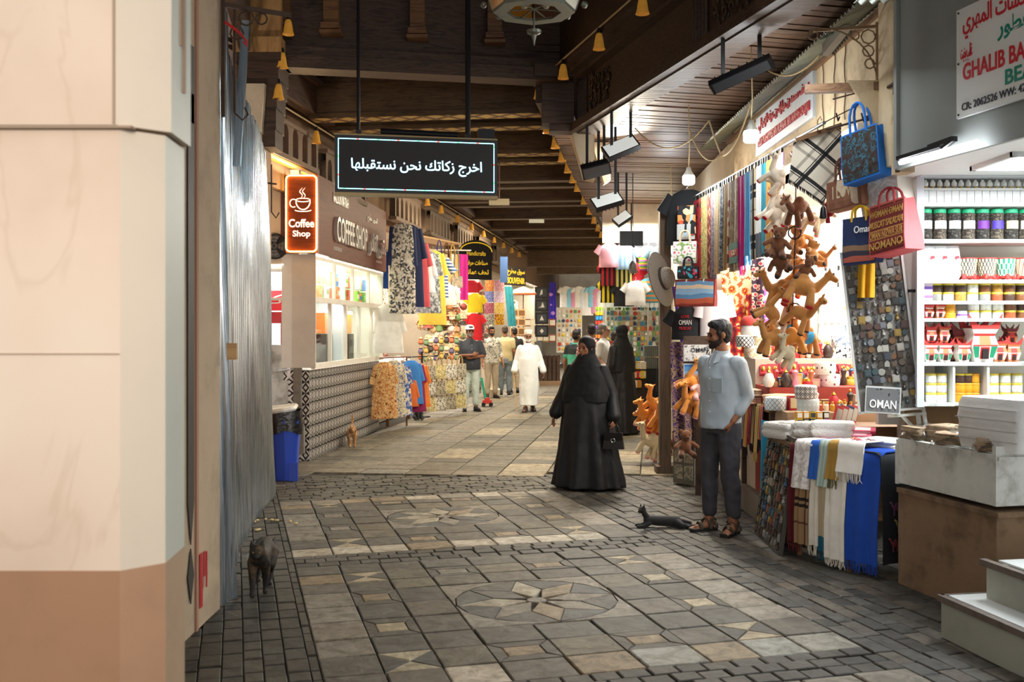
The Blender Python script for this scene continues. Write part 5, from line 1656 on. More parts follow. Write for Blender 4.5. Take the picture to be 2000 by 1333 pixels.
for k,(x0,x1,yb,m,nm,fr_)in enumerate(SCARVES):
 a,c=rail_pt(x0),rail_pt(x1)
 p=(a+c)/2
 w=(a-c).length
 zb_=EYE-(yb-HYP)/F*p.y
 t=strip(nm+' clipped on the stall rail',p-Vector((0,0,0.05)),RA,w*1.0,RZ_-0.05-zb_,m,group='scarves on the rail',fringe=fr_,fold=0.016 if w>0.25 else 0.01,nf=1.5,fl=0.09)
 if 'GU' in nm:
  for zz,c_ in((-0.645,'#1f5f4c'),(-0.71,'#a81f2c'),(-0.775,'#1f5f4c')):
   q=MB();q.box((0,-0.026,zz+0.0),(w*0.98,0.006,0.065));o=obj('band',q,fab(c_),t,0)
  lettering('GU',mat('sand letter','#c9b593',0.8),t,(0.03,-0.03,-0.71),0.13,0.05,bold=0.01)
SEA=pat('sea life print','cells',['#16181c','#16181c','#d98a4a','#16181c','#9fc0cc','#c9502f','#16181c','#e6c79a'],17)
def hang_at(px,py,d):return at(px,py,d)
garment('black tee with pale skull print on a blue hanger under the bulb','shirt',at(1342,372,11.3),-0.4,mat('black cotton','#1d2024',0.85,bump=0.1,bs=12),0.46,0.62,0.22,group='tees at the stall end',name='hanging_tee')
t=strip('black cloth printed with orange sea creatures',at(1341,402,11.0),-0.5,0.2,0.33,SEA,fold=0.01,name='printed_cloth',cat='cloth',clip=False)
t=simple_box('board_card','blank grey card below the sea creature cloth','card',at(1340,468,11.0),-0.4,(0.2,0.02,0.17),mat('grey card','#b9bbb8',0.7))
MOSQ=pat('mosque print','h',['#8c3428','#b8583c','#5b88b0','#8fb4d0','#e2c8a8','#6f9ec4'],3.4,3.4,pos=[0,0.18,0.4,0.55,0.72,0.85],dist=0.25)
BLO=pat('white floral print','flower',['#d8426c','#e88a9a','#f2ece2','#f2ece2','#86a45c'],18)
tote('white tote with pink flowers and gold letters hanging at the stall end',at(1338,472,10.9),(0,0,-0.35),0.25,0.24,0.1,BLO,mat('white canvas','#ebe6da',0.8),fab('#d8c8a8'),0.12)
tt,_=tote('black bag with pink and blue lettering under the white floral tote',at(1344,520,10.8),(0,0,-0.35),0.22,0.14,0.1,pat('black letter print','cells',['#17171a','#17171a','#17171a','#c8324e','#2f9aa8','#17171a'],36),mat('black canvas','#18181b',0.8),fab('#222226'),0.1)
tt,_=tote('tote bag printed with red towers under blue sky, white rope handles',at(1359,546,9.9),(0,0,-0.45),0.4,0.27,0.12,MOSQ,fab('#7a2a26'),mat('white rope','#e4ddd0',0.8),-0.14)
garment('black souvenir tee with white and red print beside the wooden post','shirt',at(1340,600,10.3),-0.3,mat('black cotton','#1d2024',0.85,bump=0.1,bs=12),0.3,0.34,0.14,group='tees at the stall end',name='hanging_tee')
tp=bpy.data.objects['hanging_tee.001']if 'hanging_tee.001' in bpy.data.objects else None
lettering('LOVE',RED,tp,(0,-0.065,-0.1),0.08,0.03);lettering('I ♥ MUSCAT' if False else 'MUSCAT',RED,tp,(0,-0.068,-0.22),0.12,0.03)
lettering('OMAN',mat('white letter','#f4f2ee',0.5),tp,(0,-0.068,-0.16),0.13,0.05)
garment('white embroidered shirt hanging behind the man in the pale blue shirt','shirt',at(1396,568,10.2),-0.15,mat('white cotton','#efeef2',0.85,bump=0.15,bs=10),0.3,0.56,0.22,sang=80,name='hanging_shirt')
b=MB();b.box((1.78,11.6,1.55),(0.13,0.12,3.1),0);b.box((1.78,11.6,0.04),(0.22,0.2,0.08))
struct('column_post',b,wood('weathered post','#3c3128','#5c4a3a',3,'Z',0.8),None,0)
ht=thing('straw_hat','wide brimmed grey straw hat hanging on the wooden post','hat',at(1290,546,11.3),0,None,(math.radians(78),0.15,math.radians(58)))
b=MB();b.lathe([(0.34,0.0),(0.345,0.012),(0.2,0.03),(0.14,0.035),(0.125,0.12),(0.08,0.15),(0.01,0.155)],36,sy=0.62+0.3);obj('hat_body',b,pat('straw weave','check',['#8d8476','#6f675b'],60,coord='Object'),ht,50)
b=MB();b.lathe([(0.146,0.036),(0.14,0.065)],28,sy=0.92,cap=False);obj('hat_band',b,fab('#3a2e28'),ht)
strip('dark purple paisley shawl hanging from the stall corner to knee height',at(1336,668,10.5),-0.3,0.3,1.05,pat('purple paisley','noise',['#2a1c3c','#5b3a7a','#a88a6a','#3a2854','#7a5a9a'],22),name='paisley_shawl',cat='shawl',clip=False,nf=3,fold=0.03,taper=1.35,sway=0.1)
strip('violet and red edged shawl twisted beside the purple one',at(1322,560,10.9),-0.2,0.1,1.3,pat('violet shawl','v',['#4a2f86','#c8243a','#2f2458','#7a4a9c'],9),name='paisley_shawl',cat='shawl',clip=False,nf=1.5,fold=0.03,sway=0.2)
POST=[('black and white postcard board lettered OMAN, upper one',1362,690,pat('bw photo','noise',['#2b2b2b','#d8d8d4','#7a7a78','#efefec'],14),INK),('blue postcard board lettered OMAN with a domed skyline',1362,727,pat('blue photo','h',['#c99a6a','#8fb6d8','#5a9ad2','#3b7cc0'],6,6,pos=[0,0.3,0.5,0.75]),INK)]
for nm,px,py,m,ink in POST:
 t=thing('postcard_board',nm,'postcard',at(px,py,9.9),-0.12,'postcard boards')
 b=MB();b.box((0,0.006,0),(0.27,0.012,0.165));obj('board',b,WHITE,t,0)
 b=MB();b.add([(-0.128,-0.002,-0.075),(0.128,-0.002,-0.075),(0.128,-0.002,0.075),(-0.128,-0.002,0.075)],[(0,1,2,3)],0,[(0,0),(0.26,0),(0.26,0.15),(0,0.15)]);obj('photo_print',b,m,t,0)
 lettering('OMAN' if 'upper' in nm else '- OMAN -',ink,t,(0.02,-0.004,0.03),0.17,0.042,bold=0.01,depth=0.002)
b=MB();b.box((1.87,9.98,1.3),(0.3,0.03,0.6));b.box((1.87,10.0,0.6),(0.05,0.05,1.2))
tag(obj('postcard_stand',b,IRON,None,0),'dark stand carrying the postcard boards behind the standing man','stand')
t=thing('postcard_rack','low grey postcard rack standing on the cobbles by the plush toys','rack',gp(1337,948),-0.9)
b=MB();b.box((0,0,0.32),(0.3,0.03,0.62),taper=(1,0.5));b.box((-0.1,0.09,0.3),(0.03,0.16,0.58));b.box((0.12,0.09,0.3),(0.03,0.16,0.58));obj('rack_frame',b,mat('grey rack','#77736a',0.6),t,0)
for k in range(3):
 for j in range(2):
  b=MB();b.box((-0.07+0.14*j,-0.018,0.14+0.18*k),(0.12,0.006,0.15));obj('postcard',b,pat(f'card print {k % 2}','noise',[['#4c5248','#b9b09a','#7b7c6a','#d8d0bc'],['#5a4a3a','#a8a08c','#c9bfa6','#3e4a52']][k%2],16,coord='Object'),t,0)
FLO=pat('orange medallion','flower',['#f1c24a','#c8302a','#e8903a','#f6e2b4','#f6dcae','#d8602c'],9,9,dist=0.3)
FLR=pat('red gold floral','flower',['#f4d87a','#f0e2c0','#e0902f','#b51f2a','#9c1522','#5a0f18'],13,10,dist=0.5)
strip('orange and cream medallion cloth hanging above the red one',at(1447,527,10.55),0.0,0.4,0.5,FLO,name='floral_cloth',cat='cloth',clip=True,nf=1.5,fold=0.015)
strip('red floral cloth with gold flowers hanging at the back of the stall',at(1445,600,10.5),0.0,0.36,0.52,FLR,name='floral_cloth',cat='cloth',clip=False,nf=1.5,fold=0.02)
strip('second red floral cloth beside the first, half as wide',at(1476,575,10.45),-0.1,0.2,0.6,FLR,name='floral_cloth',cat='cloth',clip=False,nf=1.2,fold=0.02)
strip('dark edged floral shawl beside the orange medallion cloth',at(1480,505,10.3),-0.3,0.12,0.75,pat('navy floral','dots',['#3a2438','#d8b8a0','#a8304a'],20),name='floral_cloth',cat='cloth',clip=False,nf=1.2,fold=0.02)
strip('pink sheer cloth with violet blossoms at the back of the stall',at(1496,520,10.4),0,0.16,1.05,pat('pink blossom','dots',['#f2d6d8','#c06ad0','#e8b06a'],7,5),name='floral_cloth',cat='cloth',clip=False,nf=1.2,fold=0.02)
SHEER=mat('white frill','#f6f1ea',0.8,bump=0.2,bs=10)
for k in range(4):
 strip(f'white frilled child dress in a column, {ORD[k]} from the top',at(1625,528+k*33,9.9),0,0.23,0.19,SHEER if k<3 else mat('white pink frill','#f7e6e2',0.8),name='frilled_dress',cat='dress',clip=True,nf=4,fold=0.02,taper=1.25,group='white frilled dresses')
garment('pale blue child shirt hanging at the back of the stall','shirt',at(1618,428,9.6),0.2,fab('#b5cfee'),0.26,0.42,0.14,name='hanging_shirt')
garment('white tunic with green edge hanging at the back of the stall','shirt',at(1592,420,9.5),0.2,pat('white green edge','v',['#f4f2ee','#f4f2ee','#3a9a80','#f4f2ee'],2.4,pos=[0,0.5,0.9,0.93]),0.24,0.5,0.12,name='hanging_shirt')
bs_=thing('glass_shelf_unit','bright display shelves with small trinkets at the back of the stall','shelf',(3.42,10.2,0.22))
for k in range(5):
 b=MB();b.box((0,0,0.9+0.24*k),(0.5,0.24,0.012));obj('shelf_board',b,mat('shelf glass green','#cfe0d4',0.2),bs_,0)
b=MB()
for x in(-0.25,0.25):b.box((x,0.11,0.95),(0.02,0.02,1.9))
obj('upright',b,CHROME,bs_,0)
for k in range(5):
 for j in range(4):
  lab=f'trinket {ORD[j]} from the white dresses on the {["lowest", "second", "third", "fourth", "top"][k]} bright back shelf'
  t=thing('trinket',lab,'trinket',(3.24+j*0.115,10.12,1.12+0.01+0.24*k),0,'trinkets on the back shelves')
  b=MB()
  c=['#c9a13a','#b23a2c','#e9e3d6','#6f8f96'][(j+k)%4]
  if k==0:b.lathe([(0.05,0),(0.055,0.004),(0.03,0.02),(0.03,0.07),(0.045,0.1),(0.04,0.1)],12)
  elif k==1:b.lathe([(0.045,0),(0.05,0.02),(0.05,0.05),(0.01,0.055)],12)
  elif k==2:b.box((0,0,0.05),(0.07,0.05,0.1))
  else:b.lathe([(0.02,0),(0.045,0.03),(0.02,0.07),(0.03,0.1),(0.0,0.12)],12)
  obj('trinket_body',b,mat('trinket '+c,c,0.35),t)
  b=MB();b.lathe([(0.052,0.0),(0.052,0.006)],12);obj('stand',b,mat('gold','#c79b3c',0.3,0.8),t)
kf=thing('keffiyeh_scarf','black and white checked keffiyeh with black tassels on a wooden hanger','scarf',at(1597,262,7.35),0)
KEF=pat('keffiyeh weave','plaid',['#f0eadf','#b5b0a8','#f0eadf','#29292c','#f0eadf','#29292c','#f0eadf'],4.2,4.6,rot=math.radians(40),pos=[0,0.2,0.3,0.5,0.53,0.56,0.68])
def kq(u,v):
 sc=7.35/F
 ax,az=(-47+92*u)*sc,(-16+31*u)*sc
 yb=88+(45 if u<0.6 else 0)*(u/0.6)+((45*(1-(u-0.6)/0.4)-30*((u-0.6)/0.4))if u>=0.6 else 0)
 bx,bz=(-55+105*u)*sc,-yb*sc
 return(ax+(bx-ax)*v,0.02*math.sin(6*u+2)*v,az+(bz-az)*v)
b=MB();b.sheet(kq,30,20,0.01,0,0.36,0.5);b.uv=[[(b.v[i][0],b.v[i][2])for i in f]for f in b.f];obj('cloth',b,KEF,kf,75)
b=MB()
for i in range(44):
 p=Vector(kq(i/43,1));b.tube([p,p+Vector((rnd(-0.005,0.005),0,-0.03))],[0.006,0.003],5)
obj('fringe',b,BLACK,kf)
b=MB();p=Vector(kq(0.62,1));b.tube([p,p+Vector((0.0,0,-0.05))],0.004,5);b.lathe([(0.006,0),(0.02,-0.02),(0.03,-0.09),(0.02,-0.1)][::-1],10,c=(p.x,p.y,p.z-0.04));obj('tassel',b,BLACK,kf)
b=MB();b.bar((-0.17,-0.02,-0.05),(0.17,-0.02,0.065),0.02,0.03);b.tube([(0,0,0.02),(0.0,0,0.1),(0.02,0,0.13),(0.03,0,0.1)],0.004,6);obj('hanger',b,WOOD_M,kf,30)
kr=thing('keffiyeh_scarf','red and white keffiyeh edge with red tassels behind the black one','scarf',at(1575,300,7.5),0)
b=MB();b.sheet(lambda u,v:((-0.13+0.1*u+0.2*v),0.01*math.sin(8*u),-0.3*v+0.08*u),8,14,0.01,0,0.2,0.4);obj('cloth',b,pat('red keffiyeh','check',['#a01f2a','#e6dccf'],40),kr,75)
b=MB()
for i in range(24):
 p=Vector((-0.12+i*0.011,-0.01,-0.16-i*0.0088));b.tube([p,p+Vector((rnd(-0.005,0.005),0,-0.035))],[0.005,0.003],5)
obj('fringe',b,REDC,kr)
b=MB();b.lathe([(0.006,0),(0.03,-0.03),(0.045,-0.1),(0.03,-0.12)][::-1],10,c=(0.15,-0.04,-0.36));b.lathe([(0.006,0),(0.015,-0.02),(0.02,-0.06)][::-1],8,c=(0.15,-0.04,-0.47));obj('tassel',b,mat('crimson tassel','#9c1420',0.8),kr)
def euler_bag(yaw,roll,pitch=0):return(math.radians(pitch),math.radians(roll),math.radians(yaw))
PALM=pat('seaside print','noise',['#1c1a1e','#40281f','#2a3436','#3a6274','#24201f','#5a3226'],17,12,dist=0.3)
tote('royal blue tote printed with a dark seaside scene, topmost bag by the plaster pillar',at(1682,255,6.95),euler_bag(-58,-9),0.31,0.36,0.13,PALM,fab('#1f6fc8'),fab('#1f6fc8'),0.2)
tt,pr=tote('white bag lettered OMAN hanging behind the royal blue tote',at(1722,305,7.15),euler_bag(-60,-9),0.32,0.42,0.18,pat('grey sketch print','noise',['#e9e6df','#d6d3cb','#f2f0ea','#8f8d88'],12),mat('white canvas','#ebe6da',0.8),fab('#e6e2d8'),0.2)
lettering('OMAN',mat('charcoal letter','#3b3a3a',0.7),tt,(-0.02,-0.076,-0.31),0.26,0.075,rot=(math.radians(84),0,0),bold=0.012)
tt,pr=tote('brown bag with pale letters under the blue tote',at(1652,350,7.25),euler_bag(-50,-8),0.28,0.22,0.13,pat('brown letter print','cells',['#8a5a42','#7c4f3a','#8a5a42','#cbb49a'],12,5),fab('#8d5f45'),fab('#6a4634'),0.16)
lettering('I LOVE',mat('sand letter','#c9b593',0.8),tt,(-0.0,-0.05,-0.09),0.18,0.1,rot=(math.radians(80),0,0),bold=0.01)
MUSC=pat('navy fort print','h',['#b25a48','#b25a48','#3a3442','#8a6a50','#1f2f56','#1f2f56'],2.6,2.6,pos=[0,0.12,0.22,0.34,0.46,0.8],dist=0.2)
tt,pr=tote('navy bag printed with a fort and lettered Oman, yellow handles',at(1681,425,7.05),euler_bag(-48,-3),0.25,0.33,0.1,MUSC,fab('#1d2f5c'),fab('#1d2f5c'),0.08,hcol=fab('#e3b521'))
lettering('Oman',mat('white letter','#f4f2ee',0.5),tt,(0.04,-0.055,-0.09),0.13,0.05,rot=(math.radians(84),0,0))
tt,pr=tote('maroon and salmon bag covered with gold lettering beside the navy bag',at(1741,395,6.85),euler_bag(-64,-8),0.31,0.36,0.18,pat('maroon letter print','h',['#6a1f22','#8a3a2c','#6a1f22','#b5803c','#6a1f22'],16,16,pos=[0,0.3,0.5,0.72,0.86]),fab('#d85a5c'),fab('#a83a3e'),0.1)
GL=mat('gold letter','#c2924a',0.6)
for k,s in enumerate(['WOMAN OMAN','MUSCAT SALALAH','OMAN NIZWA SUR','NOMANO']):
 lettering(s,GL,tt,(0,-0.062-0.012*k,-0.07-0.075*k),0.29,0.05 if k<3 else 0.055,rot=(math.radians(80),0,0),bold=0.005,depth=0.002)
strip('yellow cloth hanging below the navy bag',at(1692,500,7.12),-0.3,0.11,0.3,fab('#e0a41c'),name='yellow_cloth',cat='cloth',clip=False,nf=2,fold=0.015)
hr=thing('bag_hook_bar','rusty hook bar carrying the bags on the plaster pillar','hook bar',at(1690,215,7.1))
b=MB();b.tube([(-0.25,0.1,-0.12),(0.28,-0.1,0.0)],0.008,6);b.tube([(-0.2,0.1,0.1),(0.3,-0.12,0.2)],0.006,6);b.bar((0.0,0.05,-0.06),(0.3,-0.08,0.02),0.02,0.04);b.tube([(0.27,-0.1,-0.3),(0.27,-0.1,0.1)],0.008,6);obj('bars',b,IRON,hr,30)
b=MB()
for x in(-0.2,-0.02,0.2):b.tube([(x,0.02,-0.02),(x,-0.02,-0.08),(x,-0.05,-0.06)],0.006,6)
obj('hooks',b,BLACKM,hr)
CAMT,CAMW,BRN,ORG,CRM=[mat('plush '+n,c,0.95,var=0.12,vs=20,bump=0.3,bs=120,sheen=0.4)for n,c in(('tan','#c98a45'),('white','#e4d6c0'),('brown','#7a4a2a'),('orange','#e8943a'),('cream','#d9c9a6'))]
PADR,PADP,PADB=mat('red pad','#b8202c',0.8),mat('pink pad','#e8a0a0',0.8),mat('dark pad','#3f2a20',0.8)
BLUC=fab('#3a9ad0')
PL=[('camel','white',CAMW,PADR,1518,345,1.0,(0.5,0.9,-0.4)),('camel','white',CAMW,PADR,1530,398,1.25,(0.2,0.5,-0.2)),('camel','brown',BRN,PADP,1560,405,1.1,(0.3,-0.4,0.5)),('camel','white',CAMW,PADR,1512,420,1.0,(0.1,0.8,0.5)),('camel','pink footed',CRM,PADP,1588,430,0.9,(0.4,-0.3,2.6)),('bear','brown',BRN,PADB,1520,478,1.0,(0.3,0.2,-0.4)),('bear','tan',CAMT,PADB,1560,472,1.0,(0.1,-0.3,0.3)),('bear','tan',CAMT,PADB,1585,500,0.95,(-0.2,0.4,0.6)),('bear','brown',BRN,PADB,1525,512,1.0,(0.4,-0.5,-0.7)),('giraffe','tan',CAMT,PADB,1556,512,1.05,(0.2,0.5,0.4)),('bear','brown',BRN,PADB,1572,528,0.8,(0.5,0.4,0)),('giraffe','small tan',CAMT,PADP,1606,498,0.7,(0,-0.6,2.2)),('camel','tan',CAMT,PADR,1525,568,1.25,(0.25,0.1,-0.3)),('camel','tan',CAMT,PADR,1568,560,1.35,(0.2,-0.3,2.9)),('camel','orange',ORG,PADR,1556,545,1.0,(0.4,0.4,1.0)),('giraffe','brown',CAMT,PADB,1508,612,1.1,(0.4,0.9,0.2)),('giraffe','tan',CAMT,PADB,1564,612,1.15,(-0.2,-0.5,2.6)),('giraffe','white and blue',CAMW,BLUC,1538,632,1.1,(0.3,0.3,0.6)),('camel','tan',CAMT,PADB,1512,662,1.1,(0.2,0.1,0.2)),('camel','tan',ORG,PADB,1545,660,1.1,(0.2,-0.2,-0.2)),('camel','tan',CAMT,PADB,1576,658,1.1,(0.1,0.1,0.3)),('camel','cream',CRM,PADP,1538,690,0.9,(0.3,0.5,0.4))]
for k,(kd,cn,cm,pm,px,py,sc,rt)in enumerate(PL):
 plush(kd,'plush_'+kd,f'{cn} plush {kd}, {ORD[k]} from the top of the long hanging toy string',cm,pm,at(px,py,7.8+0.12*math.sin(k*2.3)),rt,sc*0.97,'plush toys on the long string',('saddle',BLUC)if k in(17,20)else('tag',0)if k in(12,18)else None)
sg_=MB();sg_.tube([at(1556,280,7.8),at(1553,470,7.8),at(1545,690,7.8)],0.005,6)
for py in(455,605):
 c=at(1552,py,7.76)
 sg_.tube([c+Vector((0.05*math.cos(a*0.6),0,0.05*math.sin(a*0.6)))for a in range(11)],0.006,6,closed=True)
tag(obj('toy_string',sg_,BLACKM,None),'dark string with wire rings holding the long column of plush toys','string')
PL2=[('camel','orange',ORG,PADP,1278,790,1.1,(0.2,0.7,-0.4)),('camel','orange',ORG,PADP,1268,812,1.2,(0.3,0.2,0.3)),('giraffe','orange',ORG,PADR,1288,808,1.2,(0.2,-0.4,1.2)),('camel','orange',ORG,PADR,1276,836,1.3,(0.3,0.1,-0.7)),('camel','orange',ORG,PADR,1292,832,1.1,(0.1,0.6,0.9)),('camel','cream',CRM,PADP,1272,862,1.2,(0.3,0.4,-0.2)),('camel','cream',CRM,PADP,1294,866,1.2,(0.2,-0.3,0.8)),('giraffe','cream',CRM,PADP,1284,872,1.1,(0.4,0.3,2.4)),('bear','brown',BRN,PADB,1316,868,0.9,(0.2,0.2,0.3))]
for k,(kd,cn,cm,pm,px,py,sc,rt)in enumerate(PL2):
 plush(kd,'plush_'+kd,f'{cn} plush {kd}, {ORD[k]} downwards in the low bunch beside the wooden post',cm,pm,at(px,py,12.3+0.1*math.sin(k*2.3)),rt,sc*1.2,'plush toys in the low bunch',None)
PL3=[('giraffe','orange',ORG,PADP,1352,748,1.1,(0.2,0.8,0)),('bear','pink and cream',mat('plush pink','#e6b8b0',0.95),PADP,1366,762,1.0,(0.2,0.2,0.4)),('camel','orange',ORG,PADP,1350,782,1.1,(0.3,0.3,0.5)),('bear','brown',BRN,PADB,1338,872,1.0,(0.1,0,0.2))]
for k,(kd,cn,cm,pm,px,py,sc,rt)in enumerate(PL3):
 plush(kd,'plush_'+kd,f'{cn} plush {kd}, {ORD[k]} downwards of the toys behind the standing man',cm,pm,at(px,py,9.9),rt,sc*1.1,'plush toys behind the man',None)
b=MB();b.tube([at(1282,765,12.35),at(1284,700,12.4),at(1300,690,11.7)],0.006,6);b.tube([at(1355,735,9.95),at(1352,890,9.95)],0.006,6)
tag(obj('toy_string',b,BLACKM,None),'dark cord holding the low bunch of plush toys by the post','string')
st_=thing('straw_hat_stack','stack of pale woven hats standing behind the low toy bunch','stack of hats',gp(1308,868,0.0)+Vector((0.05,0.1,0)))
b=MB();b.lathe([(0.16,0),(0.16,0.5),(0.05,0.52),(0.04,0.9)],14);obj('stand',b,mat('pale cloth','#b3a894',0.9,bump=0.4),st_)
for k in range(7):
 b=MB();b.lathe([(0.15,0.9+k*0.045),(0.16,0.905+k*0.045),(0.1,0.935+k*0.045),(0.03,0.94+k*0.045)],18);obj('woven_hat',b,pat('white weave','check',['#dcd4c4','#b5aa96'],60,coord='Object'),st_)
RKM=Matrix.Translation(at(1719,645,7.15))@Matrix.Rotation(math.radians(-14),4,'Z')@Matrix.Rotation(math.radians(-6),4,'Y')@Matrix.Rotation(math.radians(-4),4,'X')
rk=bpy.data.objects.new('souvenir_rack',None);COL.objects.link(rk);rk.matrix_world=RKM
tag(rk,'tall tilted rack of metal souvenirs standing beside the white shelf unit','rack')
b=MB();b.box((0,0.012,0),(0.4,0.012,1.16));obj('back_panel',b,mat('grey mesh panel','#77736c',0.5),rk,0)
b=MB()
for x in(-0.205,0.205):b.box((x,0,0),(0.016,0.03,1.18))
for z in(-0.58,0.58):b.box((0,0,z),(0.42,0.03,0.016))
b.tube([(0.23,0.02,-0.7),(0.2,0.02,0.75)],0.014,8)
obj('frame',b,mat('pale metal','#cfd0cc',0.35,0.5),rk,0)
b=MB();b.box((0.12,0.1,-0.62),(0.24,0.2,0.02));b.bar((0.2,0.12,-0.62),(0.2,0.12,-0.95),0.03,0.03);b.bar((0.08,0.02,-0.62),(0.18,0.12,-0.75),0.02,0.02);obj('leg_bracket',b,WHITE_D,rk,0)
magnets('the tall tilted rack',RKM,0.38,1.1,8,20,size=0.054,seed=3,skip=lambda i,j:j>16 and i<5)
t=bpy.data.objects.new('photo_card',None);COL.objects.link(t);t.matrix_world=RKM@Matrix.Translation((-0.04,-0.03,-0.5))@Matrix.Rotation(math.radians(9),4,'Y')
tag(t,'framed grey photo card lettered OMAN at the foot of the tall tilted rack','card')
b=MB();b.box((0,0.004,0),(0.24,0.01,0.19));obj('card_frame',b,mat('clear frame','#c6c8c6',0.2),t,0)
b=MB();b.box((0,-0.002,0.0),(0.22,0.006,0.165));obj('photo_print',b,pat('grey palms','noise',['#2b2b2c','#6a6a6a','#48484a'],14,coord='Object'),t,0)
lettering('OMAN',mat('white letter','#f4f2ee',0.5),t,(0.0,-0.006,-0.03),0.18,0.06,bold=0.01)
S0,S1=Vector((2.05,7.3)),Vector((2.47,6.62))
DD=(S1-S0).normalized();IN=Vector((-DD.y,DD.x))
TZ=0.82
tb=thing('scarf_table','display table covered with scarves on the cobbles before the souvenir stall','table',(0,0,0))
b=MB();b.prism([(2.06,7.85),(2.06,7.3),(2.48,6.63),(2.75,6.98),(2.75,7.85)],0.03,0,None,TZ-0.03);obj('table_top',b,WOOD_M,tb,0)
for k,p in enumerate(((2.12,7.75),(2.12,7.35),(2.44,6.78),(2.68,7.7))):
 b=MB();b.box((p[0],p[1],(TZ-0.03)/2),(0.035,0.035,TZ-0.03));obj('leg',b,WOOD_M,tb,0)
b=MB();b.box((0,0,-0.03),(0.02,0.03,0.24));lg=obj('leg',b,WOOD_M,tb,0,(2.315,6.84,0.15))
LACE=pat('white lace','cells',['#e9e2dc','#d5ccc6','#f3eee9','#cdc3bd'],50)
dr_=[(0.0,0.13,0.12,fab('#5c0a16'),'deep crimson scarf with long fringe',mat('crimson fringe','#6a0d1a',0.9),0.0),(0.09,0.25,0.12,pat('tan check','plaid',['#c9b398','#2c2926','#c9b398','#2c2926','#c9b398','#8a5a4a'],6.0,2.6,pos=[0,0.5,0.56,0.62,0.68,0.96]),'tan scarf with black check lines',None,0.008),(0.22,0.35,0.13,fab('#e6dfd0'),'narrow ivory scarf',mat('ivory fringe','#ddd5c4',0.9),0.004),(0.33,0.48,0.1,pat('teal border brocade','h',['#17586c','#17586c','#2d2a24','#b7a98a'],1.2,1.2,pos=[0,0.2,0.36,0.42],dist=0.0),'brocade scarf with teal lower border',mat('teal fringe','#17586c',0.9),0.0),(0.44,0.66,0.07,fab('#e9e4d8'),'wide ivory scarf',mat('ivory fringe','#ddd5c4',0.9),0.012),(0.645,0.68,0.1,fab('#5a1830'),'thin plum scarf',None,0.0),(0.67,1.0,0.09,fab('#0b45a8'),'bright blue scarf with blue fringe',mat('royal fringe','#0b45a8',0.9),0.012)]
for u0,u1,ze,m,nm,fr_,lf in dr_:
 drape(nm+' draped over the front of the scarf table',S0+(S1-S0)*u0,S0+(S1-S0)*u1,IN,TZ,ze,m,fringe=fr_,fl=0.075,lift=lf,group='scarves draped on the front table',bulge=0.02+lf*2)
S2=S1+Vector((0.36,0.17))
CAML=pat('black camel border','h',['#17181c','#23242a','#17181c'],1.0,1.0)
drape('black scarf with camel embroidered end at the near corner of the scarf table',S1+Vector((-0.03,0.0)),S2,Vector((-0.4,0.9)),TZ,0.1,mat('black wool','#1b1e22',0.9),lift=0.004,bulge=0.015)
em=MB()
blk=bpy.data.objects['draped_scarf.007']if 'draped_scarf.007' in bpy.data.objects else None
dS=(S2-S1).normalized()
nS=Vector((dS.y,-dS.x))
for k,(q,z,c)in enumerate(((0.06,0.48,'#5a2a4a'),(0.1,0.36,'#8a744c'),(0.05,0.24,'#6a2430'),(0.16,0.26,'#77736a'))):
 e2_=MB()
 c0=S1+dS*q+nS*0.055
 Mx=Matrix.Translation((c0.x,c0.y,z))@Matrix.Rotation(math.atan2(dS.y,dS.x),4,'Z')
 for p,r in(((0,0,0),(0.035,0.004,0.022)),((0.0,0,0.02),(0.015,0.004,0.014))):e2_.ball(p,r,10,M=Mx)
 e2_.tube([(-0.03,0,0.005),(-0.045,0,0.035),(-0.055,0,0.04)],0.007,6,M=Mx)
 for x in(-0.02,0.02):e2_.tube([(x,0,-0.01),(x,0,-0.05)],0.005,6,M=Mx)
 o=obj('embroidered_camel',e2_,mat('thread '+c,c,0.8),blk)
 if blk:o.location=-blk.location
BKM=Matrix.Translation((2.035,7.72,0.43))@Matrix.Rotation(math.radians(-92),4,'Z')@Matrix.Rotation(math.radians(-8),4,'X')
bk=bpy.data.objects.new('souvenir_board',None);COL.objects.link(bk);bk.matrix_world=BKM
tag(bk,'grey board of pinned souvenirs leaning against the end of the scarf table','board')
b=MB();b.box((0,0.012,0),(0.84,0.014,0.86));obj('panel',b,mat('grey board','#6f6c66',0.6),bk,0)
b=MB()
for x in(-0.42,0.42):b.box((x,0.008,0),(0.014,0.03,0.88))
for z in(-0.43,0.43):b.box((0,0.008,z),(0.85,0.03,0.014))
obj('frame',b,mat('board edge','#4a463f',0.6),bk,0)
magnets('the board leaning on the scarf table',BKM,0.8,0.82,9,12,size=0.066,seed=5,cols=MAGC+['#3c5670','#8a4a34','#a08030','#4a6a6e'])
FUR=mat('white fur','#e6e2da',0.9,bump=0.8,bs=60)
for k in range(4):folded(f'fluffy white bagged cloth on the corner of the scarf table, {ORD[k]} from the street',Vector((2.12+0.09*k,7.72-0.1*k,TZ+0.005+0.012*k)),0.5+0.2*k,0.24,0.3,0.12,FUR,2,group='fluffy white cloths',name='fluffy_cloth')
def tabpos(u,inn,z):q=S0+(S1-S0)*u+IN*inn;return Vector((q.x,q.y,z))
TA=math.atan2(DD.y,DD.x)
OLIV=mat('olive fringe','#5f5a26',0.9)
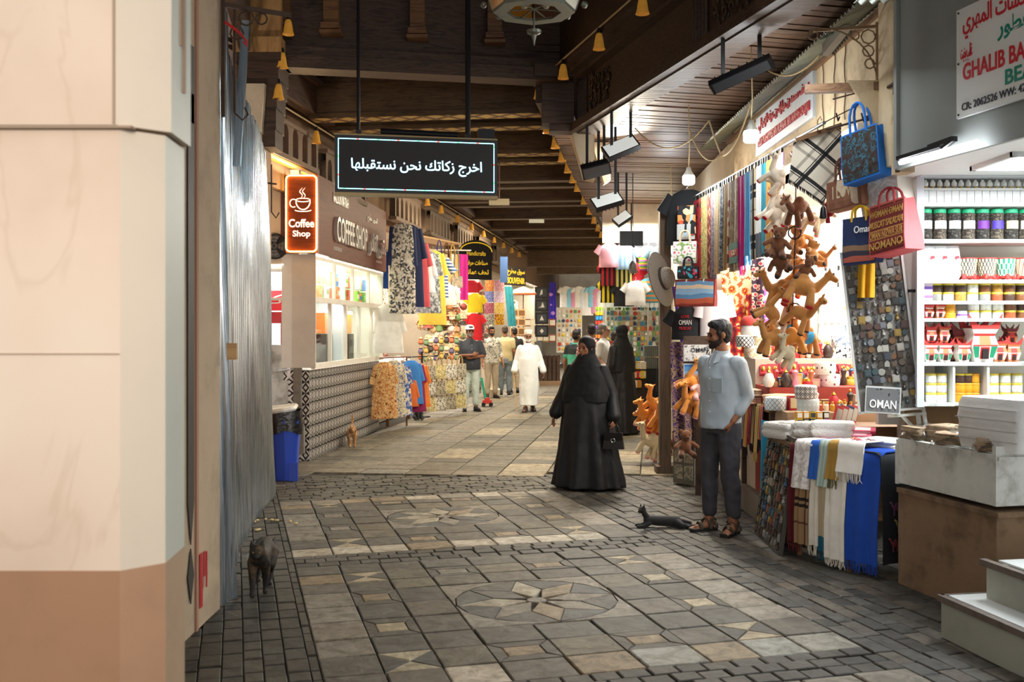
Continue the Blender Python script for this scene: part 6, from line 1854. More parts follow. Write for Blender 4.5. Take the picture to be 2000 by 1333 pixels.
for u0,u1,ze,m,nm,fr_,lf in((0.06,0.26,0.52,LACE,'white lace scarf hanging short over the crimson and checked scarves',None,0.03),(0.24,0.37,0.6,fab('#1d58b0'),'short bright blue scarf between the lace and grey green scarves',None,0.035),(0.34,0.47,0.56,pat('grey green rib','v',['#8fa398','#aebbb0'],30),'short grey green ribbed scarf at the table edge',None,0.045),(0.44,0.58,0.62,fab('#a07a30'),'short ochre scarf with olive fringe',OLIV,0.05),(0.55,0.82,0.68,fab('#ece6dc'),'white cloth printed with red camels laid over the blue scarf',mat('ivory fringe','#ddd5c4',0.9),0.065)):
 cm_=drape(nm+' on the scarf table',S0+(S1-S0)*u0,S0+(S1-S0)*u1,IN,TZ,ze,m,fringe=fr_,fl=0.07,lift=lf,group='short scarves over the table edge',bulge=0.05+lf,wav=0.008)
for k,(u,n_,c)in enumerate(((0.61,0.12,'#c96a48'),(0.69,0.06,'#a8485a'),(0.76,0.13,'#8a6a6a'))):
 e2_=MB();q=tabpos(u,n_,TZ+0.083)-cm_.location
 M_=Matrix.Translation(q)@Matrix.Rotation(TA,4,'Z')
 e2_.ball((0,0,0),(0.035,0.02,0.004),10,M=M_);e2_.tube([(-0.03,0,0),(-0.045,0.025,0),(-0.06,0.027,0)],0.006,5,M=M_);e2_.tube([(-0.015,0,0),(-0.02,-0.045,0)],0.005,5,M=M_);e2_.tube([(0.02,0,0),(0.02,-0.045,0)],0.005,5,M=M_)
 obj('camel_print',e2_,mat('print '+c,c,0.8),cm_)
folded('thick folded white scarf with small black tag at the near table corner',Vector((2.62,7.0,TZ+0.005)),0.7,0.3,0.3,0.07,fab('#e2ded4'),3)
for k,(c,nm)in enumerate((('#c22a50','red edged'),('#e06a8c','pink'),('#c2335a','rose'))):
 simple_box('boxed_scarf',f'{nm} flat boxed scarf slanting on the scarf table','box',Vector((2.42+0.05*k,7.3+0.06*k,TZ+0.02+0.03*k)),-0.5+0.07*k,(0.36,0.14,0.025),fab(c),mat('pink film','#e8a8b8',0.3),'flat boxed scarves',(0.12,0.0))
for k,(c,nm)in enumerate((('#7a5a44','brown'),('#8e9296','grey'))):
 simple_box('boxed_scarf',f'{nm} flat boxed scarf in clear film by the pink ones','box',Vector((2.56+0.06*k,7.28-0.1*k,TZ+0.02)),-0.45,(0.36,0.13,0.03),fab(c),mat('film grey','#b7b8b6',0.2),'flat boxed scarves',(0.1,0))
ds=thing('stepped_display','stepped display stand carrying embroidered caps and small goods inside the stall','display stand',(0,0,0))
RCL=fab('#8a1c28')
for k,(y0,y1,z)in enumerate(((7.5,7.95,0.93),(7.95,8.5,1.0),(8.5,9.0,1.17),(9.0,9.6,1.4))):
 b=MB();b.box((2.75 if k else 2.72,(y0+y1)/2,(z+0.22)/2+0.0),(1.1 if k else 0.9,y1-y0,z-0.22));obj('step',b,[WOOD_M,fab('#b99a7a'),fab('#a04038'),fab('#d9cbb8')][k],ds,0)
KP=lambda n,c,k=2:pat('cap '+n,['cells','lattice','tile','flower'][k],c,2.4 if k!=0 else 6,2.4 if k!=0 else 6)
CAPS=[(1515,0.0,8.2,1.0,KP('blue diamond',['#8fa8b4','#f2f1ee','#f2f1ee','#c2d0d6'],1),'white cap with grey blue diamonds beside the swirl caps'),(1578,0.0,8.0,1.0,KP('teal arc',['#9fc4ca','#f2f1ee','#e4edee'],2),'white cap with pale teal arcs, under the black swirl cap'),(1574,0.105,8.0,1.0,KP('black swirl',['#2a3338','#f2f1ee'],2),'white cap with black swirls on top of the teal cap'),(1620,0.0,8.6,1.17,KP('pink leaf',['#8a3a58','#f2eaec','#f2eaec'],3),'white cap with wine leaves, under the black square cap'),(1612,0.105,8.6,1.17,KP('black square',['#211f22','#f2f1ee','#f2f1ee'],3),'white cap with black square motifs on top of the wine cap'),(1644,0.0,9.2,1.4,KP('black spot',['#26262a','#f2f1ee','#f2f1ee','#f2f1ee'],0),'white cap with black specks, under the pale blue cap'),(1643,0.105,9.2,1.4,KP('blue dot',['#7b93b4','#eef1f6','#eef1f6'],0),'pale cap with blue dots on top of the speckled cap'),(1472,0.0,9.3,1.4,KP('tan grain',['#d9c0a0','#efe6d6'],0),'cream cap at the bottom of the stack under the red cap'),(1456,0.1,9.3,1.4,KP('black lattice',['#2a2628','#f3efe8','#f3efe8','#f3efe8'],1),'white cap with black lattice beside the red cap stack'),(1488,0.1,9.3,1.4,KP('gold grain',['#e6cf9a','#f5ecd8'],0),'cream cap with gold pattern beside the lattice cap'),(1466,0.2,9.3,1.4,mat('cap plain','#f4f0ea',0.8),'plain white cap just under the red cap'),(1597,0.0,8.72,1.17,KP('sand',['#d0b494','#eadfce'],0),'sand coloured cap behind the wine leaf cap')]
for px,dz,d,z,m,nm in CAPS:
 kumma(nm,Vector(((px-CXP)/F*d,d,z+0.002+dz)),m)
rc_=thing('red_cap','soft red peaked cap on top of the white caps','cap',Vector(((1466-CXP)/F*9.3,9.3,1.705)),-0.4)
b=MB();b.lathe([(0.095,0),(0.098,0.02),(0.085,0.06),(0.05,0.085),(0.004,0.092)],20);obj('crown',b,fab('#c8423c'),rc_,60)
b=MB();b.sheet(lambda u,v:(-0.085-0.08*v*math.sin(PI*u)**0.5,-0.09+0.18*u,0.008-0.025*v),10,4,0.004);obj('peak',b,fab('#c8423c'),rc_,70)
T2=thing('shawl_table','table of folded fringed shawls beside the standing man','table',(0,0,0))
b=MB();b.box((2.42,8.85,0.985),(0.56,1.1,0.03));obj('table_top',b,WOOD_M,T2,0)
for p in((2.18,8.35),(2.66,8.35),(2.18,9.35),(2.66,9.35)):
 b=MB();b.box((p[0],p[1],0.595),(0.04,0.04,0.75));obj('leg',b,WOOD_D,T2,0)
SHW_=[('#8c1f3a','wine red'),('#2b4a8a','blue'),('#c98a2f','gold'),('#b52a50','raspberry'),('#3f2a24','dark brown'),('#d8b46a','straw'),('#a8283c','crimson')]
for k,(c,nm)in enumerate(SHW_):
 y=9.3-k*0.13
 drape(f'{nm} striped shawl with tassels hanging off the shawl table',(2.15,y+0.07),(2.15,y-0.06),(1,0),1.0,0.72-0.06*(k%3),pat('shawl '+c,'v',[c,'#2a1a1c',c,'#d8b878',c],18),group='shawls on the shawl table',fringe=fab(['#2a1a1c',c][k%2]),fl=0.1,bulge=0.03,wav=0.006)
strip('turquoise scarf hanging from the shawl table to the kerb',Vector((2.12,8.35,0.9)),math.radians(-80),0.14,0.62,fab('#2aa0c8'),name='hanging_scarf',clip=False,nf=1)
strip('salmon, violet and blue shawl hanging at the near end of the shawl table',Vector((2.42,8.26,0.98)),0.0,0.24,0.6,pat('salmon violet','h',['#b03060','#8a6ac0','#e09a84','#5a50a8','#d8b49a'],2.4,2.4),name='hanging_shawl',cat='shawl',clip=False,nf=1.5)
for k,(c,nm,px,dz)in enumerate([('#d8a890','salmon striped',1478,0.0),('#cfae92','beige striped',1484,0.07),('#e8e0d2','ivory black edged',1530,0.0),('#e0b088','tan',1525,0.055),('#f0e8dc','white',1545,0.05)]):
 d=8.9 if k<2 else 8.35
 folded(f'{nm} folded shawl heaped on the shawl table',Vector(((px-CXP)/F*d,d,1.005+dz)),0.3+0.2*k,0.28,0.22,0.06,pat('fold '+c,'v',[c,c,'#6a4a40',c],9,pos=[0,0.5,0.9,0.94]),3,name='folded_shawl',cat='folded shawl',group='folded shawls')
SG=[('#e6c21c','yellow'),('#2a2622','black'),('#d84a9a','pink'),('#e8a020','amber')]
for k in range(10):
 c,nm=SG[[0,1,1,0,2,3,3,0,3,1][k]]
 simple_box('small_tub_box',f'{nm} little tub box, {ORD[k]} along the front row of the display','box',Vector(((1560+(k%5)*13-CXP)/F*7.62,7.62,0.932+0.052*(k//5))),0.1,(0.045,0.045,0.05),mat('tubbox '+c,c,0.35),mat('tubband'+c,'#efe9dc' if k%2 else '#3a3a3c',0.4),'little tub boxes')
for k in range(4):
 c,nm=[('#c2202c','red'),('#a81c28','dark red'),('#1f2f62','navy'),('#c83a40','bright red')][k]
 simple_box('gift_box',f'{nm} open gift box leaning in the display, {ORD[k]} of the leaning row','box',Vector(((1632+k*12-CXP)/F*7.7,7.7+0.02*k,0.935)),0.25,(0.06,0.025,0.14),mat('giftbox '+c,c,0.4),mat('giftprint','#b5b0a6',0.3,0.5),'leaning gift boxes',(-0.1,0.35))
for k in range(16):
 c,nm=[('#d8b070','amber'),('#b8503a','rust'),('#e9dcc0','cream'),('#c9962e','gold'),('#6a5a4a','brown')][k%5]
 px=1590+(k%8)*12;row_=k//8
 t=thing('perfume_bottle',f'{nm} little perfume bottle, {ORD[k % 8]} along the {["front", "rear"][row_]} row below the wine leaf cap','bottle',Vector(((px-CXP)/F*(8.05+0.25*row_),8.05+0.25*row_,1.002)),0,'little perfume bottles')
 b=MB();b.lathe([(0.018,0),(0.02,0.004),(0.02,0.05),(0.01,0.06)],10);obj('bottle_body',b,mat('scent '+c,c,0.2),t)
 b=MB();b.lathe([(0.012,0.06),(0.012,0.078),(0.004,0.08)],10);obj('stopper',b,mat('gold','#c79b3c',0.3,0.8),t)
for k in range(9):
 c,nm=[('#c2202c','red'),('#e9c9b0','pale'),('#b8862e','gold')][k%3]
 simple_box('souvenir_box',f'{nm} souvenir box, {ORD[k]} from the man along the third step','box',Vector(((1500+k*12-CXP)/F*8.75,8.72+0.05*(k%2),1.172)),0.1*(k%3),(0.055,0.05,rnd(0.05,0.12)),mat('souv '+c,c,0.45),mat('souvp'+c,'#e9d9b8',0.4),'souvenir boxes on the third step')
for k in range(8):
 t=thing('dallah_pot',f'little red and gold coffee pot, {ORD[k]} from the man on the top step','coffee pot',Vector(((1512+k*15-CXP)/F*9.25,9.25+0.06*(k%2),1.402)),0.6*k,'little coffee pots')
 b=MB();b.lathe([(0.03,0),(0.04,0.01),(0.03,0.045),(0.018,0.065),(0.026,0.085),(0.008,0.1),(0.006,0.12)],12);obj('pot_body',b,mat('souv #b8862e','#b8862e',0.45)if k%2 else REDC,t)
 b=MB();b.tube([(0.03,0,0.08),(0.06,0,0.07),(0.05,0,0.02)],0.005,6);obj('handle',b,mat('gold','#c79b3c',0.3,0.8),t);b=MB();b.tube([(-0.02,0,0.075),(-0.06,0,0.09)],0.006,6);obj('spout',b,mat('gold','#c79b3c',0.3,0.8),t)
CC=[('#b8242e','red'),('#d8b04a','golden'),('#efe6da','white'),('#c9704a','terracotta'),('#2b4a7a','blue'),('#7a4a2a','brown'),('#d88aa0','pink'),('#3a2c28','black')]
for st_i,(y0,z,n,x0,x1)in enumerate(((8.2,1.002,9,1545,1690),(8.55,1.172,12,1500,1600),(8.85,1.172,10,1640,1690),(9.15,1.402,12,1530,1635),(9.45,1.402,14,1500,1680))):
 for k in range(n):
  c,nm=CC[(k*3+st_i*2+k//3)%8]
  p=Vector(((x0+(x1-x0)*k/n-CXP)/F*y0,y0+rnd(-0.05,0.05),z))
  lab=f'{nm} trinket, {ORD[k]} from the man in the {["lowest", "second", "rear second", "upper", "rearmost"][st_i]} row of the stepped display'
  q=(k+st_i)%4
  if q==0:simple_box('souvenir_box',lab,'box',p,rnd(-0.4,0.4),(0.07,0.05,rnd(0.06,0.15)),mat('cc '+c,c,0.45),mat('ccp '+c,'#e3cfa4',0.4),'trinkets on the stepped display')
  else:
   t=thing('trinket',lab,'trinket',p,rnd(0,3),'trinkets on the stepped display')
   b=MB();b.lathe([[(0.03,0),(0.045,0.02),(0.05,0.06),(0.035,0.1),(0.02,0.12)],[(0.05,0),(0.055,0.03),(0.045,0.05)],[(0.02,0),(0.03,0.04),(0.015,0.08),(0.028,0.13),(0.01,0.15)]][q-1],12);obj('trinket_body',b,mat('cc '+c,c,0.4),t)
   b=MB();b.lathe([[(0.012,0.12),(0.02,0.13),(0.004,0.15)],[(0.035,0.05),(0.03,0.07),(0.006,0.08)],[(0.008,0.15),(0.012,0.165),(0.003,0.175)]][q-1],10);obj('top_knob',b,mat('gold','#c79b3c',0.3,0.8),t)
for k in range(5):
 t=thing('display_tray',f'red lined tray of gold trinkets, {ORD[k]} from the man, leaning behind the caps','tray',Vector(((1500+38*k-CXP)/F*9.0,8.97,1.3+0.02*(k%2))),0,'red lined trays',(0.9,0,0.1*(k-2)))
 b=MB();b.box((0,0,0),(0.17,0.12,0.02));obj('tray',b,RCL,t,0)
 b=MB();b.box((0,0,0.012),(0.15,0.1,0.006));obj('lining',b,mat('bright red lining','#c2202c',0.7),t,0)
 for j in range(3):
  b=MB();b.ball((-0.05+0.05*j,0,0.022),(0.018,0.03,0.012),8);obj('gold_trinket',b,mat('gold','#c79b3c',0.3,0.8),t)

# people and cats
SK1,SK2,SK3=mat('tan skin','#9a6546',0.55,var=0.08,vs=8),mat('brown skin','#7d4f36',0.55,var=0.08,vs=8),mat('fair skin','#c08d74',0.55,var=0.08,vs=8)
HAIR,GREYH,WHITEH=mat('black hair','#120f0e',0.5,bump=0.5,bs=90),mat('grey hair','#6f6a66',0.6,bump=0.5,bs=90),mat('white beard','#d8d4ce',0.8,bump=0.5,bs=90)
EYEM,LIPM=mat('eye dark','#16100d',0.15),mat('lip','#6f3d34',0.5)
CLO=lambda a,sc=7:(lambda co:a*(mnoise.noise(Vector((co.x*sc,co.y*sc,co.z*sc*0.6)))+0.6*mnoise.noise(Vector((co.x*sc*2.3+5,co.y*sc*2.3,co.z*sc*1.6)))))
def hand(mb,wr,d,n,th,curl=0.5,k=1.0):
 """palm, four unequal bent fingers and a thumb on the side th"""
 d,n,th=Vector(d).normalized(),Vector(n).normalized(),Vector(th).normalized()
 wr=Vector(wr)
 L=[0.066,0.076,0.071,0.055]
 for i in range(4):
  o=th*(0.031-0.02*i)*k
  kn=wr+d*(0.088-0.004*abs(i-1))*k+o
  mb.cap(wr+d*0.012*k+o*0.6,kn,0.0135*k,0.0115*k,8)
  a1=curl*0.7+0.06*i
  m=kn+(d*math.cos(a1)+n*math.sin(a1))*L[i]*0.52*k
  a2=curl*1.7+0.08*i
  e=m+(d*math.cos(a2)+n*math.sin(a2))*L[i]*0.5*k
  mb.cap(kn,m,0.0098*k,0.009*k,8);mb.cap(m,e,0.009*k,0.0075*k,8)
 b=wr+d*0.028*k+th*0.026*k
 m=b+(d*0.6+th*0.75+n*0.25).normalized()*0.04*k
 mb.cap(b,m,0.014*k,0.0105*k,8);mb.cap(m,m+(d*0.85+th*0.2+n*(0.3+0.4*curl)).normalized()*0.032*k,0.0105*k,0.0085*k,8)
def person(label,loc,rz,H,arms,skin=SK1,yaw=0,pitch=0,legs=None,hair=HAIR,beard=None,build=1.0,vox=0.009,belly=0.0,eyes=True,scale_head=1.0,bald=False,hairw=1.0):
 t=thing('person',label,'person',loc,rz)
 t.scale=(H/1.75,)*3
 legs=legs or[(-0.1,0.0),(0.1,0.0)]
 b=MB()
 J={}
 for i,(fx,fy)in enumerate(legs):
  s=-1 if i==0 else 1
  hip,kn,an=Vector((s*0.09,0,0.92)),Vector((s*0.09+(fx-s*0.09)*0.5,fy*0.4-0.02,0.5)),Vector((fx,fy,0.09))
  J[s]=(hip,kn,an)
  b.chain([hip,kn,an],[0.085,0.056,0.04])
  ft=Vector((s*0.25,-1,0)).normalized()
  b.cap(an+Vector((0,0.02,-0.045)),an+ft*0.12+Vector((0,0,-0.06)),0.036,0.026)
  for q in range(5):
   o=Vector((1,0.25*s,0))*(q-2)*0.0165*-s
   b.cap(an+ft*0.12+o+Vector((0,0,-0.062)),an+ft*(0.17-0.009*q)+o+Vector((0,0,-0.07)),0.013-0.001*q,0.011-0.001*q,8)
 w=build
 b.chain([(0,0,0.95),(0,0.0,1.12),(0,0.01,1.32)],[0.125*w,0.115*w,0.112],14)
 b.cap((-0.13*w,0.012,1.36),(0.13*w,0.012,1.36),0.068,0.068)
 b.cap((0,0.02,1.4),(0,0.0,1.54),0.06,0.052)
 for s in(-1,1):
  el,wr,hd,hn,ht,cu=arms[s]
  sh=Vector((s*0.175*w,0.01,1.4))
  b.chain([sh,el,wr],[0.048,0.039,0.028])
  hand(b,wr,hd,hn,ht,cu)
 hb=MB()
 hb.ball((0,0.012,1.66),(0.074,0.094,0.09),16);hb.ball((0,-0.022,1.592),(0.058,0.068,0.064),14)
 hb.cap((0,-0.086,1.645),(0,-0.108,1.603),0.009,0.0145,10);hb.ball((0,-0.078,1.652),(0.05,0.018,0.01),10)
 hb.ball((0,-0.084,1.573),(0.024,0.013,0.007),10);hb.ball((0,-0.08,1.562),(0.021,0.013,0.006),10);hb.ball((0,-0.072,1.54),(0.024,0.02,0.016),10)
 for s in(-1,1):
  hb.ball((s*0.078,0.014,1.622),(0.011,0.02,0.03),10);hb.ball((s*0.04,-0.062,1.61),(0.022,0.02,0.018),10)
 HM=Matrix.Translation((0,0.015,1.53))@Matrix.Rotation(yaw,4,'Z')@Matrix.Rotation(pitch,4,'X')@Matrix.Translation((0,-0.015,-1.53))
 b.add(hb.v,hb.f,0,None,HM)
 body=fuse(b,'body',[skin],vox,3,t)
 if eyes:
  for s in(-1,1):
   q=MB();q.ball((s*0.031,-0.0765,1.631),(0.0135,0.01,0.0075),8,M=HM);obj('eye',q,EYEM,body)
   q=MB();q.tube([HM@Vector((s*0.014,-0.093,1.65)),HM@Vector((s*0.032,-0.09,1.657)),HM@Vector((s*0.052,-0.078,1.65))],0.0045,6);obj('eyebrow',q,hair or HAIR,body)
  q=MB();q.ball((0,-0.094,1.567),(0.021,0.008,0.006),8,M=HM);obj('lips',q,LIPM,body)
 if hair:
  q=MB();q.ball((0,0.024,1.682),(0.081*hairw,0.096,0.082),16,M=HM);q.ball((0,0.05,1.63),(0.076*hairw,0.06,0.08),14,M=HM)
  if not bald:q.ball((0,-0.035,1.725),(0.062,0.055,0.036),12,M=HM)
  for s in(-1,1):q.ball((s*0.068,-0.012,1.65),(0.014,0.024,0.04),8,M=HM)
  fuse(q,'hair',[hair],0.009,2,t,disp=CLO(0.005,40))
 if beard:
  q=MB();q.ball((0,-0.026,1.572),(0.063,0.066,0.05),14,M=HM);q.ball((0,-0.088,1.587),(0.03,0.012,0.007),8,M=HM);q.ball((0,-0.068,1.545),(0.034,0.03,0.028),10,M=HM)
  for s in(-1,1):q.cap(HM@Vector((s*0.06,-0.01,1.6)),HM@Vector((s*0.068,-0.005,1.64)),0.012,0.009,8)
  fuse(q,'beard',[beard],0.008,2,t,disp=CLO(0.003,60))
 return t,J,HM,arms
def shirt(P,m,z0,sleeve=0.5,w=1.0,belly=0.0,collar=True,name='shirt',vox=0.012,amp=0.008,dep=1.0,m2=None,sr=1.0):
 """torso, sleeves to the fraction of the arm (0.5 is the elbow), collar"""
 t,J,HM,arms=P
 b=MB()
 b.loft([(0,0.0,z0,0.185*w,0.138*dep+belly*0.8),(0,-belly*0.3,z0+0.12,0.185*w,0.14*dep+belly),(0,-belly*0.35,1.1,0.178*w,0.138*dep+belly),(0,0,1.28,0.19*w,0.138*dep+belly*0.5),(0,0.01,1.38,0.185*w,0.115*dep),(0,0.012,1.435,0.14*w,0.085),(0,0.015,1.475,0.078,0.07),(0,0.012,1.5,0.066,0.062)],28)
 for s in(-1,1):
  el,wr=Vector(arms[s][0]),Vector(arms[s][1])
  sh=Vector((s*0.172*w,0.01,1.39))
  pts,rs=[sh,sh.lerp(el,0.3),sh.lerp(el,1.0 if sleeve>0.5 else sleeve*2)],[0.075,0.07,0.064*sr]
  if sleeve>0.5:
   pts.append(el.lerp(wr,(sleeve-0.5)*2));rs.append(0.05*sr)
  b.chain(pts,rs)
 o=fuse(b,name,[m],vox,3,t,proj_uv=True,disp=CLO(amp))
 if collar:
  c=MB()
  for s in(-1,1):
   c.sheet(lambda u,v:(s*(0.02+0.05*math.sin(u*2.6)),-0.07+0.13*u+(-0.05*v*(1-u)),1.5-0.05*v+0.02*u-0.04*(1-u)*(0.6+v*0.8)),8,4,0.006)
  obj('collar',c,m2 or m,o,80)
  c=MB();c.box((0,-0.15*dep-belly,1.2),(0.03,0.006,0.4));
  c=MB()
  for k in range(5):c.ball((0.0,-0.142*dep-belly*(1.05 if k>1 else 0.6),1.36-0.09*k),0.006,6)
  obj('button',c,m2 or WHITE,o)
 return o
def trousers(P,m,waist=0.98,vox=0.012,r=(0.105,0.078,0.062),amp=0.007,z_end=0.09,w=1.0):
 t,J,HM,arms=P
 b=MB()
 b.loft([(0,0.01,0.82,0.16*w,0.13),(0,0.01,0.92,0.172*w,0.135),(0,0.005,waist,0.16*w,0.125),(0,0.005,waist+0.05,0.155*w,0.12)],24)
 for s in(-1,1):
  hip,kn,an=J[s]
  b.chain([hip-Vector((0,0,0.03)),kn,an+Vector((0,0.005,z_end-0.02))],list(r))
 o=fuse(b,'trousers',[m],vox,3,t,proj_uv=True,disp=CLO(amp*1.4,11))
 return o
def shoes(P,m,sole,kind='shoe'):
 t,J,HM,arms=P
 for s in(-1,1):
  an=J[s][2]
  ft=Vector((s*0.25,-1,0)).normalized()
  sd=Vector((-ft.y,ft.x,0))
  M=Matrix(((sd.x,ft.x,0,an.x),(sd.y,ft.y,0,an.y),(0,0,1,0),(0,0,0,1)))
  z0=an.z-0.09
  out=[(0.036*math.cos(a)*(1.05 if y0>0.05 else 0.95),y0+0.045*math.sin(a))for(y0,a0)in((0.14,0),(-0.035,180))for a in[math.radians(a0+20*q)for q in range(10)]]
  out=[(x*1.25,y)for x,y in out]
  b=MB();b.prism(out,0.026,0,M,z0)
  q=obj('sandal' if kind!='shoe' else 'shoe',b,sole,t,40)
  b=MB()
  if kind=='shoe':
   b.cap(M@Vector((0,-0.025,z0+0.06)),M@Vector((0,0.13,z0+0.045)),0.043,0.036);b.cap(M@Vector((0,-0.02,z0+0.05)),M@Vector((0,0.0,z0+0.1)),0.044,0.04)
   b.v=[(x,y,max(z,z0+0.02))for x,y,z in b.v]
   obj('upper',b,m,q,60)
  else:
   for yy,hh,tilt in((0.095,0.058,0.01),(0.03,0.082,-0.015),(-0.045,0.06,0.0)):
    for e in((0,)if yy>-0.04 else(0,)):
     b.sheet(lambda u,v:M@Vector((0.047*math.cos(PI*u),yy+tilt*math.cos(PI*u)+0.028*(v-0.5),z0+0.02+hh*math.sin(PI*u)**0.8)),12,2,0.006)
   b.sheet(lambda u,v:M@Vector((0.05*math.cos(PI+PI*u),0.02+0.085*-math.sin(PI*u),z0+0.085+0.02*v)),12,2,0.006)
   obj('strap',b,m,q,70)
DN=(0,0,-1)
def hang_arm(s,out=0.06,fwd=0.0,curl=0.4,el_z=1.12,w=1.0):
 e=Vector((s*(0.2*w+out*0.6),0.03,el_z));w=Vector((s*(0.2*w+out),-0.03-fwd,el_z-0.26))
 return(e,w,(w-e).normalized(),(-s,0,0),(0,-1,0),curl)
LB=mat('pale blue shirt','#b4c0c9',0.8,var=0.06,vs=12,bump=0.55,bs=7)
pk_=lambda s:(Vector((s*0.222,0.075,1.13)),Vector((s*0.17,-0.05,0.93)),Vector((-s*0.35,0.05,-1)),(-s,0,0),(0,-1,0),0.3)
P=person('standing man in pale blue shirt and grey trousers, hands in pockets, looking aside',(1.72,8.2,0),math.radians(-52),1.74,{-1:pk_(-1),1:pk_(1)},SK1,math.radians(-34),0.1,[(-0.1,-0.03),(0.13,0.0)],HAIR,mat('stubble','#2a1d18',0.7,bump=0.4,bs=90))
shirt(P,LB,0.86,0.82,1.0,amp=0.012,vox=0.01,sr=0.84)
trousers(P,mat('charcoal trousers','#3f3d42',0.85,var=0.08,bump=0.5,bs=9),vox=0.011,z_end=0.1)
shoes(P,mat('olive strap','#4c4438',0.6),mat('black sole','#1a1816',0.7),'sandal')
q=MB();q.box((0.09,-0.148,1.22),(0.1,0.006,0.11));obj('pocket',q,LB,P[0].children[-1]if False else P[0],20)
ABY,ABY2=mat('black abaya','#08080a',0.6,var=0.1,bump=0.08,bs=8),mat('black veil','#0a0a0c',0.75,bump=0.1,bs=10)
def abaya(P,hem=0.36,cape=True,sleeve=1.0,front=0.0,hood=1.0,w=1.0):
 t,J,HM,arms=P
 b=MB()
 b.loft([(0.02,0.03,0.025,hem,hem*0.82,0.1),(0.02,0.03,0.2,hem*0.93,hem*0.78,0.085),(0.01,0.02,0.55,hem*0.78,hem*0.66,0.06),(0,0.01,0.95,hem*0.66,hem*0.56,0.02),(0,0,1.2,0.22*w,0.17,0.01),(0,0.01,1.36,0.2*w,0.14,0),(0,0.01,1.45,0.12,0.09,0)],64,fold=11,ph=1)
 for s in(-1,1):
  el,wr=Vector(arms[s][0]),Vector(arms[s][1])
  b.chain([(s*0.17*w,0.01,1.37),el,el.lerp(wr,0.9)],[0.08,0.068,0.085])
 fuse(b,'abaya',[ABY],0.012,2,t,disp=CLO(0.008,6))
 b=MB()
 b.ball(HM@Vector((0,0.034,1.674)),(0.1*hood,0.107,0.103),18);b.ball(HM@Vector((0,0.042,1.59)),(0.097*hood,0.094,0.1),16);b.cap(HM@Vector((0,0.01,1.505)),(0,-0.01,1.44),0.085,0.12)
 if cape:
  b.loft([(0,-0.01,1.0 if front else 1.08,0.27*w,0.2,0.05),(0,-0.01,1.1,0.26*w,0.2,0.05),(0,0,1.3,0.235*w,0.17,0.03),(0,0,1.42,0.2,0.145,0.03),(0,0.01,1.5,0.135,0.115,0.02),(0,0.02,1.56,0.105,0.1,0)],48,fold=6,ph=2)
 else:
  b.loft([(0,0,1.3,0.2,0.15,0.02),(0,0,1.42,0.16,0.13,0.02),(0,0.0,1.5,0.1,0.1,0)],40,fold=6)
 fuse(b,'veil',[ABY2],0.01,3,t,disp=CLO(0.007,8))
w1_={-1:(Vector((-0.29,0.03,1.1)),Vector((-0.38,-0.02,0.85)),(-0.25,-0.1,-1),(1,0,0),(0,-1,0),0.4),1:(Vector((0.3,0.03,1.1)),Vector((0.36,-0.1,0.83)),(0.05,-0.1,-1),(-1,0,0),(0,-1,0),1.1)}
P=person('woman in flowing black abaya and veil carrying a small black handbag',(0.78,10.45,0),math.radians(-22),1.58,w1_,SK1,math.radians(-18),0.05,[(-0.08,0),(0.1,0.05)],None,None)
abaya(P,0.42,True,front=1,w=1.12)
shoes(P,BLACK,BLACK)
hbp=P[0].matrix_basis@Vector((0.365,-0.13,0.73))
hb_=thing('handbag','small glossy black handbag with flap and ring clasp held by the walking woman','handbag',Matrix.Rotation(math.radians(-22),3,'Z')@Vector((0.365,-0.125,0.0))*(1.58/1.75)+Vector((0.78,10.45,0.44)),math.radians(-12))
LEA=mat('black patent leather','#0c0c0e',0.2)
b=MB();b.box((0,0,0.08),(0.22,0.09,0.16),taper=(0.82,0.6));obj('bag_body',b,LEA,hb_,0)
b=MB();b.box((0,-0.036,0.125),(0.19,0.02,0.075));b.box((0,0,0.163),(0.185,0.06,0.008));fl_=obj('flap',b,LEA,hb_,0)
b=MB();b.tube([(0.02*math.cos(a*0.6),-0.05,0.09+0.02*math.sin(a*0.6))for a in range(11)],0.004,6,closed=True);obj('clasp',b,CHROME,fl_)
for y in(-0.02,0.02):
 b=MB();b.tube([(-0.055,y,0.16),(-0.05,y,0.22),(-0.03,0,0.26),(0.03,0,0.26),(0.05,y,0.22),(0.055,y,0.16)],0.006,8);obj('handle',b,LEA,hb_)
P=person('taller woman in black abaya standing with her back turned, half behind the walking woman',(1.74,15.9,0),math.radians(-140),1.73,{-1:hang_arm(-1,0.03,0.1),1:hang_arm(1,0.03,0.1)},SK1,math.radians(-25),0,None,None,None,vox=0.012)
abaya(P,0.34,True,front=1)
shoes(P,BLACK,BLACK)
WR=mat('white robe cloth','#e2e3df',0.85,var=0.05,bump=0.12,bs=8)
oa={-1:(Vector((-0.25,0.05,1.1)),Vector((-0.31,-0.06,0.87)),(-0.1,-0.3,-1),(1,0,0),(0,-1,0),1.1),1:(Vector((0.27,0.04,1.1)),Vector((0.34,-0.06,0.86)),(0.1,-0.1,-1),(-1,0,0),(0,-1,0),0.5)}
P=person('old bearded man walking in a long white robe and round cap',(0.33,20.3,0),0.0,1.63,oa,SK2,0.05,0.05,[(-0.06,-0.16),(0.1,0.12)],None,WHITEH,vox=0.011)
b=MB()
b.loft([(0.02,-0.02,0.14,0.19,0.22,0.06),(0.02,-0.01,0.3,0.2,0.2,0.05),(0.02,0,0.6,0.22,0.19,0.03),(0,-0.01,0.95,0.215,0.18,0.015),(0,-0.015,1.15,0.21,0.175,0),(0,0,1.33,0.2,0.14,0),(0,0.01,1.43,0.13,0.09,0),(0,0.01,1.5,0.066,0.062,0)],40,fold=7)
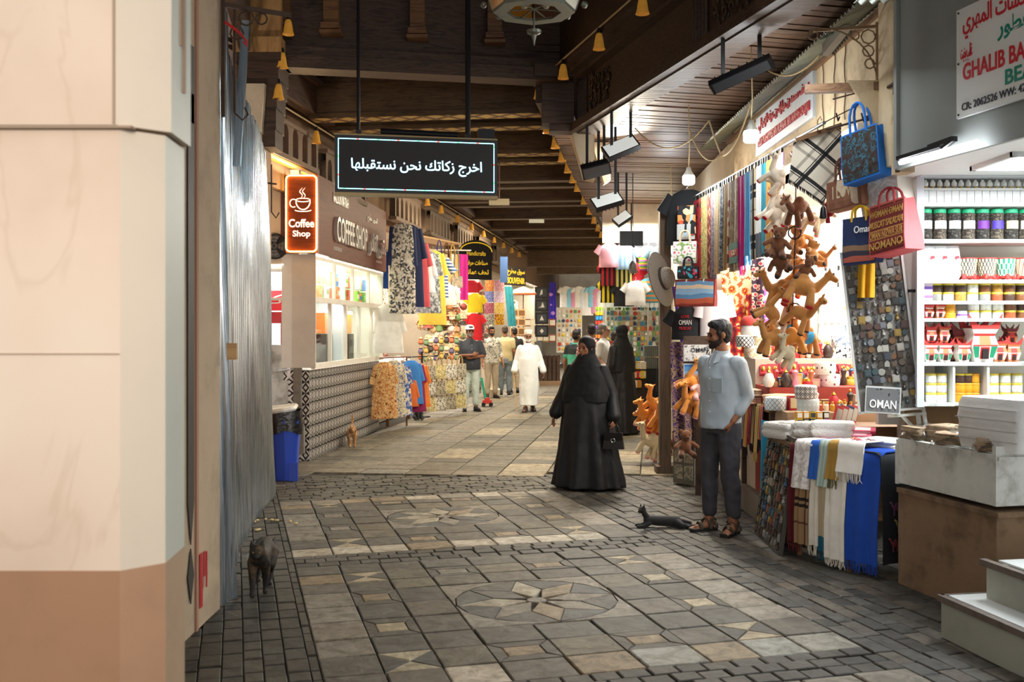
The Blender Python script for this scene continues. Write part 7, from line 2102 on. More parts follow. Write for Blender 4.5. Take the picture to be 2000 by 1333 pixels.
for s in(-1,1):
 el,wr=oa[s][0],oa[s][1]
 b.chain([(s*0.17,0.01,1.38),el,el.lerp(wr,0.85)],[0.08,0.07,0.075])
fuse(b,'robe',[WR],0.012,2,P[0],disp=CLO(0.007,8))
b=MB();b.tube([(0.03,-0.095,1.46),(0.02,-0.125,1.38),(0.02,-0.165,1.28)],[0.005,0.007,0.01],6);obj('robe_tassel',b,WR,P[0])
b=MB();b.lathe([(0.086,1.69),(0.089,1.7),(0.09,1.79),(0.085,1.795),(0.01,1.8)],20,c=(0,0.012,-0.005));obj('round_cap',b,pat('cap weave','dots',['#e6e2d6','#b9b4a4'],60,coord='Object'),P[0],50)
shoes(P,mat('dark strap','#3a322c',0.6),BLACK,'sandal')
cn_=thing('walking_cane','thin pale wooden cane held by the old man in white','cane',(0.035,20.2,0))
b=MB();b.tube([(0.06,-0.12,0.0),(0.0,0.0,0.78)],0.011,8);obj('cane_shaft',b,WOOD_L,cn_)
b=MB();b.tube([(0.0,0,0.77),(-0.01,0.0,0.83),(0.03,0.03,0.85),(0.06,0.05,0.83)],0.012,8);obj('crook',b,WOOD_L,cn_)
ca_={-1:(Vector((-0.27,-0.05,1.14)),Vector((-0.02,-0.27,1.16)),(0.95,0.1,0.15),(0,1,0),(0,0,1),0.4),1:(Vector((0.29,-0.05,1.14)),Vector((0.02,-0.235,1.11)),(-0.95,0.1,0.0),(0,1,0),(0,0,1),0.4)}
P=person('broad man in dark shirt and white cap standing with folded arms',(-0.86,20.35,0),math.radians(16),1.74,ca_,SK2,0.05,0,[(-0.11,0),(0.12,-0.03)],HAIR,GREYH,1.15,0.011)
shirt(P,mat('dark slate shirt','#2a2d33',0.8,var=0.1,bump=0.1),0.86,0.42,1.18,0.045)
trousers(P,mat('pale green trousers','#b4bfb4',0.85,var=0.08,bump=0.1),w=1.1,r=(0.115,0.085,0.068))
shoes(P,BLACK,BLACK)
b=MB();b.lathe([(0.092,0),(0.094,0.03),(0.08,0.07),(0.05,0.09),(0.004,0.095)],18,c=(0,0.012,1.685));b.sheet(lambda u,v:(-0.07+0.14*u,-0.06-0.1*v*math.sin(PI*u)**0.4,1.69+0.01*math.sin(PI*u)-0.01*v),10,4,0.006);obj('white_cap',b,mat('cap white','#f2f1ee',0.8),P[0],60)
P=person('bearded man in leaf patterned shirt standing by the far left stall',(-0.5,24.2,0),math.radians(18),1.74,{-1:hang_arm(-1,0.04),1:hang_arm(1,0.06,0.08)},SK1,0.1,0,None,HAIR,HAIR,vox=0.012)
shirt(P,pat('leaf shirt','noise',['#3c4a44','#dcd8cc','#cfcabb','#6d7a70','#e4e0d4'],11),0.86,0.7)
trousers(P,fab('#b3a48c'));shoes(P,BLACK,BLACK)
P=person('man in yellow beige tee and faded jeans with his back turned',(-0.17,25.0,0),math.radians(172),1.76,{-1:hang_arm(-1,0.05,0.12),1:hang_arm(1,0.05,0.12)},SK1,0.35,0.25,None,mat('brown hair','#3a2c22',0.6,bump=0.5,bs=90),None,vox=0.012,eyes=False)
shirt(P,fab('#c9b98c'),0.86,0.3,1.04,collar=False,m2=fab('#2a2a2c'))
b=MB();b.lathe([(0.062,1.49),(0.07,1.475)],16,c=(0,0.013,0.012),cap=False);obj('neck_band',b,fab('#2a2a2c'),P[0])
trousers(P,mat('faded jeans','#77848c',0.85,var=0.3,vs=5));shoes(P,BLACK,WHITE)
P=person('man in black shirt and khaki trousers mostly hidden behind the beige tee',(0.06,26.2,0),math.radians(200),1.72,{-1:hang_arm(-1),1:hang_arm(1)},SK1,0.2,0.1,None,HAIR,None,vox=0.014,eyes=False)
shirt(P,fab('#1c1d20'),0.86,0.3,collar=False);trousers(P,fab('#a5977c'));shoes(P,BLACK,BLACK)
P=person('black haired person in white just behind the old man',(0.28,28.5,0),math.radians(190),1.72,{-1:hang_arm(-1),1:hang_arm(1)},SK1,0,0,None,HAIR,None,vox=0.014,eyes=False)
shirt(P,fab('#e8e6e0'),0.7,0.8,collar=False);trousers(P,fab('#e0ddd4'));shoes(P,BLACK,BLACK)
P=person('grey haired man with glasses in white tee seen from the side',(1.62,17.55,0),math.radians(70),1.77,{-1:hang_arm(-1,0.03,0.2),1:hang_arm(1,0.03,0.2)},SK3,0.25,0,None,GREYH,None,vox=0.011,bald=True)
shirt(P,fab('#dcdcda'),0.86,0.35,collar=False);trousers(P,fab('#5a5a60'));shoes(P,BLACK,BLACK)
b=MB()
for s in(-1,1):b.tube([P[2]@Vector((s*0.033+0.022*math.cos(a*0.7),-0.098,1.63+0.018*math.sin(a*0.7)))for a in range(9)],0.003,5,closed=True);b.tube([P[2]@Vector((s*0.056,-0.095,1.635)),P[2]@Vector((s*0.08,0.01,1.635))],0.003,5)
obj('eyeglasses',b,BLACK,P[0])
P=person('dark haired man with red and white scarf over his shoulders, back turned',(1.44,18.0,0),math.radians(165),1.77,{-1:hang_arm(-1),1:hang_arm(1)},SK1,0.2,0.05,None,HAIR,None,vox=0.012,eyes=False)
shirt(P,pat('red check scarf','check',['#8a3a3c','#c9b3ac'],30),1.1,0.35,1.05,collar=False,name='shoulder_scarf',amp=0.015);trousers(P,fab('#4a4a50'),waist=1.1);shoes(P,BLACK,BLACK)
P=person('dark haired boy in black and turquoise vest at the edge of the group',(1.2,18.6,0),math.radians(150),1.66,{-1:hang_arm(-1),1:hang_arm(1)},SK1,-0.2,0.15,None,HAIR,None,vox=0.013,eyes=False)
shirt(P,pat('turquoise vest','h',['#56b89c','#56b89c','#2a3236','#2a3236'],0.68,0.68,pos=[0,0.3,0.86,0.98]),0.86,0.3,1.0,collar=False);trousers(P,fab('#2c2c34'));shoes(P,BLACK,BLACK)
P=person('person in blue checked shirt between the man with glasses and the woman in black',(1.88,18.0,0),math.radians(100),1.64,{-1:hang_arm(-1),1:hang_arm(1)},SK1,0,0.1,None,HAIR,None,vox=0.014,eyes=False)
shirt(P,pat('blue check','check',['#8fa3bf','#6f86a8'],24),0.86,0.35,0.95,collar=False);trousers(P,fab('#3a3a42'));shoes(P,BLACK,BLACK)
def cat(label,loc,rz,fur,pose='stand',k=1.0,collar=None,tailup=False):
 t=thing('cat',label,'cat',loc,rz)
 t.scale=(k,)*3
 b=MB()
 if pose=='lie':
  b.chain([(-0.16,0,0.085),(-0.05,0,0.075),(0.08,0.0,0.07),(0.17,0.01,0.065)],[0.052,0.06,0.062,0.06],14)
  b.chain([(-0.16,0,0.1),(-0.2,-0.01,0.16),(-0.215,-0.015,0.185)],[0.04,0.034,0.03]);hd=Vector((-0.225,-0.02,0.2));hdir=Vector((-0.9,-0.4,0)).normalized()
  for s in(-1,1):b.chain([(-0.15,s*0.035,0.05),(-0.22,s*0.045,0.02),(-0.28,s*0.05,0.017)],[0.03,0.02,0.018])
  b.chain([(0.17,-0.03,0.05),(0.21,-0.09,0.035),(0.3,-0.06,0.025),(0.37,-0.05,0.02)],[0.052,0.034,0.02,0.018]);b.chain([(0.17,0.03,0.06),(0.24,0.02,0.06),(0.33,-0.0,0.045)],[0.05,0.032,0.02])
  tail=[(0.2,0.0,0.05),(0.28,-0.1,0.02),(0.36,-0.12,0.016),(0.42,-0.09,0.02),(0.43,-0.07,0.04)]
 elif pose=='sit':
  b.chain([(0,0.08,0.09),(0,0.02,0.16),(0,-0.03,0.25)],[0.08,0.07,0.05],14);b.chain([(0,-0.03,0.26),(0,-0.06,0.31)],[0.042,0.035]);hd=Vector((0,-0.075,0.34));hdir=Vector((0,-1,0))
  for s in(-1,1):
   b.chain([(s*0.03,-0.04,0.2),(s*0.03,-0.07,0.1),(s*0.03,-0.08,0.017)],[0.03,0.02,0.016]);b.chain([(s*0.05,0.07,0.08),(s*0.085,0.0,0.06),(s*0.07,-0.05,0.018)],[0.055,0.04,0.018])
  tail=[(0,0.14,0.04),(0.05,0.2,0.02),(0.14,0.2,0.018),(0.2,0.15,0.02)]
 else:
  b.chain([(0,-0.14,0.235),(0,-0.05,0.215),(0,0.06,0.225),(0,0.15,0.235)],[0.06,0.062,0.058,0.06],14)
  b.chain([(0,-0.15,0.25),(0,-0.21,0.275)],[0.045,0.036]);hd=Vector((0,-0.235,0.285));hdir=Vector((0,-1,-0.15)).normalized()
  for s in(-1,1):
   f=0.03*s if pose=='walk' else 0.0
   b.chain([(s*0.035,-0.13,0.2),(s*0.035,-0.125+f,0.1),(s*0.033,-0.13+f*1.4,0.03),(s*0.033,-0.15+f*1.4,0.016)],[0.036,0.022,0.016,0.017])
   b.chain([(s*0.04,0.14,0.2),(s*0.045,0.11-f,0.14),(s*0.043,0.185-f*1.4,0.09),(s*0.04,0.165-f*1.6,0.018),(s*0.04,0.14-f*1.6,0.015)],[0.052,0.036,0.018,0.016,0.016])
  tail=[(0,0.18,0.25),(0.01,0.24,0.32),(0.02,0.24,0.4),(0.01,0.22,0.46)]if tailup else[(0,0.19,0.25),(0.01,0.28,0.24),(0.03,0.36,0.2),(0.04,0.42,0.22)]
 b.chain(tail,[0.02,0.017,0.015,0.013,0.01][:len(tail)])
 sd=hdir.cross(Vector((0,0,1))).normalized()
 b.ball(hd,(0.047,0.047,0.042),14);b.cap(hd+hdir*0.028+Vector((0,0,-0.014)),hd+hdir*0.045+Vector((0,0,-0.016)),0.024,0.017)
 for s in(-1,1):b.cap(hd+sd*s*0.026+Vector((0,0,0.03)),hd+sd*s*0.034+Vector((0,0,0.068)),0.02,0.004,10)
 body=fuse(b,'body',[fur],0.007,3,t)
 for s in(-1,1):
  q=MB();q.ball(hd+hdir*0.041+sd*s*0.018+Vector((0,0,0.008)),0.0055,8);obj('eye',q,mat('cat eye','#8a7a3a',0.2),body)
 if collar:
  q=MB();q.tube([(0.05*math.cos(a*0.55),-0.185,0.262+0.045*math.sin(a*0.55))for a in range(11)],0.006,6,closed=True);obj('cat_collar',q,collar,t)
BLKF=mat('black fur','#14110f',0.75,bump=0.4,bs=120,sheen=0.2)
cat('slim black cat lying on the paving before the man in pale blue',(1.26,8.38,0),0.05,BLKF,'lie',0.74)
cat('dark tortoiseshell cat walking along the corrugated fence',(-1.6,6.36,0),math.radians(8),mat('tortoiseshell fur','#1b1713',0.7,var=0.7,vs=14,vcol='#5a4326',bump=0.4,bs=120),'walk',1.05)
cat('small ginger cat standing at the foot of the tiled kiosk wall',(-2.28,14.2,0),math.radians(12),mat('ginger fur','#b9824e',0.8,var=0.35,vs=16,vcol='#e0c9a4',bump=0.4,bs=120),'stand',0.92,mat('dark collar','#5a3a28',0.6),True)
cat('black cat sitting on the floor under the hanging children clothes',(-1.72,18.3,0),math.radians(30),BLKF,'sit',0.9)
for k in range(11):
 p=gp([478,489,497,503,507,519,531,541,567,578,502][k],[1023,1026,1022,1019,1037,1017,1018,1019,1021,1025,1038][k],0.004)
 b=MB();b.ball((0,0,0.01),(rnd(0.012,0.024),rnd(0.012,0.02),0.011),8)
 tag(obj('bread_crumb',b,mat('bread crumb','#d9c08a',0.9,var=0.2,vs=30),None,60,p),f'{ORD[k]} bread crumb in the scatter on the cobbles by the fence','crumb','bread crumbs by the fence')

# lamps and signs over the lane
ls_=thing('led_sign','black hanging LED board with one line of glowing pale Arabic text','sign',at(815,324,9.6),math.radians(11))
SW,SH=1.57,0.545
b=MB();b.box((0,0.05,0),(SW,0.1,SH));obj('cabinet',b,BLACK,ls_,0)
b=MB();b.box((0,0.05,-SH/2-0.015),(SW+0.01,0.1,0.03));b.box((0,0.04,SH/2+0.008),(SW,0.08,0.014));obj('metal_rail',b,mat('brass rail','#8d7a58',0.4,0.7),ls_,0)
b=MB();b.box((0,-0.002,0),(SW-0.04,0.004,SH-0.04));obj('screen',b,mat('led face','#1d1a1a',0.6,emit=0.12),ls_,0)
LEDW=mat('led glow','#a9e6ff',0.5,emit=2.6)
lettering('اخرج زكاتك نحن نستقبلها',LEDW,ls_,(0.0,-0.005,-0.02),1.26,0.15,depth=0.002,bold=0.012)
LC=[mat('led '+c,c,0.5,emit=2.2)for c in('#8feaff','#ff5a4a','#8feaff','#5aff8a')]
b=MB()
i=0
for(x0,z0,x1,z1)in((-1,1,1,1),(1,1,1,-1),(1,-1,-1,-1),(-1,-1,-1,1)):
 n=70 if z0==z1 else 24
 for q in range(n):
  u=(q+0.5)/n
  i+=1
  b.box(((x0+(x1-x0)*u)*(SW/2-0.035),-0.006,(z0+(z1-z0)*u)*(SH/2-0.035)),(1.52/70*0.95 if z0==z1 else 0.008,0.004,0.008 if z0==z1 else 0.0205),0 if i%9 else(1 if i%2 else 3))
obj('border_light',b,LC,ls_,0)['kind']='stuff'
for x in(-0.56,0.5):
 b=MB();b.tube([(x,0.05,SH/2),(x,0.05,4.4)],0.017 if x<0 else 0.026,8);b.box((x,0.05,SH/2+0.03),(0.05,0.05,0.06));obj('hanging_rod',b,BLACKM,ls_,30)
b=MB();b.tube([(-0.35,0.06,SH/2+0.06),(0.4,0.06,SH/2+0.05)],0.028,10);b.box((0.68,0.06,SH/2+0.06),(0.16,0.1,0.1));obj('cable_tray',b,BLACKM,ls_,30)
la=thing('glass_lantern','large hanging Arabian lantern of coloured glass with pointed finial','lantern',at(1043,25,7.3))
TIN=mat('aged tin','#77786c',0.45,0.7,var=0.2,vs=10)
b=MB();b.lathe([(0.2,0.0),(0.3,0.0),(0.305,0.02),(0.2,0.02),(0.2,0.0)],8,cap=False);obj('ring',b,TIN,la,20)
GC=[('#b8452e','red'),('#b98a5a','amber'),('#c79a78','rose'),('#1f7a3a','green'),('#d6d2c2','cream'),('#20347a','blue'),('#6a4630','brown'),('#b87a2a','ochre')]
for q in range(8):
 a0,a1=2*PI*q/8+0.03,2*PI*(q+1)/8-0.03
 b=MB();b.add([(r*math.cos(a),r*math.sin(a),z)for(r,z)in((0.3,0.02),(0.4,0.3))for a in(a0,a1)]+[((r-0.01)*math.cos(a),(r-0.01)*math.sin(a),z)for(r,z)in((0.3,0.02),(0.4,0.3))for a in(a0,a1)],[(0,1,3,2),(6,7,5,4),(0,4,5,1),(2,3,7,6),(0,2,6,4),(1,5,7,3)])
 c=GC[(q+5)%8][0];obj('glass_panel',b,mat('lantern glass '+c,c,0.2,emit=0.06),la,0)
 b=MB();b.bar((0.3*math.cos(a0-0.03),0.3*math.sin(a0-0.03),0.02),(0.4*math.cos(a0-0.03),0.4*math.sin(a0-0.03),0.3),0.016,0.016);b.ball((0.37*math.cos(a0-0.03),0.37*math.sin(a0-0.03),0.06),0.027,10);obj('corner_bar',b,TIN,la)
b=MB();b.lathe([(0.4,0.3),(0.38,0.36),(0.2,0.5),(0.05,0.55),(0.02,1.6),(0.02,2.4)],8);obj('dome',b,TIN,la,30)
b=MB();b.lathe([(0.003,-0.24),(0.014,-0.19),(0.02,-0.165),(0.05,-0.15),(0.055,-0.13),(0.008,-0.12),(0.006,0.02)],12)
for q in range(6):b.bar((0,0,0.03),(0.2*math.cos(q*PI/3),0.2*math.sin(q*PI/3),0.012),0.008,0.008)
obj('finial',b,TIN,la)
for x in(-0.07,0.09):
 b=MB();b.ball((x,0.02,0.08),(0.035,0.035,0.05),10);obj('bulb',b,mat('bulb off','#d8cdb8',0.3),la)
BELL=mat('amber bell glass','#d89a3c',0.4,var=0.15,vs=20,emit=0.12)
def bell_pt(px,py,d):return at(px,py,d)
proto=None
bl=[]
for px,py in((1255,18),(1170,88),(1100,143),(1052,190)):
 s=0
 k=(px-1000)/F
 s=(k*11.2-0.45)/(0.25+0.97*k)
 bl.append((Vector((0.45+0.25*s,11.2-0.97*s,4.47)),'near eave by the carved beam'))
y=11.9
while y<33:bl.append((Vector((lx_r(y),y,4.1)),'right eave over the lane'));y+=1.0 if y<16 else 1.7
for k,y in enumerate((8.7,9.6,10.4)):bl.append((Vector((at([561,551,546][k],100,[10.3,10.35,10.4][k]).x,10.35,EYE-([52,117,178][k]-HYP)/F*10.35)),'cluster by the grained wood panel'))
y=11.3
while y<33:bl.append((Vector((lx_l(y),y,4.1)),'left eave over the shops'));y+=1.25 if y<20 else 1.7
cnt2={}
for p,wh in bl:
 cnt2[wh]=cnt2.get(wh,0)+1
 lab=f'{ORD[cnt2[wh] - 1]} amber bell lamp along the {wh}'
 if proto is None:
  t=proto=thing('bell_lamp',lab,'lamp',p,0,'amber bell lamps')
  b=MB();b.lathe([(0.018,0.075),(0.03,0.06),(0.042,0.01),(0.05,-0.05),(0.062,-0.085),(0.058,-0.085),(0.045,-0.045),(0.03,0.04)],14,cap=False)
  b.v=[(x*(1+0.1*math.sin(7*math.atan2(y_,x))*(z<-0.06)),y_*(1+0.1*math.sin(7*math.atan2(y_,x))*(z<-0.06)),z)for x,y_,z in b.v]
  obj('shade',b,BELL,t)
  b=MB();b.lathe([(0.02,0.07),(0.022,0.1),(0.014,0.125)],10);obj('lamp_holder',b,BLACK,t)
  b=MB();b.ball((0,0,0.0),(0.018,0.018,0.03),8);obj('bulb',b,mat('bulb off','#d8cdb8',0.3),t)
 else:dup(proto,lab,p)
b=MB()
rr=[p for p,w in bl if 'left eave' in w];b.tube([q+Vector((0,0,0.13))for q in rr],0.01,6)
tag(obj('lamp_wire',b,ROPE,None),'cord of the bell lamps along the left eave','cord')
b=MB();b.tube([q+Vector((0,0,0.13))for q,w in bl if 'near eave' in w or 'right eave' in w],0.01,6)
tag(obj('lamp_wire',b,ROPE,None),'cord of the bell lamps along the right eave','cord')
for k,(px,py,X,sc,lab)in enumerate([(1467,262,2.0,1.0,'nearest glowing LED bulb hanging before the red lettered sign'),(1345,348,1.86,1.0,'second glowing LED bulb hanging over the black tee'),(1310,405,2.3,1.0,'farthest glowing LED bulb at the end of the scarf rail')]):
 d=F*X/(px-1000)
 t=thing('led_bulb',lab,'bulb',at(px,py,d));t.scale=(sc,)*3
 b=MB();b.lathe([(0.002,-0.075),(0.05,-0.07),(0.064,-0.055),(0.066,0.01),(0.06,0.025)],16);obj('diffuser',b,mat('bulb glow','#f2f6ff',0.5,emit=12),t)
 b=MB();b.lathe([(0.06,0.025),(0.05,0.045),(0.03,0.075),(0.022,0.11),(0.016,0.115)],14);obj('heat_sink',b,WHITE_D,t)
 b=MB();b.tube([(0,0,0.11),(0.01,0,0.3),(0,0,4.03-t.location.z)],0.006,6);obj('flex',b,ROPE,t)
 point_light('bulb_light',at(px,py,d)+Vector((-0.05,-0.08,-0.1)),[20,18,16][k],COOL,0.07)
b=MB()
def cable(a,c,sag,n=10):
 a,c=Vector(a),Vector(c)
 return[a.lerp(c,i/n)-Vector((0,0,sag*4*(i/n)*(1-i/n)))for i in range(n+1)]
b.tube(cable(at(1240,250,10.5),at(1385,235,10.2),0.25),0.008,6);b.tube(cable(at(1385,235,10.2),at(1412,310,10),0.02),0.008,6);b.tube(cable(at(1345,250,10.3),at(1410,300,10),0.18),0.008,6);b.tube(cable(at(1490,130,8.6),at(1600,108,8.2),0.12),0.008,6);b.tube(cable(at(1412,305,10),at(1465,205,8.6),0.1),0.008,6)
tag(obj('ceiling_cable',b,ROPE,None),'loose cream cables looping under the plank ceiling','cable')
def flood(lab,px,py,d,rot,w,h,lit,arm=0.4):
 t=thing('floodlight',lab,'floodlight',at(px,py,d),0,None)
 R=Matrix.Rotation(rot[2],4,'Z')@Matrix.Rotation(rot[0],4,'X')@Matrix.Rotation(rot[1],4,'Y')
 b=MB();b.box((0,0.03,0),(w,0.06,h),M=R)
 for k in range(7):b.box((-w*0.4+k*w*0.133,0.075,0),(0.008,0.04,h*0.8),M=R)
 obj('housing',b,BLACKM,t,0)
 b=MB();b.box((0,-0.003,0),(w*0.9,0.006,h*0.86),M=R);obj('lens',b,mat('flood glass lit' if lit else 'flood glass','#dfe4df' if lit else '#3a3d40',0.25,emit=0.35 if lit else 0),t,0)
 for s in(-1,1):
  b=MB();p=R@Vector((s*w*0.3,0.05,0));b.bar(p,p+Vector((0,0,max(0.3,3.96-t.location.z-p.z))),0.03,0.014);obj('mount_arm',b,BLACKM,t,0)
r_=math.radians
flood('largest white faced floodlight hanging from the carved beam',1212,285,10.2,(r_(-38),r_(-30),r_(-15)),0.36,0.2,True,0.42)
flood('black floodlight turned away just under the largest white one',1165,335,10.9,(r_(60),r_(-28),r_(20)),0.32,0.22,False,0.45)
flood('lower cream faced floodlight by the plaster gusset',1185,390,11.2,(r_(-45),r_(-25),r_(-10)),0.34,0.2,True,0.45)
flood('small distant floodlight below the cream one',1215,425,14.5,(r_(-30),r_(-40),r_(-10)),0.26,0.16,True,0.4)
flood('long black linear floodlight under the plank ceiling',1448,150,7.6,(r_(50),r_(-28),r_(-8)),0.5,0.1,False,0.34)
t=thing('emergency_light','small pale emergency light box on a rod under the roof beams','light',at(975,395,14.2))
b=MB();b.box((0,0,0),(0.29,0.06,0.09));obj('housing',b,mat('yellowed plastic','#c9bb98',0.5),t,0)
b=MB();b.tube([(0,0,0.04),(0,0,0.55)],0.012,6);obj('rod',b,mat('rose rod','#8a6658',0.6),t)
t=thing('tube_lamp','short far tube lamp on a roof beam','lamp',at(1048,432,22.5))
b=MB();b.box((0,0,0),(0.34,0.06,0.08));obj('housing',b,mat('pale tube','#dcd8b8',0.4,emit=0.3),t,0)
bk2=thing('iron_bracket','rusty iron wall bracket with scrolls and red ribbon at the fence top','bracket',(-1.72,5.93,3.28))
b=MB();b.bar((0,0,-0.35),(0,0,0.4),0.02,0.02);b.bar((0,0,0.32),(0.36,0.2,0.32),0.02,0.025);b.bar((0.06,0.03,-0.32),(0.06,0.03,0.3),0.014,0.014);obj('arm',b,IRON,bk2,0)
b=MB()
for(x,z,r)in((0.12,0.26,0.045),(0.2,0.27,0.035),(0.07,0.16,0.04)):b.tube([(x+r*math.cos(a*0.8),x*0.55,z+r*math.sin(a*0.8))for a in range(8)],0.006,5,closed=True)
b.tube([(0.06,0.03,-0.32),(0.1,0.05,-0.36),(0.13,0.07,-0.32),(0.11,0.06,-0.28)],0.006,5);obj('scroll',b,IRON,bk2)
b=MB();b.sheet(lambda u,v:(0.0+0.11*u,0.0,0.22-0.06*u+0.02*(v-0.5)-0.02*u*u),8,2,0.008);b.tube([(0.1,0,0.15),(0.14,0.0,0.1),(0.14,0,0.07),(0.12,0,0.1)],0.007,6);obj('ribbon',b,fab('#c22a2a'),bk2)
bk3=thing('iron_bracket','iron wall bracket with hooks beside the coffee sign','bracket',(-2.585,10.4,3.1))
b=MB();b.bar((0,0,-0.3),(0,0,0.35),0.02,0.02);b.bar((0,0,0.1),(0.1,0.1,0.1),0.016,0.016);b.bar((0.06,0.05,-0.2),(0.06,0.05,0.3),0.012,0.012);b.tube([(0.06,0.05,-0.2),(0.1,0.08,-0.26),(0.13,0.1,-0.2)],0.007,6);obj('arm',b,IRON,bk3,0)

# stalls along the lane
LW_=mat('lit stall wall','#b3a690',0.85,var=0.2,vs=2)
LZ=math.atan2(1,0.137)
def lp(s,off,z):return Vector((-2.18+0.137*(s-16.5)+off,s-off*0.137,z))
def lpx(px,d,z):return Vector(((px-CXP)/F*d,d,z))
b=MB()
b.bar(lp(16.8,-1.3,2.1),lp(58,-1.3,2.1),0.1,4.2)
for s in(21.6,27.5,34.0,41):b.bar(lp(s,-1.3,1.7),lp(s,-0.25,1.7),0.12,3.4)
b.bar(lp(16.8,-0.75,3.45),lp(58,-0.75,3.45),1.1,0.08)
struct('wall_lane_left',b,LW_,None,0)
b=MB();b.bar(lp(16.9,-0.85,0.1),lp(58,-0.85,0.1),0.95,0.2);struct('floor_stall_step',b,mat('grey kerb concrete','#8d8578',0.9),None,0)
b=MB();b.bar((2.75,11.8,2.0),(3.0,18.5,2.0),0.1,4.0);b.bar((3.0,18.7,2.0),(8.4,58,2.0),0.1,4.0);b.box((6.0,50,2.4),(9,0.2,4.8));b.bar((1.7,18.75,3.75),(3.1,18.75,3.75),0.1,0.9)
struct('wall_lane_right',b,LW_,None,0)
ct={}
def cn(k):
 ct[k]=ct.get(k,0)+1
 return ORD[ct[k]-1]
RZL=0.35
LEO=pat('blue sprig print','cells',['#d9d2c4','#7c7468','#e9e4da','#39404e','#cfc6b6'],34)
garment('long cream dress with small dark sprigs and navy sleeves, front of the hanging row','dress',at(786,437,16.0),RZL,LEO,0.42,1.45,0.62,0.06,1.02,group='long dresses',name='hanging_dress',sang=86,msl=fab('#26355e'))
garment('navy dress hanging just behind the sprigged one','dress',at(797,440,16.4),RZL,fab('#1f2c56'),0.46,1.35,0.5,0.07,1.2,group='long dresses',name='hanging_dress',sang=78)
for k,(px,yt,yb,c,nm,d)in enumerate([(812,470,600,'#c8505a','rose red',17.3),(822,490,572,'#dfe6ec','white',17.6),(834,490,612,'#9aa0a4','grey patterned',18.0),(845,490,635,'#e3c34a','yellow',18.4),(758,595,690,'#efece4','white wide sleeved',16.2)]):
 garment(f'{nm} gown in the first left stall','dress',at(px,yt,d),RZL,fab(c)if c!='#9aa0a4' else pat('grey gown','cells',['#8a8f94','#b9bdc0','#5f6468'],26),0.42,(yb-yt)*d/F,0.4,0.07,1.25,name='hanging_dress',sang=76,group='long dresses')
garment('blue and white striped shirt in the first left stall','shirt',at(855,500,18.6),RZL,pat('blue stripe','h',['#d9e0ea','#3a5a94'],16),0.4,0.8,0.3,name='hanging_shirt')
garment('white tee with sketch print below the handbags of the first left stall','shirt',at(870,555,18.8),RZL,fab('#e9e6e0'),0.42,0.4,0.16,name='hanging_shirt')
for k,(px,py,c,nm)in enumerate([(858,520,'#39407a','navy flowered'),(872,525,'#6a4426','brown embroidered'),(884,528,'#c9a24a','gold'),(892,540,'#8a8578','grey woven')]):
 tote(f'{nm} shoulder bag hanging high in the first left stall',at(px,py,19.2),(0,0,RZL),0.22,0.22,0.08,pat('bag '+c,'dots',[c,'#d8c29a','#8a3030'],40),fab(c),fab(c),0.5,'shoulder bags','shoulder_bag')
for k,(px,c,nm)in enumerate([(845,'#a8322a','red'),(851,'#e0d4b8','cream'),(858,'#3a2a24','dark'),(864,'#c9862f','orange'),(870,'#8f2038','wine'),(876,'#d9cfa8','straw'),(882,'#5a4a3a','brown'),(889,'#e6dcc8','ivory'),(897,'#c9a06a','tan'),(906,'#c01f86','magenta long')]):
 strip(f'{nm} scarf on the high rail of the first left stall',at(px,497,19.6),RZL,0.16,0.5 if k<9 else 0.9,fab(c),group='scarves on the high left rail',clip=False,nf=1.2,fold=0.02)
t=thing('hanging_rail','pale high rail with scarves in the first left stall','rail',at(835,488,19.6));b=MB();b.tube([(-0.3,0,0),(0.85,0.2,0.0)],0.014,8);obj('bar',b,WHITE,t)
b=MB();b.bar((-0.9,-0.5,0.2),(0.2,1.6,0.14),0.5,0.03);tag(obj('reed_awning',b,WOOD_L,None,0,at(850,478,18.6)),'thin pale reed awning over the first left stall','awning')
b=MB();b.box((0,0,0),(0.18,0.03,0.62));tag(obj('blue_board',b,fab('#1f4f9a'),None,0,at(748,528,16.75),(0,0,0.2)),'plain blue panel between the kiosk and the hanging dresses','panel')
IND=pat('indigo gold print','noise',['#2b3a6e','#c8b88c','#e0d6b8','#3f4f86','#8a6a4a'],24)
for k,(px,yt,yb,m,nm,d)in enumerate([(768,706,815,IND,'indigo and gold printed',16.3),(750,708,818,pat('rust gold print','noise',['#3a2418','#b8763a','#d8b27a','#6a3f22'],24),'rust and gold printed',16.0),(780,710,812,pat('blue cream print','cells',['#3a5aa0','#d9d0b4','#8a93b8'],26),'blue and cream printed',16.6),(793,738,795,fab('#d0672a'),'orange',16.9),(803,705,790,fab('#3a7fc8'),'blue',17.0),(808,708,805,fab('#8a1a4e'),'plum',17.1),(816,710,796,fab('#e07a2a'),'bright orange',17.2)]):
 garment(f'{nm} child outfit on the low rack before the first left stall','dress',at(px,yt,d),RZL+0.2,m,0.36,(yb-yt)*d/F,0.3,0.06,1.3,name='child_outfit',sang=75,group='child outfits on the low rack')
t=thing('clothes_rack','low wooden rack with child outfits beside the tiled kiosk','rack',(-2.15,16.4,0),1.2)
b=MB();b.tube([(-0.4,0,1.2),(0.9,0,1.2)],0.014,8);obj('bar',b,WOOD_M,t)
for x in(-0.4,0.9):
 b=MB();b.tube([(x,0,0),(x,0,1.2)],0.016,8);obj('upright',b,WOOD_M,t)
t=thing('shirt_table','sloping table heaped with folded shirts in the first left stall','table',lp(17.9,-0.3,0),LZ)
b=MB();b.box((0,0,0.98),(1.7,0.7,0.04),M=Matrix.Rotation(-0.12,4,'X'));obj('table_top',b,WOOD_M,t,0)
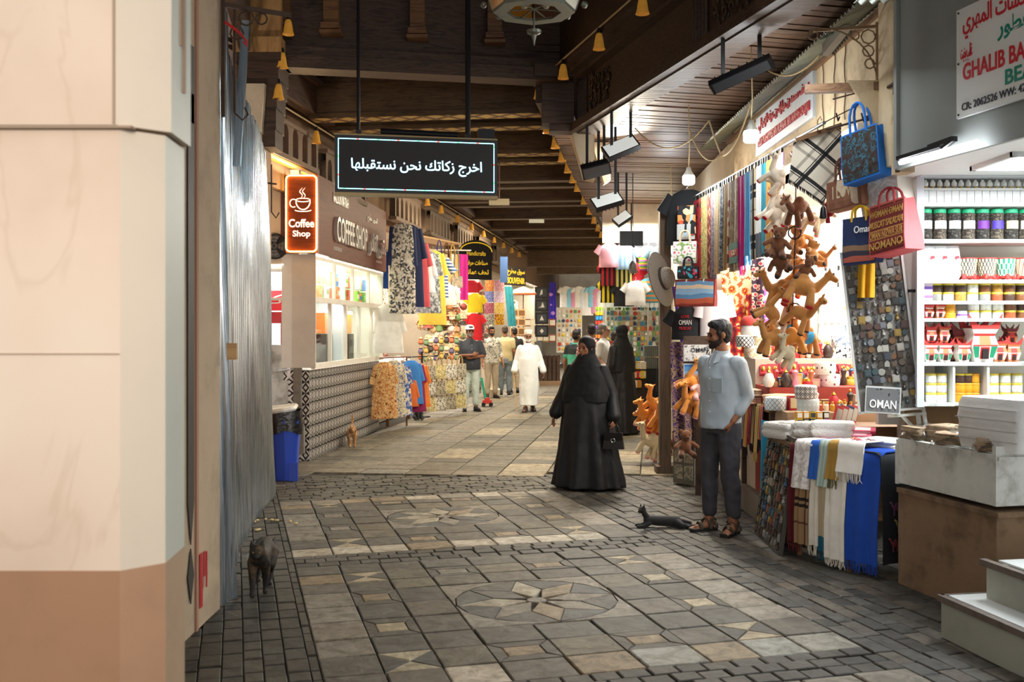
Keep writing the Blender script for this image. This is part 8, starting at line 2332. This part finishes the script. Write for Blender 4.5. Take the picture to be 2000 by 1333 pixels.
for x in(-0.75,0.75):
 for y in(-0.25,0.25):
  b=MB();b.box((x,y,0.48),(0.05,0.05,0.96));obj('leg',b,WOOD_M,t,0)
for k in range(14):
 c,nm=[('#c9b0cf','lilac'),('#dfe3ea','white'),('#8fa6c8','blue'),('#b04a5a','red'),('#e6dccb','cream')][k%5]
 folded(f'{nm} folded shirt, {cn("fs" + nm)} of its colour on the sloping shirt table',lp(17.2+0.115*k,-0.15-0.15*(k%2),1.03+0.03*(k%3)),LZ+0.3,0.26,0.3,0.07,pat('shirt '+c,'v',[c,c,'#f0eeea'],14),2,name='folded_shirt',cat='folded shirt',group='folded shirts',tilt=(-0.15,0))
t=thing('bag_stand','dark stand hung with woven bags before the first left stall','stand',lp(19.0,0.12,0));b=MB();b.tube([(0,0,0),(0,0,1.25)],0.02,8);b.lathe([(0.16,0),(0.16,0.02)],12);b.tube([(-0.3,-0.4,1.15),(0.3,0.5,1.15)],0.012,6);obj('post',b,BLACKM,t)
WV=[pat(f'woven {k}','noise',c,26)for k,c in enumerate((['#2b2a26','#b9ae94','#5a5448','#d8cdb2'],['#4a4a2e','#a89a68','#d8c890','#6a6440'],['#1c1b1d','#e2dccb','#6a665e','#c9c2b0']))]
for k in range(12):
 tote(f'{["black and cream", "olive", "grey"][k % 3]} woven bag, {cn("wb%d" % (k % 3))} of its kind on the dark stand',lpx(838+(k%4)*20,18.6+0.3*(k%4),1.0-0.3*(k//4)),(0,0,RZL),0.24,0.27,0.1,WV[(k//4+k)%3],WV[k%3],fab('#a98a5a'),0.16,'woven bags','woven_bag')
for k in range(34):
 px,py=838+(k%7)*11+rnd(-3,3),598+(k//7)*21+rnd(-5,5)
 c,nm=[('#b98a45','amber'),('#e6ddce','white'),('#9a4034','red'),('#d0bd94','straw'),('#3a3430','dark'),('#6f8a50','green'),('#b0703a','orange')][(k*5+k//7)%7]
 d=20.6
 t=thing('stall_trinket',f'{nm} hanging trinket, {cn("st" + nm)} of that colour in the first left stall','trinket',at(px,py,d),rnd(0,3),'trinkets of the first left stall')
 b=MB();[lambda:b.ball((0,0,0),(0.08,0.08,0.075),10),lambda:b.lathe([(0.03,-0.08),(0.09,-0.05),(0.08,0.03),(0.04,0.06),(0.05,0.09)],12),lambda:b.lathe([(0.13,0),(0.12,0.02),(0.07,0.03),(0.06,0.09),(0.01,0.1)],14)][k%3]()
 obj('trinket_body',b,pat('trk '+c,'dots',[c,'#f0e2c0','#8a4a2a'],30,coord='Object')if k%2 else mat('tr '+c,c,0.6),t)
 b=MB();b.tube([(0,0,0.06),(0,0,0.16)],0.006,5);obj('loop',b,ROPE,t)
for k in range(24):
 px,py=822+(k%8)*10,668+(k//8)*16+rnd(-3,3)
 c,nm=[('#b5623a','clay'),('#66805a','green'),('#d8c8a0','cream'),('#5f5270','violet'),('#b8963f','yellow'),('#3a322c','black')][(k*7+k//8)%6]
 t=thing('clay_pot',f'{nm} little pot, {cn("cp" + nm)} of that colour on the first left stall shelves','pot',at(px,py,19.9),0,'little pots')
 b=MB();b.lathe([(0.03,-0.05),(0.055,-0.02),(0.05,0.03),(0.03,0.05),(0.04,0.07)],12);obj('pot_body',b,mat('tr '+c,c,0.6),t)
 b=MB();b.lathe([(0.035,0.07),(0.04,0.075),(0.01,0.1)],10);obj('pot_lid',b,WOOD_L,t)
sg2=thing('arched_shop_sign','black arched shop sign with yellow lettering over the second left stall','sign',lp(22.2,0.58,3.2),math.radians(25))
b=MB();b.prism([(-0.38,-0.42),(0.38,-0.42),(0.38,0.2)]+[(0.38*math.cos(a*PI/10),0.2+0.26*math.sin(a*PI/10))for a in range(1,10)]+[(-0.38,0.2)],0.06,0,Matrix.Rotation(PI/2,4,'X'));obj('board',b,fab('#1c1a1a'),sg2,0)
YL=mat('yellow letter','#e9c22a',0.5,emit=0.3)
lettering('صناعات حرفية',YL,sg2,(0,-0.065,-0.06),0.55,0.14,bold=0.02);lettering('تحف عمانية',YL,sg2,(0,-0.065,-0.26),0.6,0.15,bold=0.02);lettering('Handicrafts',YL,sg2,(0,-0.065,0.16),0.45,0.1)
b=MB();b.tube([(0.38*math.cos(a*PI/12),-0.065,0.2+0.2*math.sin(a*PI/12))for a in range(13)],0.012,6);obj('gold_arc',b,YL,sg2)
for k,(px,yt,yb,c,nm)in enumerate([(921,548,572,'#c8202a','red'),(928,574,611,'#e8c81e','yellow'),(927,613,665,'#d01f26','scarlet')]):
 garment(f'{nm} jersey hanging in the second left stall','jersey',at(px,yt,23.0),0.25,fab(c),0.36,(yb-yt)*23/F,0.18,name='hanging_jersey',group='jerseys of the second left stall')
for k in range(8):
 px,py=956+(k%2)*19,548+(k//2)*22
 c=[['#c94a3a','#d8b060'],['#d9b0b8','#a86a78'],['#5560a8','#9aa4d8'],['#b08fb0','#e0cfe0'],['#8a3f58','#c97a90'],['#b8953a','#e0c878'],['#3a3a3e','#c8c4ba'],['#e0c020','#8a1f1a']][k]
 strip(f'{["red", "pink", "indigo", "mauve", "wine", "gold", "grey", "yellow"][k]} folded pashmina square pinned in the second left stall',at(px,py,24.2),0.2,0.22,0.26,pat('pash '+c[0],'noise',[c[0],c[1],c[0],c[1]],30),name='pashmina',cat='pashmina',clip=False,nf=1,fold=0.01,group='pinned pashminas')
strip('teal paisley shawl hanging at the end of the second left stall',at(993,560,25),0.2,0.2,1.0,pat('teal paisley','noise',['#1f6a7a','#2f8fa0','#174a58'],14),name='hanging_shawl',cat='shawl',clip=False,sway=0.1)
strip('mauve patterned long shawl beside the red jerseys',at(940,570,23.4),0.2,0.16,1.2,pat('mauve long','cells',['#8a7078','#b8a0a4','#6a5058'],30),name='hanging_shawl',cat='shawl',clip=False)
b=MB();b.box((0,0,0),(0.18,0.06,0.62));tag(obj('blue_banner',b,mat('blue banner','#4a6fae',0.6),None,0,at(984,527,24),(0,0,0.1)),'plain blue upright banner by the arched sign','banner')
sg3=thing('yellow_letter_sign','dark sign with yellow letters beyond the blue banner','sign',at(1006,540,27),LZ-0.5);b=MB();b.box((0,0,0),(0.9,0.06,0.5));obj('board',b,fab('#2a2420'),sg3,0);lettering('سوق مطرح',YL,sg3,(0,-0.035,0.1),0.8,0.2,bold=0.02);lettering('SOUVENIR',YL,sg3,(0,-0.035,-0.12),0.8,0.17,bold=0.02)
um=thing('market_umbrella','small pale blue and orange fringed umbrella over the far left stalls','umbrella',at(1022,566,27));b=MB();b.lathe([(0.36,-0.1),(0.25,0.0),(0.1,0.06),(0.01,0.09)],8,cap=False);obj('canopy',b,mat('pale blue canopy','#c5dbe0',0.7),um,20)
b=MB();b.lathe([(0.36,-0.14),(0.36,-0.1)],16,cap=False);obj('fringe',b,fab('#d8683a'),um);b=MB();b.tube([(0,0,-1.1),(0,0,0.1)],0.015,6);obj('pole',b,WOOD_M,um)
for k in range(6):
 t=simple_box('carved_box',f'{ORD[k]} carved tan wooden box upwards in the stack by the umbrella','wooden box',at(1004+14*(k%2),655-18*(k//2),26.5),0.2,(0.2,0.12,0.2),WOOD_L,WOOD_M,'carved wooden boxes')
for k in range(4):
 t=thing('picture_frame',f'black frame with silver {["dagger", "dhow", "knot", "star"][k]} motif, {ORD[k]} from the top of the frame column','picture',at(1058,572+25*k,28.5),0.1,'black frames')
 b=MB();b.box((0,0,0),(0.38,0.04,0.34));obj('frame',b,BLACK,t,0)
 b=MB();b.box((0,-0.022,0),(0.27,0.004,0.23));obj('mount',b,mat('slate mount','#33383c',0.6),t,0)
 b=MB();b.prism([[(-0.02,0.08),(0.02,0.08),(0.02,-0.04),(-0.06,-0.08)],[(-0.1,-0.06),(0.08,-0.06),(0.02,0.1),(-0.02,-0.03)],[(-0.06,-0.06),(0.06,-0.06),(0.0,0.08)],[(-0.06,0),(0,-0.07),(0.06,0),(0,0.07)]][k],0.004,0,Matrix.Translation((0,-0.024,0))@Matrix.Rotation(PI/2,4,'X'));obj('motif',b,SILV,t,0)
strip('deep blue violet cloth with pink print hanging far down the left side',at(1079,552,31),0.2,0.2,1.25,pat('ultramarine cloth','dots',['#3a2aa8','#c08ad0'],6),name='hanging_cloth',cat='cloth',clip=False,taper=1.3)
for k in range(9):
 c,nm=[('#e9e6e2','white'),('#8fd0e8','sky blue'),('#e09ab8','pink'),('#f0eee8','ivory'),('#dfe6ec','pale')][k%5]
 garment(f'{nm} garment, {cn("fg" + nm)} of its colour on the distant rail','shirt',at(1105+k*8.5,560+4*(k%3),36),0.1,fab(c),0.42,0.75+0.15*(k%2),0.2,name='far_garment',group='garments on the distant rail')
for k in range(10):
 c,nm=[('#7a4a2a','brown'),('#d9c9a0','cream'),('#4a5a6a','grey'),('#b88a3a','gold'),('#8a3a2a','red')][k%5]
 simple_box('far_carton',f'{nm} carton, {cn("fc" + nm)} of its colour on the far left shelves','carton',at(1030+12*(k%5),668-30*(k//5),29.5),0.1,(0.2,0.2,0.22),fab(c),mat('cart2 '+c,'#e6dcc4',0.6),'cartons on the far shelves')
FM=Matrix.Translation(at(1112,645,33))@Matrix.Rotation(0.05,4,'Z')
b=MB();b.box((0,0.03,0),(0.85,0.04,1.5));tag(obj('far_display_board',b,mat('bright board','#d8d0bc',0.7),None,0,FM.translation,(0,0,0.05)),'bright board of small pinned goods far down the left side','board')
BRC=['#c8402f','#e8c83a','#3f8fc0','#f0ece2','#4a9a50','#d87a2a','#2f3f6a','#c9a06a','#efe8d8']
magnets('the far left display board',FM,0.8,1.4,6,9,size=0.11,seed=8,names='pinned_toy',cats='toy',cols=BRC)
t=thing('wooden_crates','dark slatted wooden stand at the far left stall corner','stand',lpx(1066,30,0),0.1);b=MB()
for k in range(7):b.box((-0.4+k*0.13,0,0.45),(0.1,0.04,0.9))
b.box((0,0.02,0.8),(0.9,0.05,0.06));b.box((0,0.02,0.12),(0.9,0.05,0.06));b.box((0,0.2,0.45),(0.85,0.3,0.85));obj('slats',b,WOOD_D,t,0)
b=MB();b.box((0,0,0.06),(1.4,0.5,0.12));obj('plinth',b,CONC,t,0)
t=thing('storage_box','cream cardboard box standing on the floor behind the dark shirted man','box',lpx(963,24.6,0));b=MB();b.box((0,0,0.1),(0.34,0.4,0.2));b.box((-0.12,0.2,0.45),(0.34,0.3,0.9));obj('case',b,mat('cream card','#d9d0bb',0.8),t,0)
t=thing('push_toy','green and yellow handled push toy car on the floor by the folded armed man','toy',lpx(949,21.6,0));b=MB();b.tube([(-0.1,0.05,0.62),(0.0,0,0.12)],0.028,8);obj('handle',b,mat('toy green','#1fa080',0.5),t)
b=MB();b.box((0.03,0,0.1),(0.2,0.12,0.08));b.box((0.03,0,0.16),(0.1,0.1,0.06));obj('car_body',b,mat('toy red','#c8382a',0.5),t,0)
for x in(-0.05,0.11):
 for y in(-0.07,0.07):
  b=MB();b.lathe([(0.045,-0.015),(0.045,0.015)],12,M=Matrix.Translation((x,y,0.045))@Matrix.Rotation(PI/2,4,'X'));obj('wheel',b,BLACK,t)
YS=18.55
SM=Matrix.Translation(lpx(1240,YS,1.5))
b=MB();b.box((2.3,YS+0.04,1.5),(1.2,0.03,1.45));st2=tag(obj('souvenir_wall',b,mat('pale green board','#dfe6d0',0.6),None,0),'tall lit wall of pinned souvenirs facing down the lane','display wall')
b=MB()
for px in(1183,1265):b.box((lpx(px,YS-0.02,0).x,YS-0.04,1.3),(0.03,0.03,2.6))
b.box((2.3,YS-0.04,2.22),(1.15,0.03,0.03));obj('frame',b,CHROME,st2,0)
magnets('the tall lit souvenir wall',SM,1.06,1.42,15,15,size=0.085,seed=11,names='pinned_trinket',cats='trinket',cols=BRC+['#8fae5a','#7a6a4a','#5a8a8f'])
for k in range(12):
 simple_box('hanging_packet',f'{ORD[k]} clear packet along the top of the tall lit souvenir wall','packet',lpx(1187+k*8.6,YS-0.06,2.08),0,(0.07,0.02,0.13),mat('clear packet','#e4ebe4',0.2),None,'clear packets')
JS=[(1190,476,'#e8a8b8','pink',None),(1192,512,'#b8202c','red and black striped',['#b8202c','#1c1a1c']),(1193,545,'#e8d01e','yellow and black striped',['#e8d01e','#1c1a1c']),(1222,480,'#a8c8e8','light blue',['#b5d2ec','#8fb8de']),(1216,514,'#1c2434','dark and yellow striped',['#1c2434','#d8cf6a']),(1239,514,'#d02030','red and white',None),(1241,550,'#efefef','white',None),(1219,552,'#22242a','black',None),(1266,482,'#e8b02a','yellow and green',['#e8b02a','#4a9a3a','#b04a9a']),(1284,484,'#4a6068','slate',None),(1266,545,'#d88a4a','orange patterned',['#d88a4a','#3a9ab0'])]
for k,(px,py,c,nm,st3)in enumerate(JS):
 d=YS-0.35+0.06*(k%3)
 garment(f'{nm} jersey above the tall lit souvenir wall','jersey',at(px,py,d),0.05*(k%3),pat('jersey '+nm,'v' if k not in(8,10)else 'h',st3,12)if st3 else fab(c),0.37,0.44,0.16,name='hanging_jersey',group='jerseys above the souvenir wall')
t=thing('black_screen','plain black screen hanging over the jerseys','screen',at(1233,466,17.0));b=MB();b.box((0,0,0),(0.4,0.06,0.25));obj('panel',b,BLACK,t,0);b=MB();b.tube([(0,0,0.12),(0,0,0.6)],0.012,6);obj('rod',b,BLACKM,t)
t=thing('pendant_lamp','dark cage pendant lamp on a long cord before the jerseys','lamp',at(1236,526,14.5));b=MB();b.lathe([(0.02,0.12),(0.05,0.07),(0.06,0.0),(0.055,-0.06),(0.05,-0.06),(0.055,0.0)],12,cap=False);obj('shade',b,mat('smoked glass','#5a5450',0.3),t);b=MB();b.tube([(0,0,0.12),(0,0,1.4)],0.006,6);obj('cord',b,BLACK,t)
for k in range(2):
 t=simple_box('metal_case',f'{["lower", "upper"][k]} silver ribbed metal case stacked by the souvenir wall','case',lpx(1277,17.6,0.98+0.21*k),0,(0.36,0.25,0.19),pat('ribbed case','v',['#8d928e','#5a5f5c'],40,rot=0.8,coord='Object',metal=0.5),None,'silver cases')
t=simple_box('black_cabinet','dark cabinet carrying the silver metal cases','cabinet',lpx(1274,17.6,0),0,(0.42,0.3,0.97),fab('#24282a'))
for k in range(8):
 c,nm=[('#c8202c','red'),('#e8c83a','yellow'),('#e9e0d0','white'),('#d8902a','orange')][k%4]
 simple_box('toy_box',f'{nm} toy box, {cn("tb" + nm)} of its colour beside the dark cabinet','toy box',lpx(1240+7*(k%3),17.3,0.98-0.16*(k//3)),0.2*k,(0.11,0.1,0.13),fab(c),mat('toyb '+c,'#f2e8d0',0.5),'toy boxes')
simple_box('toy_shelf','narrow dark shelf of toy boxes beside the cabinet','shelf',lpx(1247,17.38,0),0,(0.24,0.06,1.05),fab('#3a3028'))
for k in range(7):
 strip(f'{ORD[k]} belt of coloured purses on the post of the souvenir stall',at(1172,600+9*k,19.5),0,0.18,0.07,fab(['#8aa83a','#e0b02a','#2f7fb0','#c03a2a','#7a4a9a','#3a3a40','#c9762e'][k]),name='purse_belt',cat='purse',clip=False,nf=3,fold=0.02,group='coloured purses')
PC=[('#b8863a','ochre'),('#8a2a3a','wine'),('#d8cdb4','cream'),('#3a4a7a','indigo'),('#c05a3a','rust'),('#5a7a5a','green'),('#6a4a34','brown'),('#c8a0a8','rose')]
for k in range(40):
 c,nm=PC[(k*5+k//8)%8]
 col_,row_=k%10,k//10
 s_=17.2+col_*0.45 if k<20 else 22.3+col_*0.52
 z=[2.9,1.9][row_%2]
 strip(f'{nm} printed cloth, {ORD[col_]} along the {["upper", "lower"][row_ % 2]} back row of the {["first", "second"][k // 20]} left stall',lp(s_,-1.2,z),LZ,0.4,rnd(0.8,0.95),pat('back '+c+str(k%3),['noise','dots','cells'][k%3],[c,'#e6d8b8',c,'#6a4a3a'][:4 if k%3 else 4],14),name='printed_cloth',cat='cloth',clip=False,nf=1.5,fold=0.015,group='printed cloths at the back of the left stalls')
for k in range(26):
 c,nm=PC[(k*3+k//7)%8]
 s_=28.2+0.5*k
 strip(f'{nm} cloth, {ORD[k]} along the long back row of the far left stalls',lp(s_,-0.9,rnd(2.4,2.9)),LZ-0.3,0.34,rnd(0.8,1.3),pat('far '+c+str(k%2),['noise','cells'][k%2],[c,'#e6d8b8',c,'#4a3a34'],12),name='printed_cloth',cat='cloth',clip=False,nf=1.5,fold=0.015,group='cloths of the far left stalls')
for k in range(20):
 c,nm=PC[(k*3+k//5)%8]
 t=thing('straw_basket',f'{nm} round basket, {ORD[k % 10]} along the {["upper", "lower"][k // 10]} row hanging in the first left stall','basket',at(824+(k%10)*7,608+28*(k//10),20.9),0,'round baskets',(rnd(0.8,1.5),rnd(-0.3,0.3),0.3))
 b=MB();b.lathe([(0.03,-0.05),(0.1,-0.03),(0.13,0.04),(0.12,0.04),(0.09,-0.02)],14);obj('basket_body',b,pat('bk '+c,'cells',[c,'#e6d0a0','#8a5a34'],40,coord='Object'),t)
 b=MB();b.tube([(0.12*math.cos(a*PI/6),0,0.04+0.1*math.sin(a*PI/6))for a in range(7)],0.007,5);obj('basket_handle',b,ROPE,t)
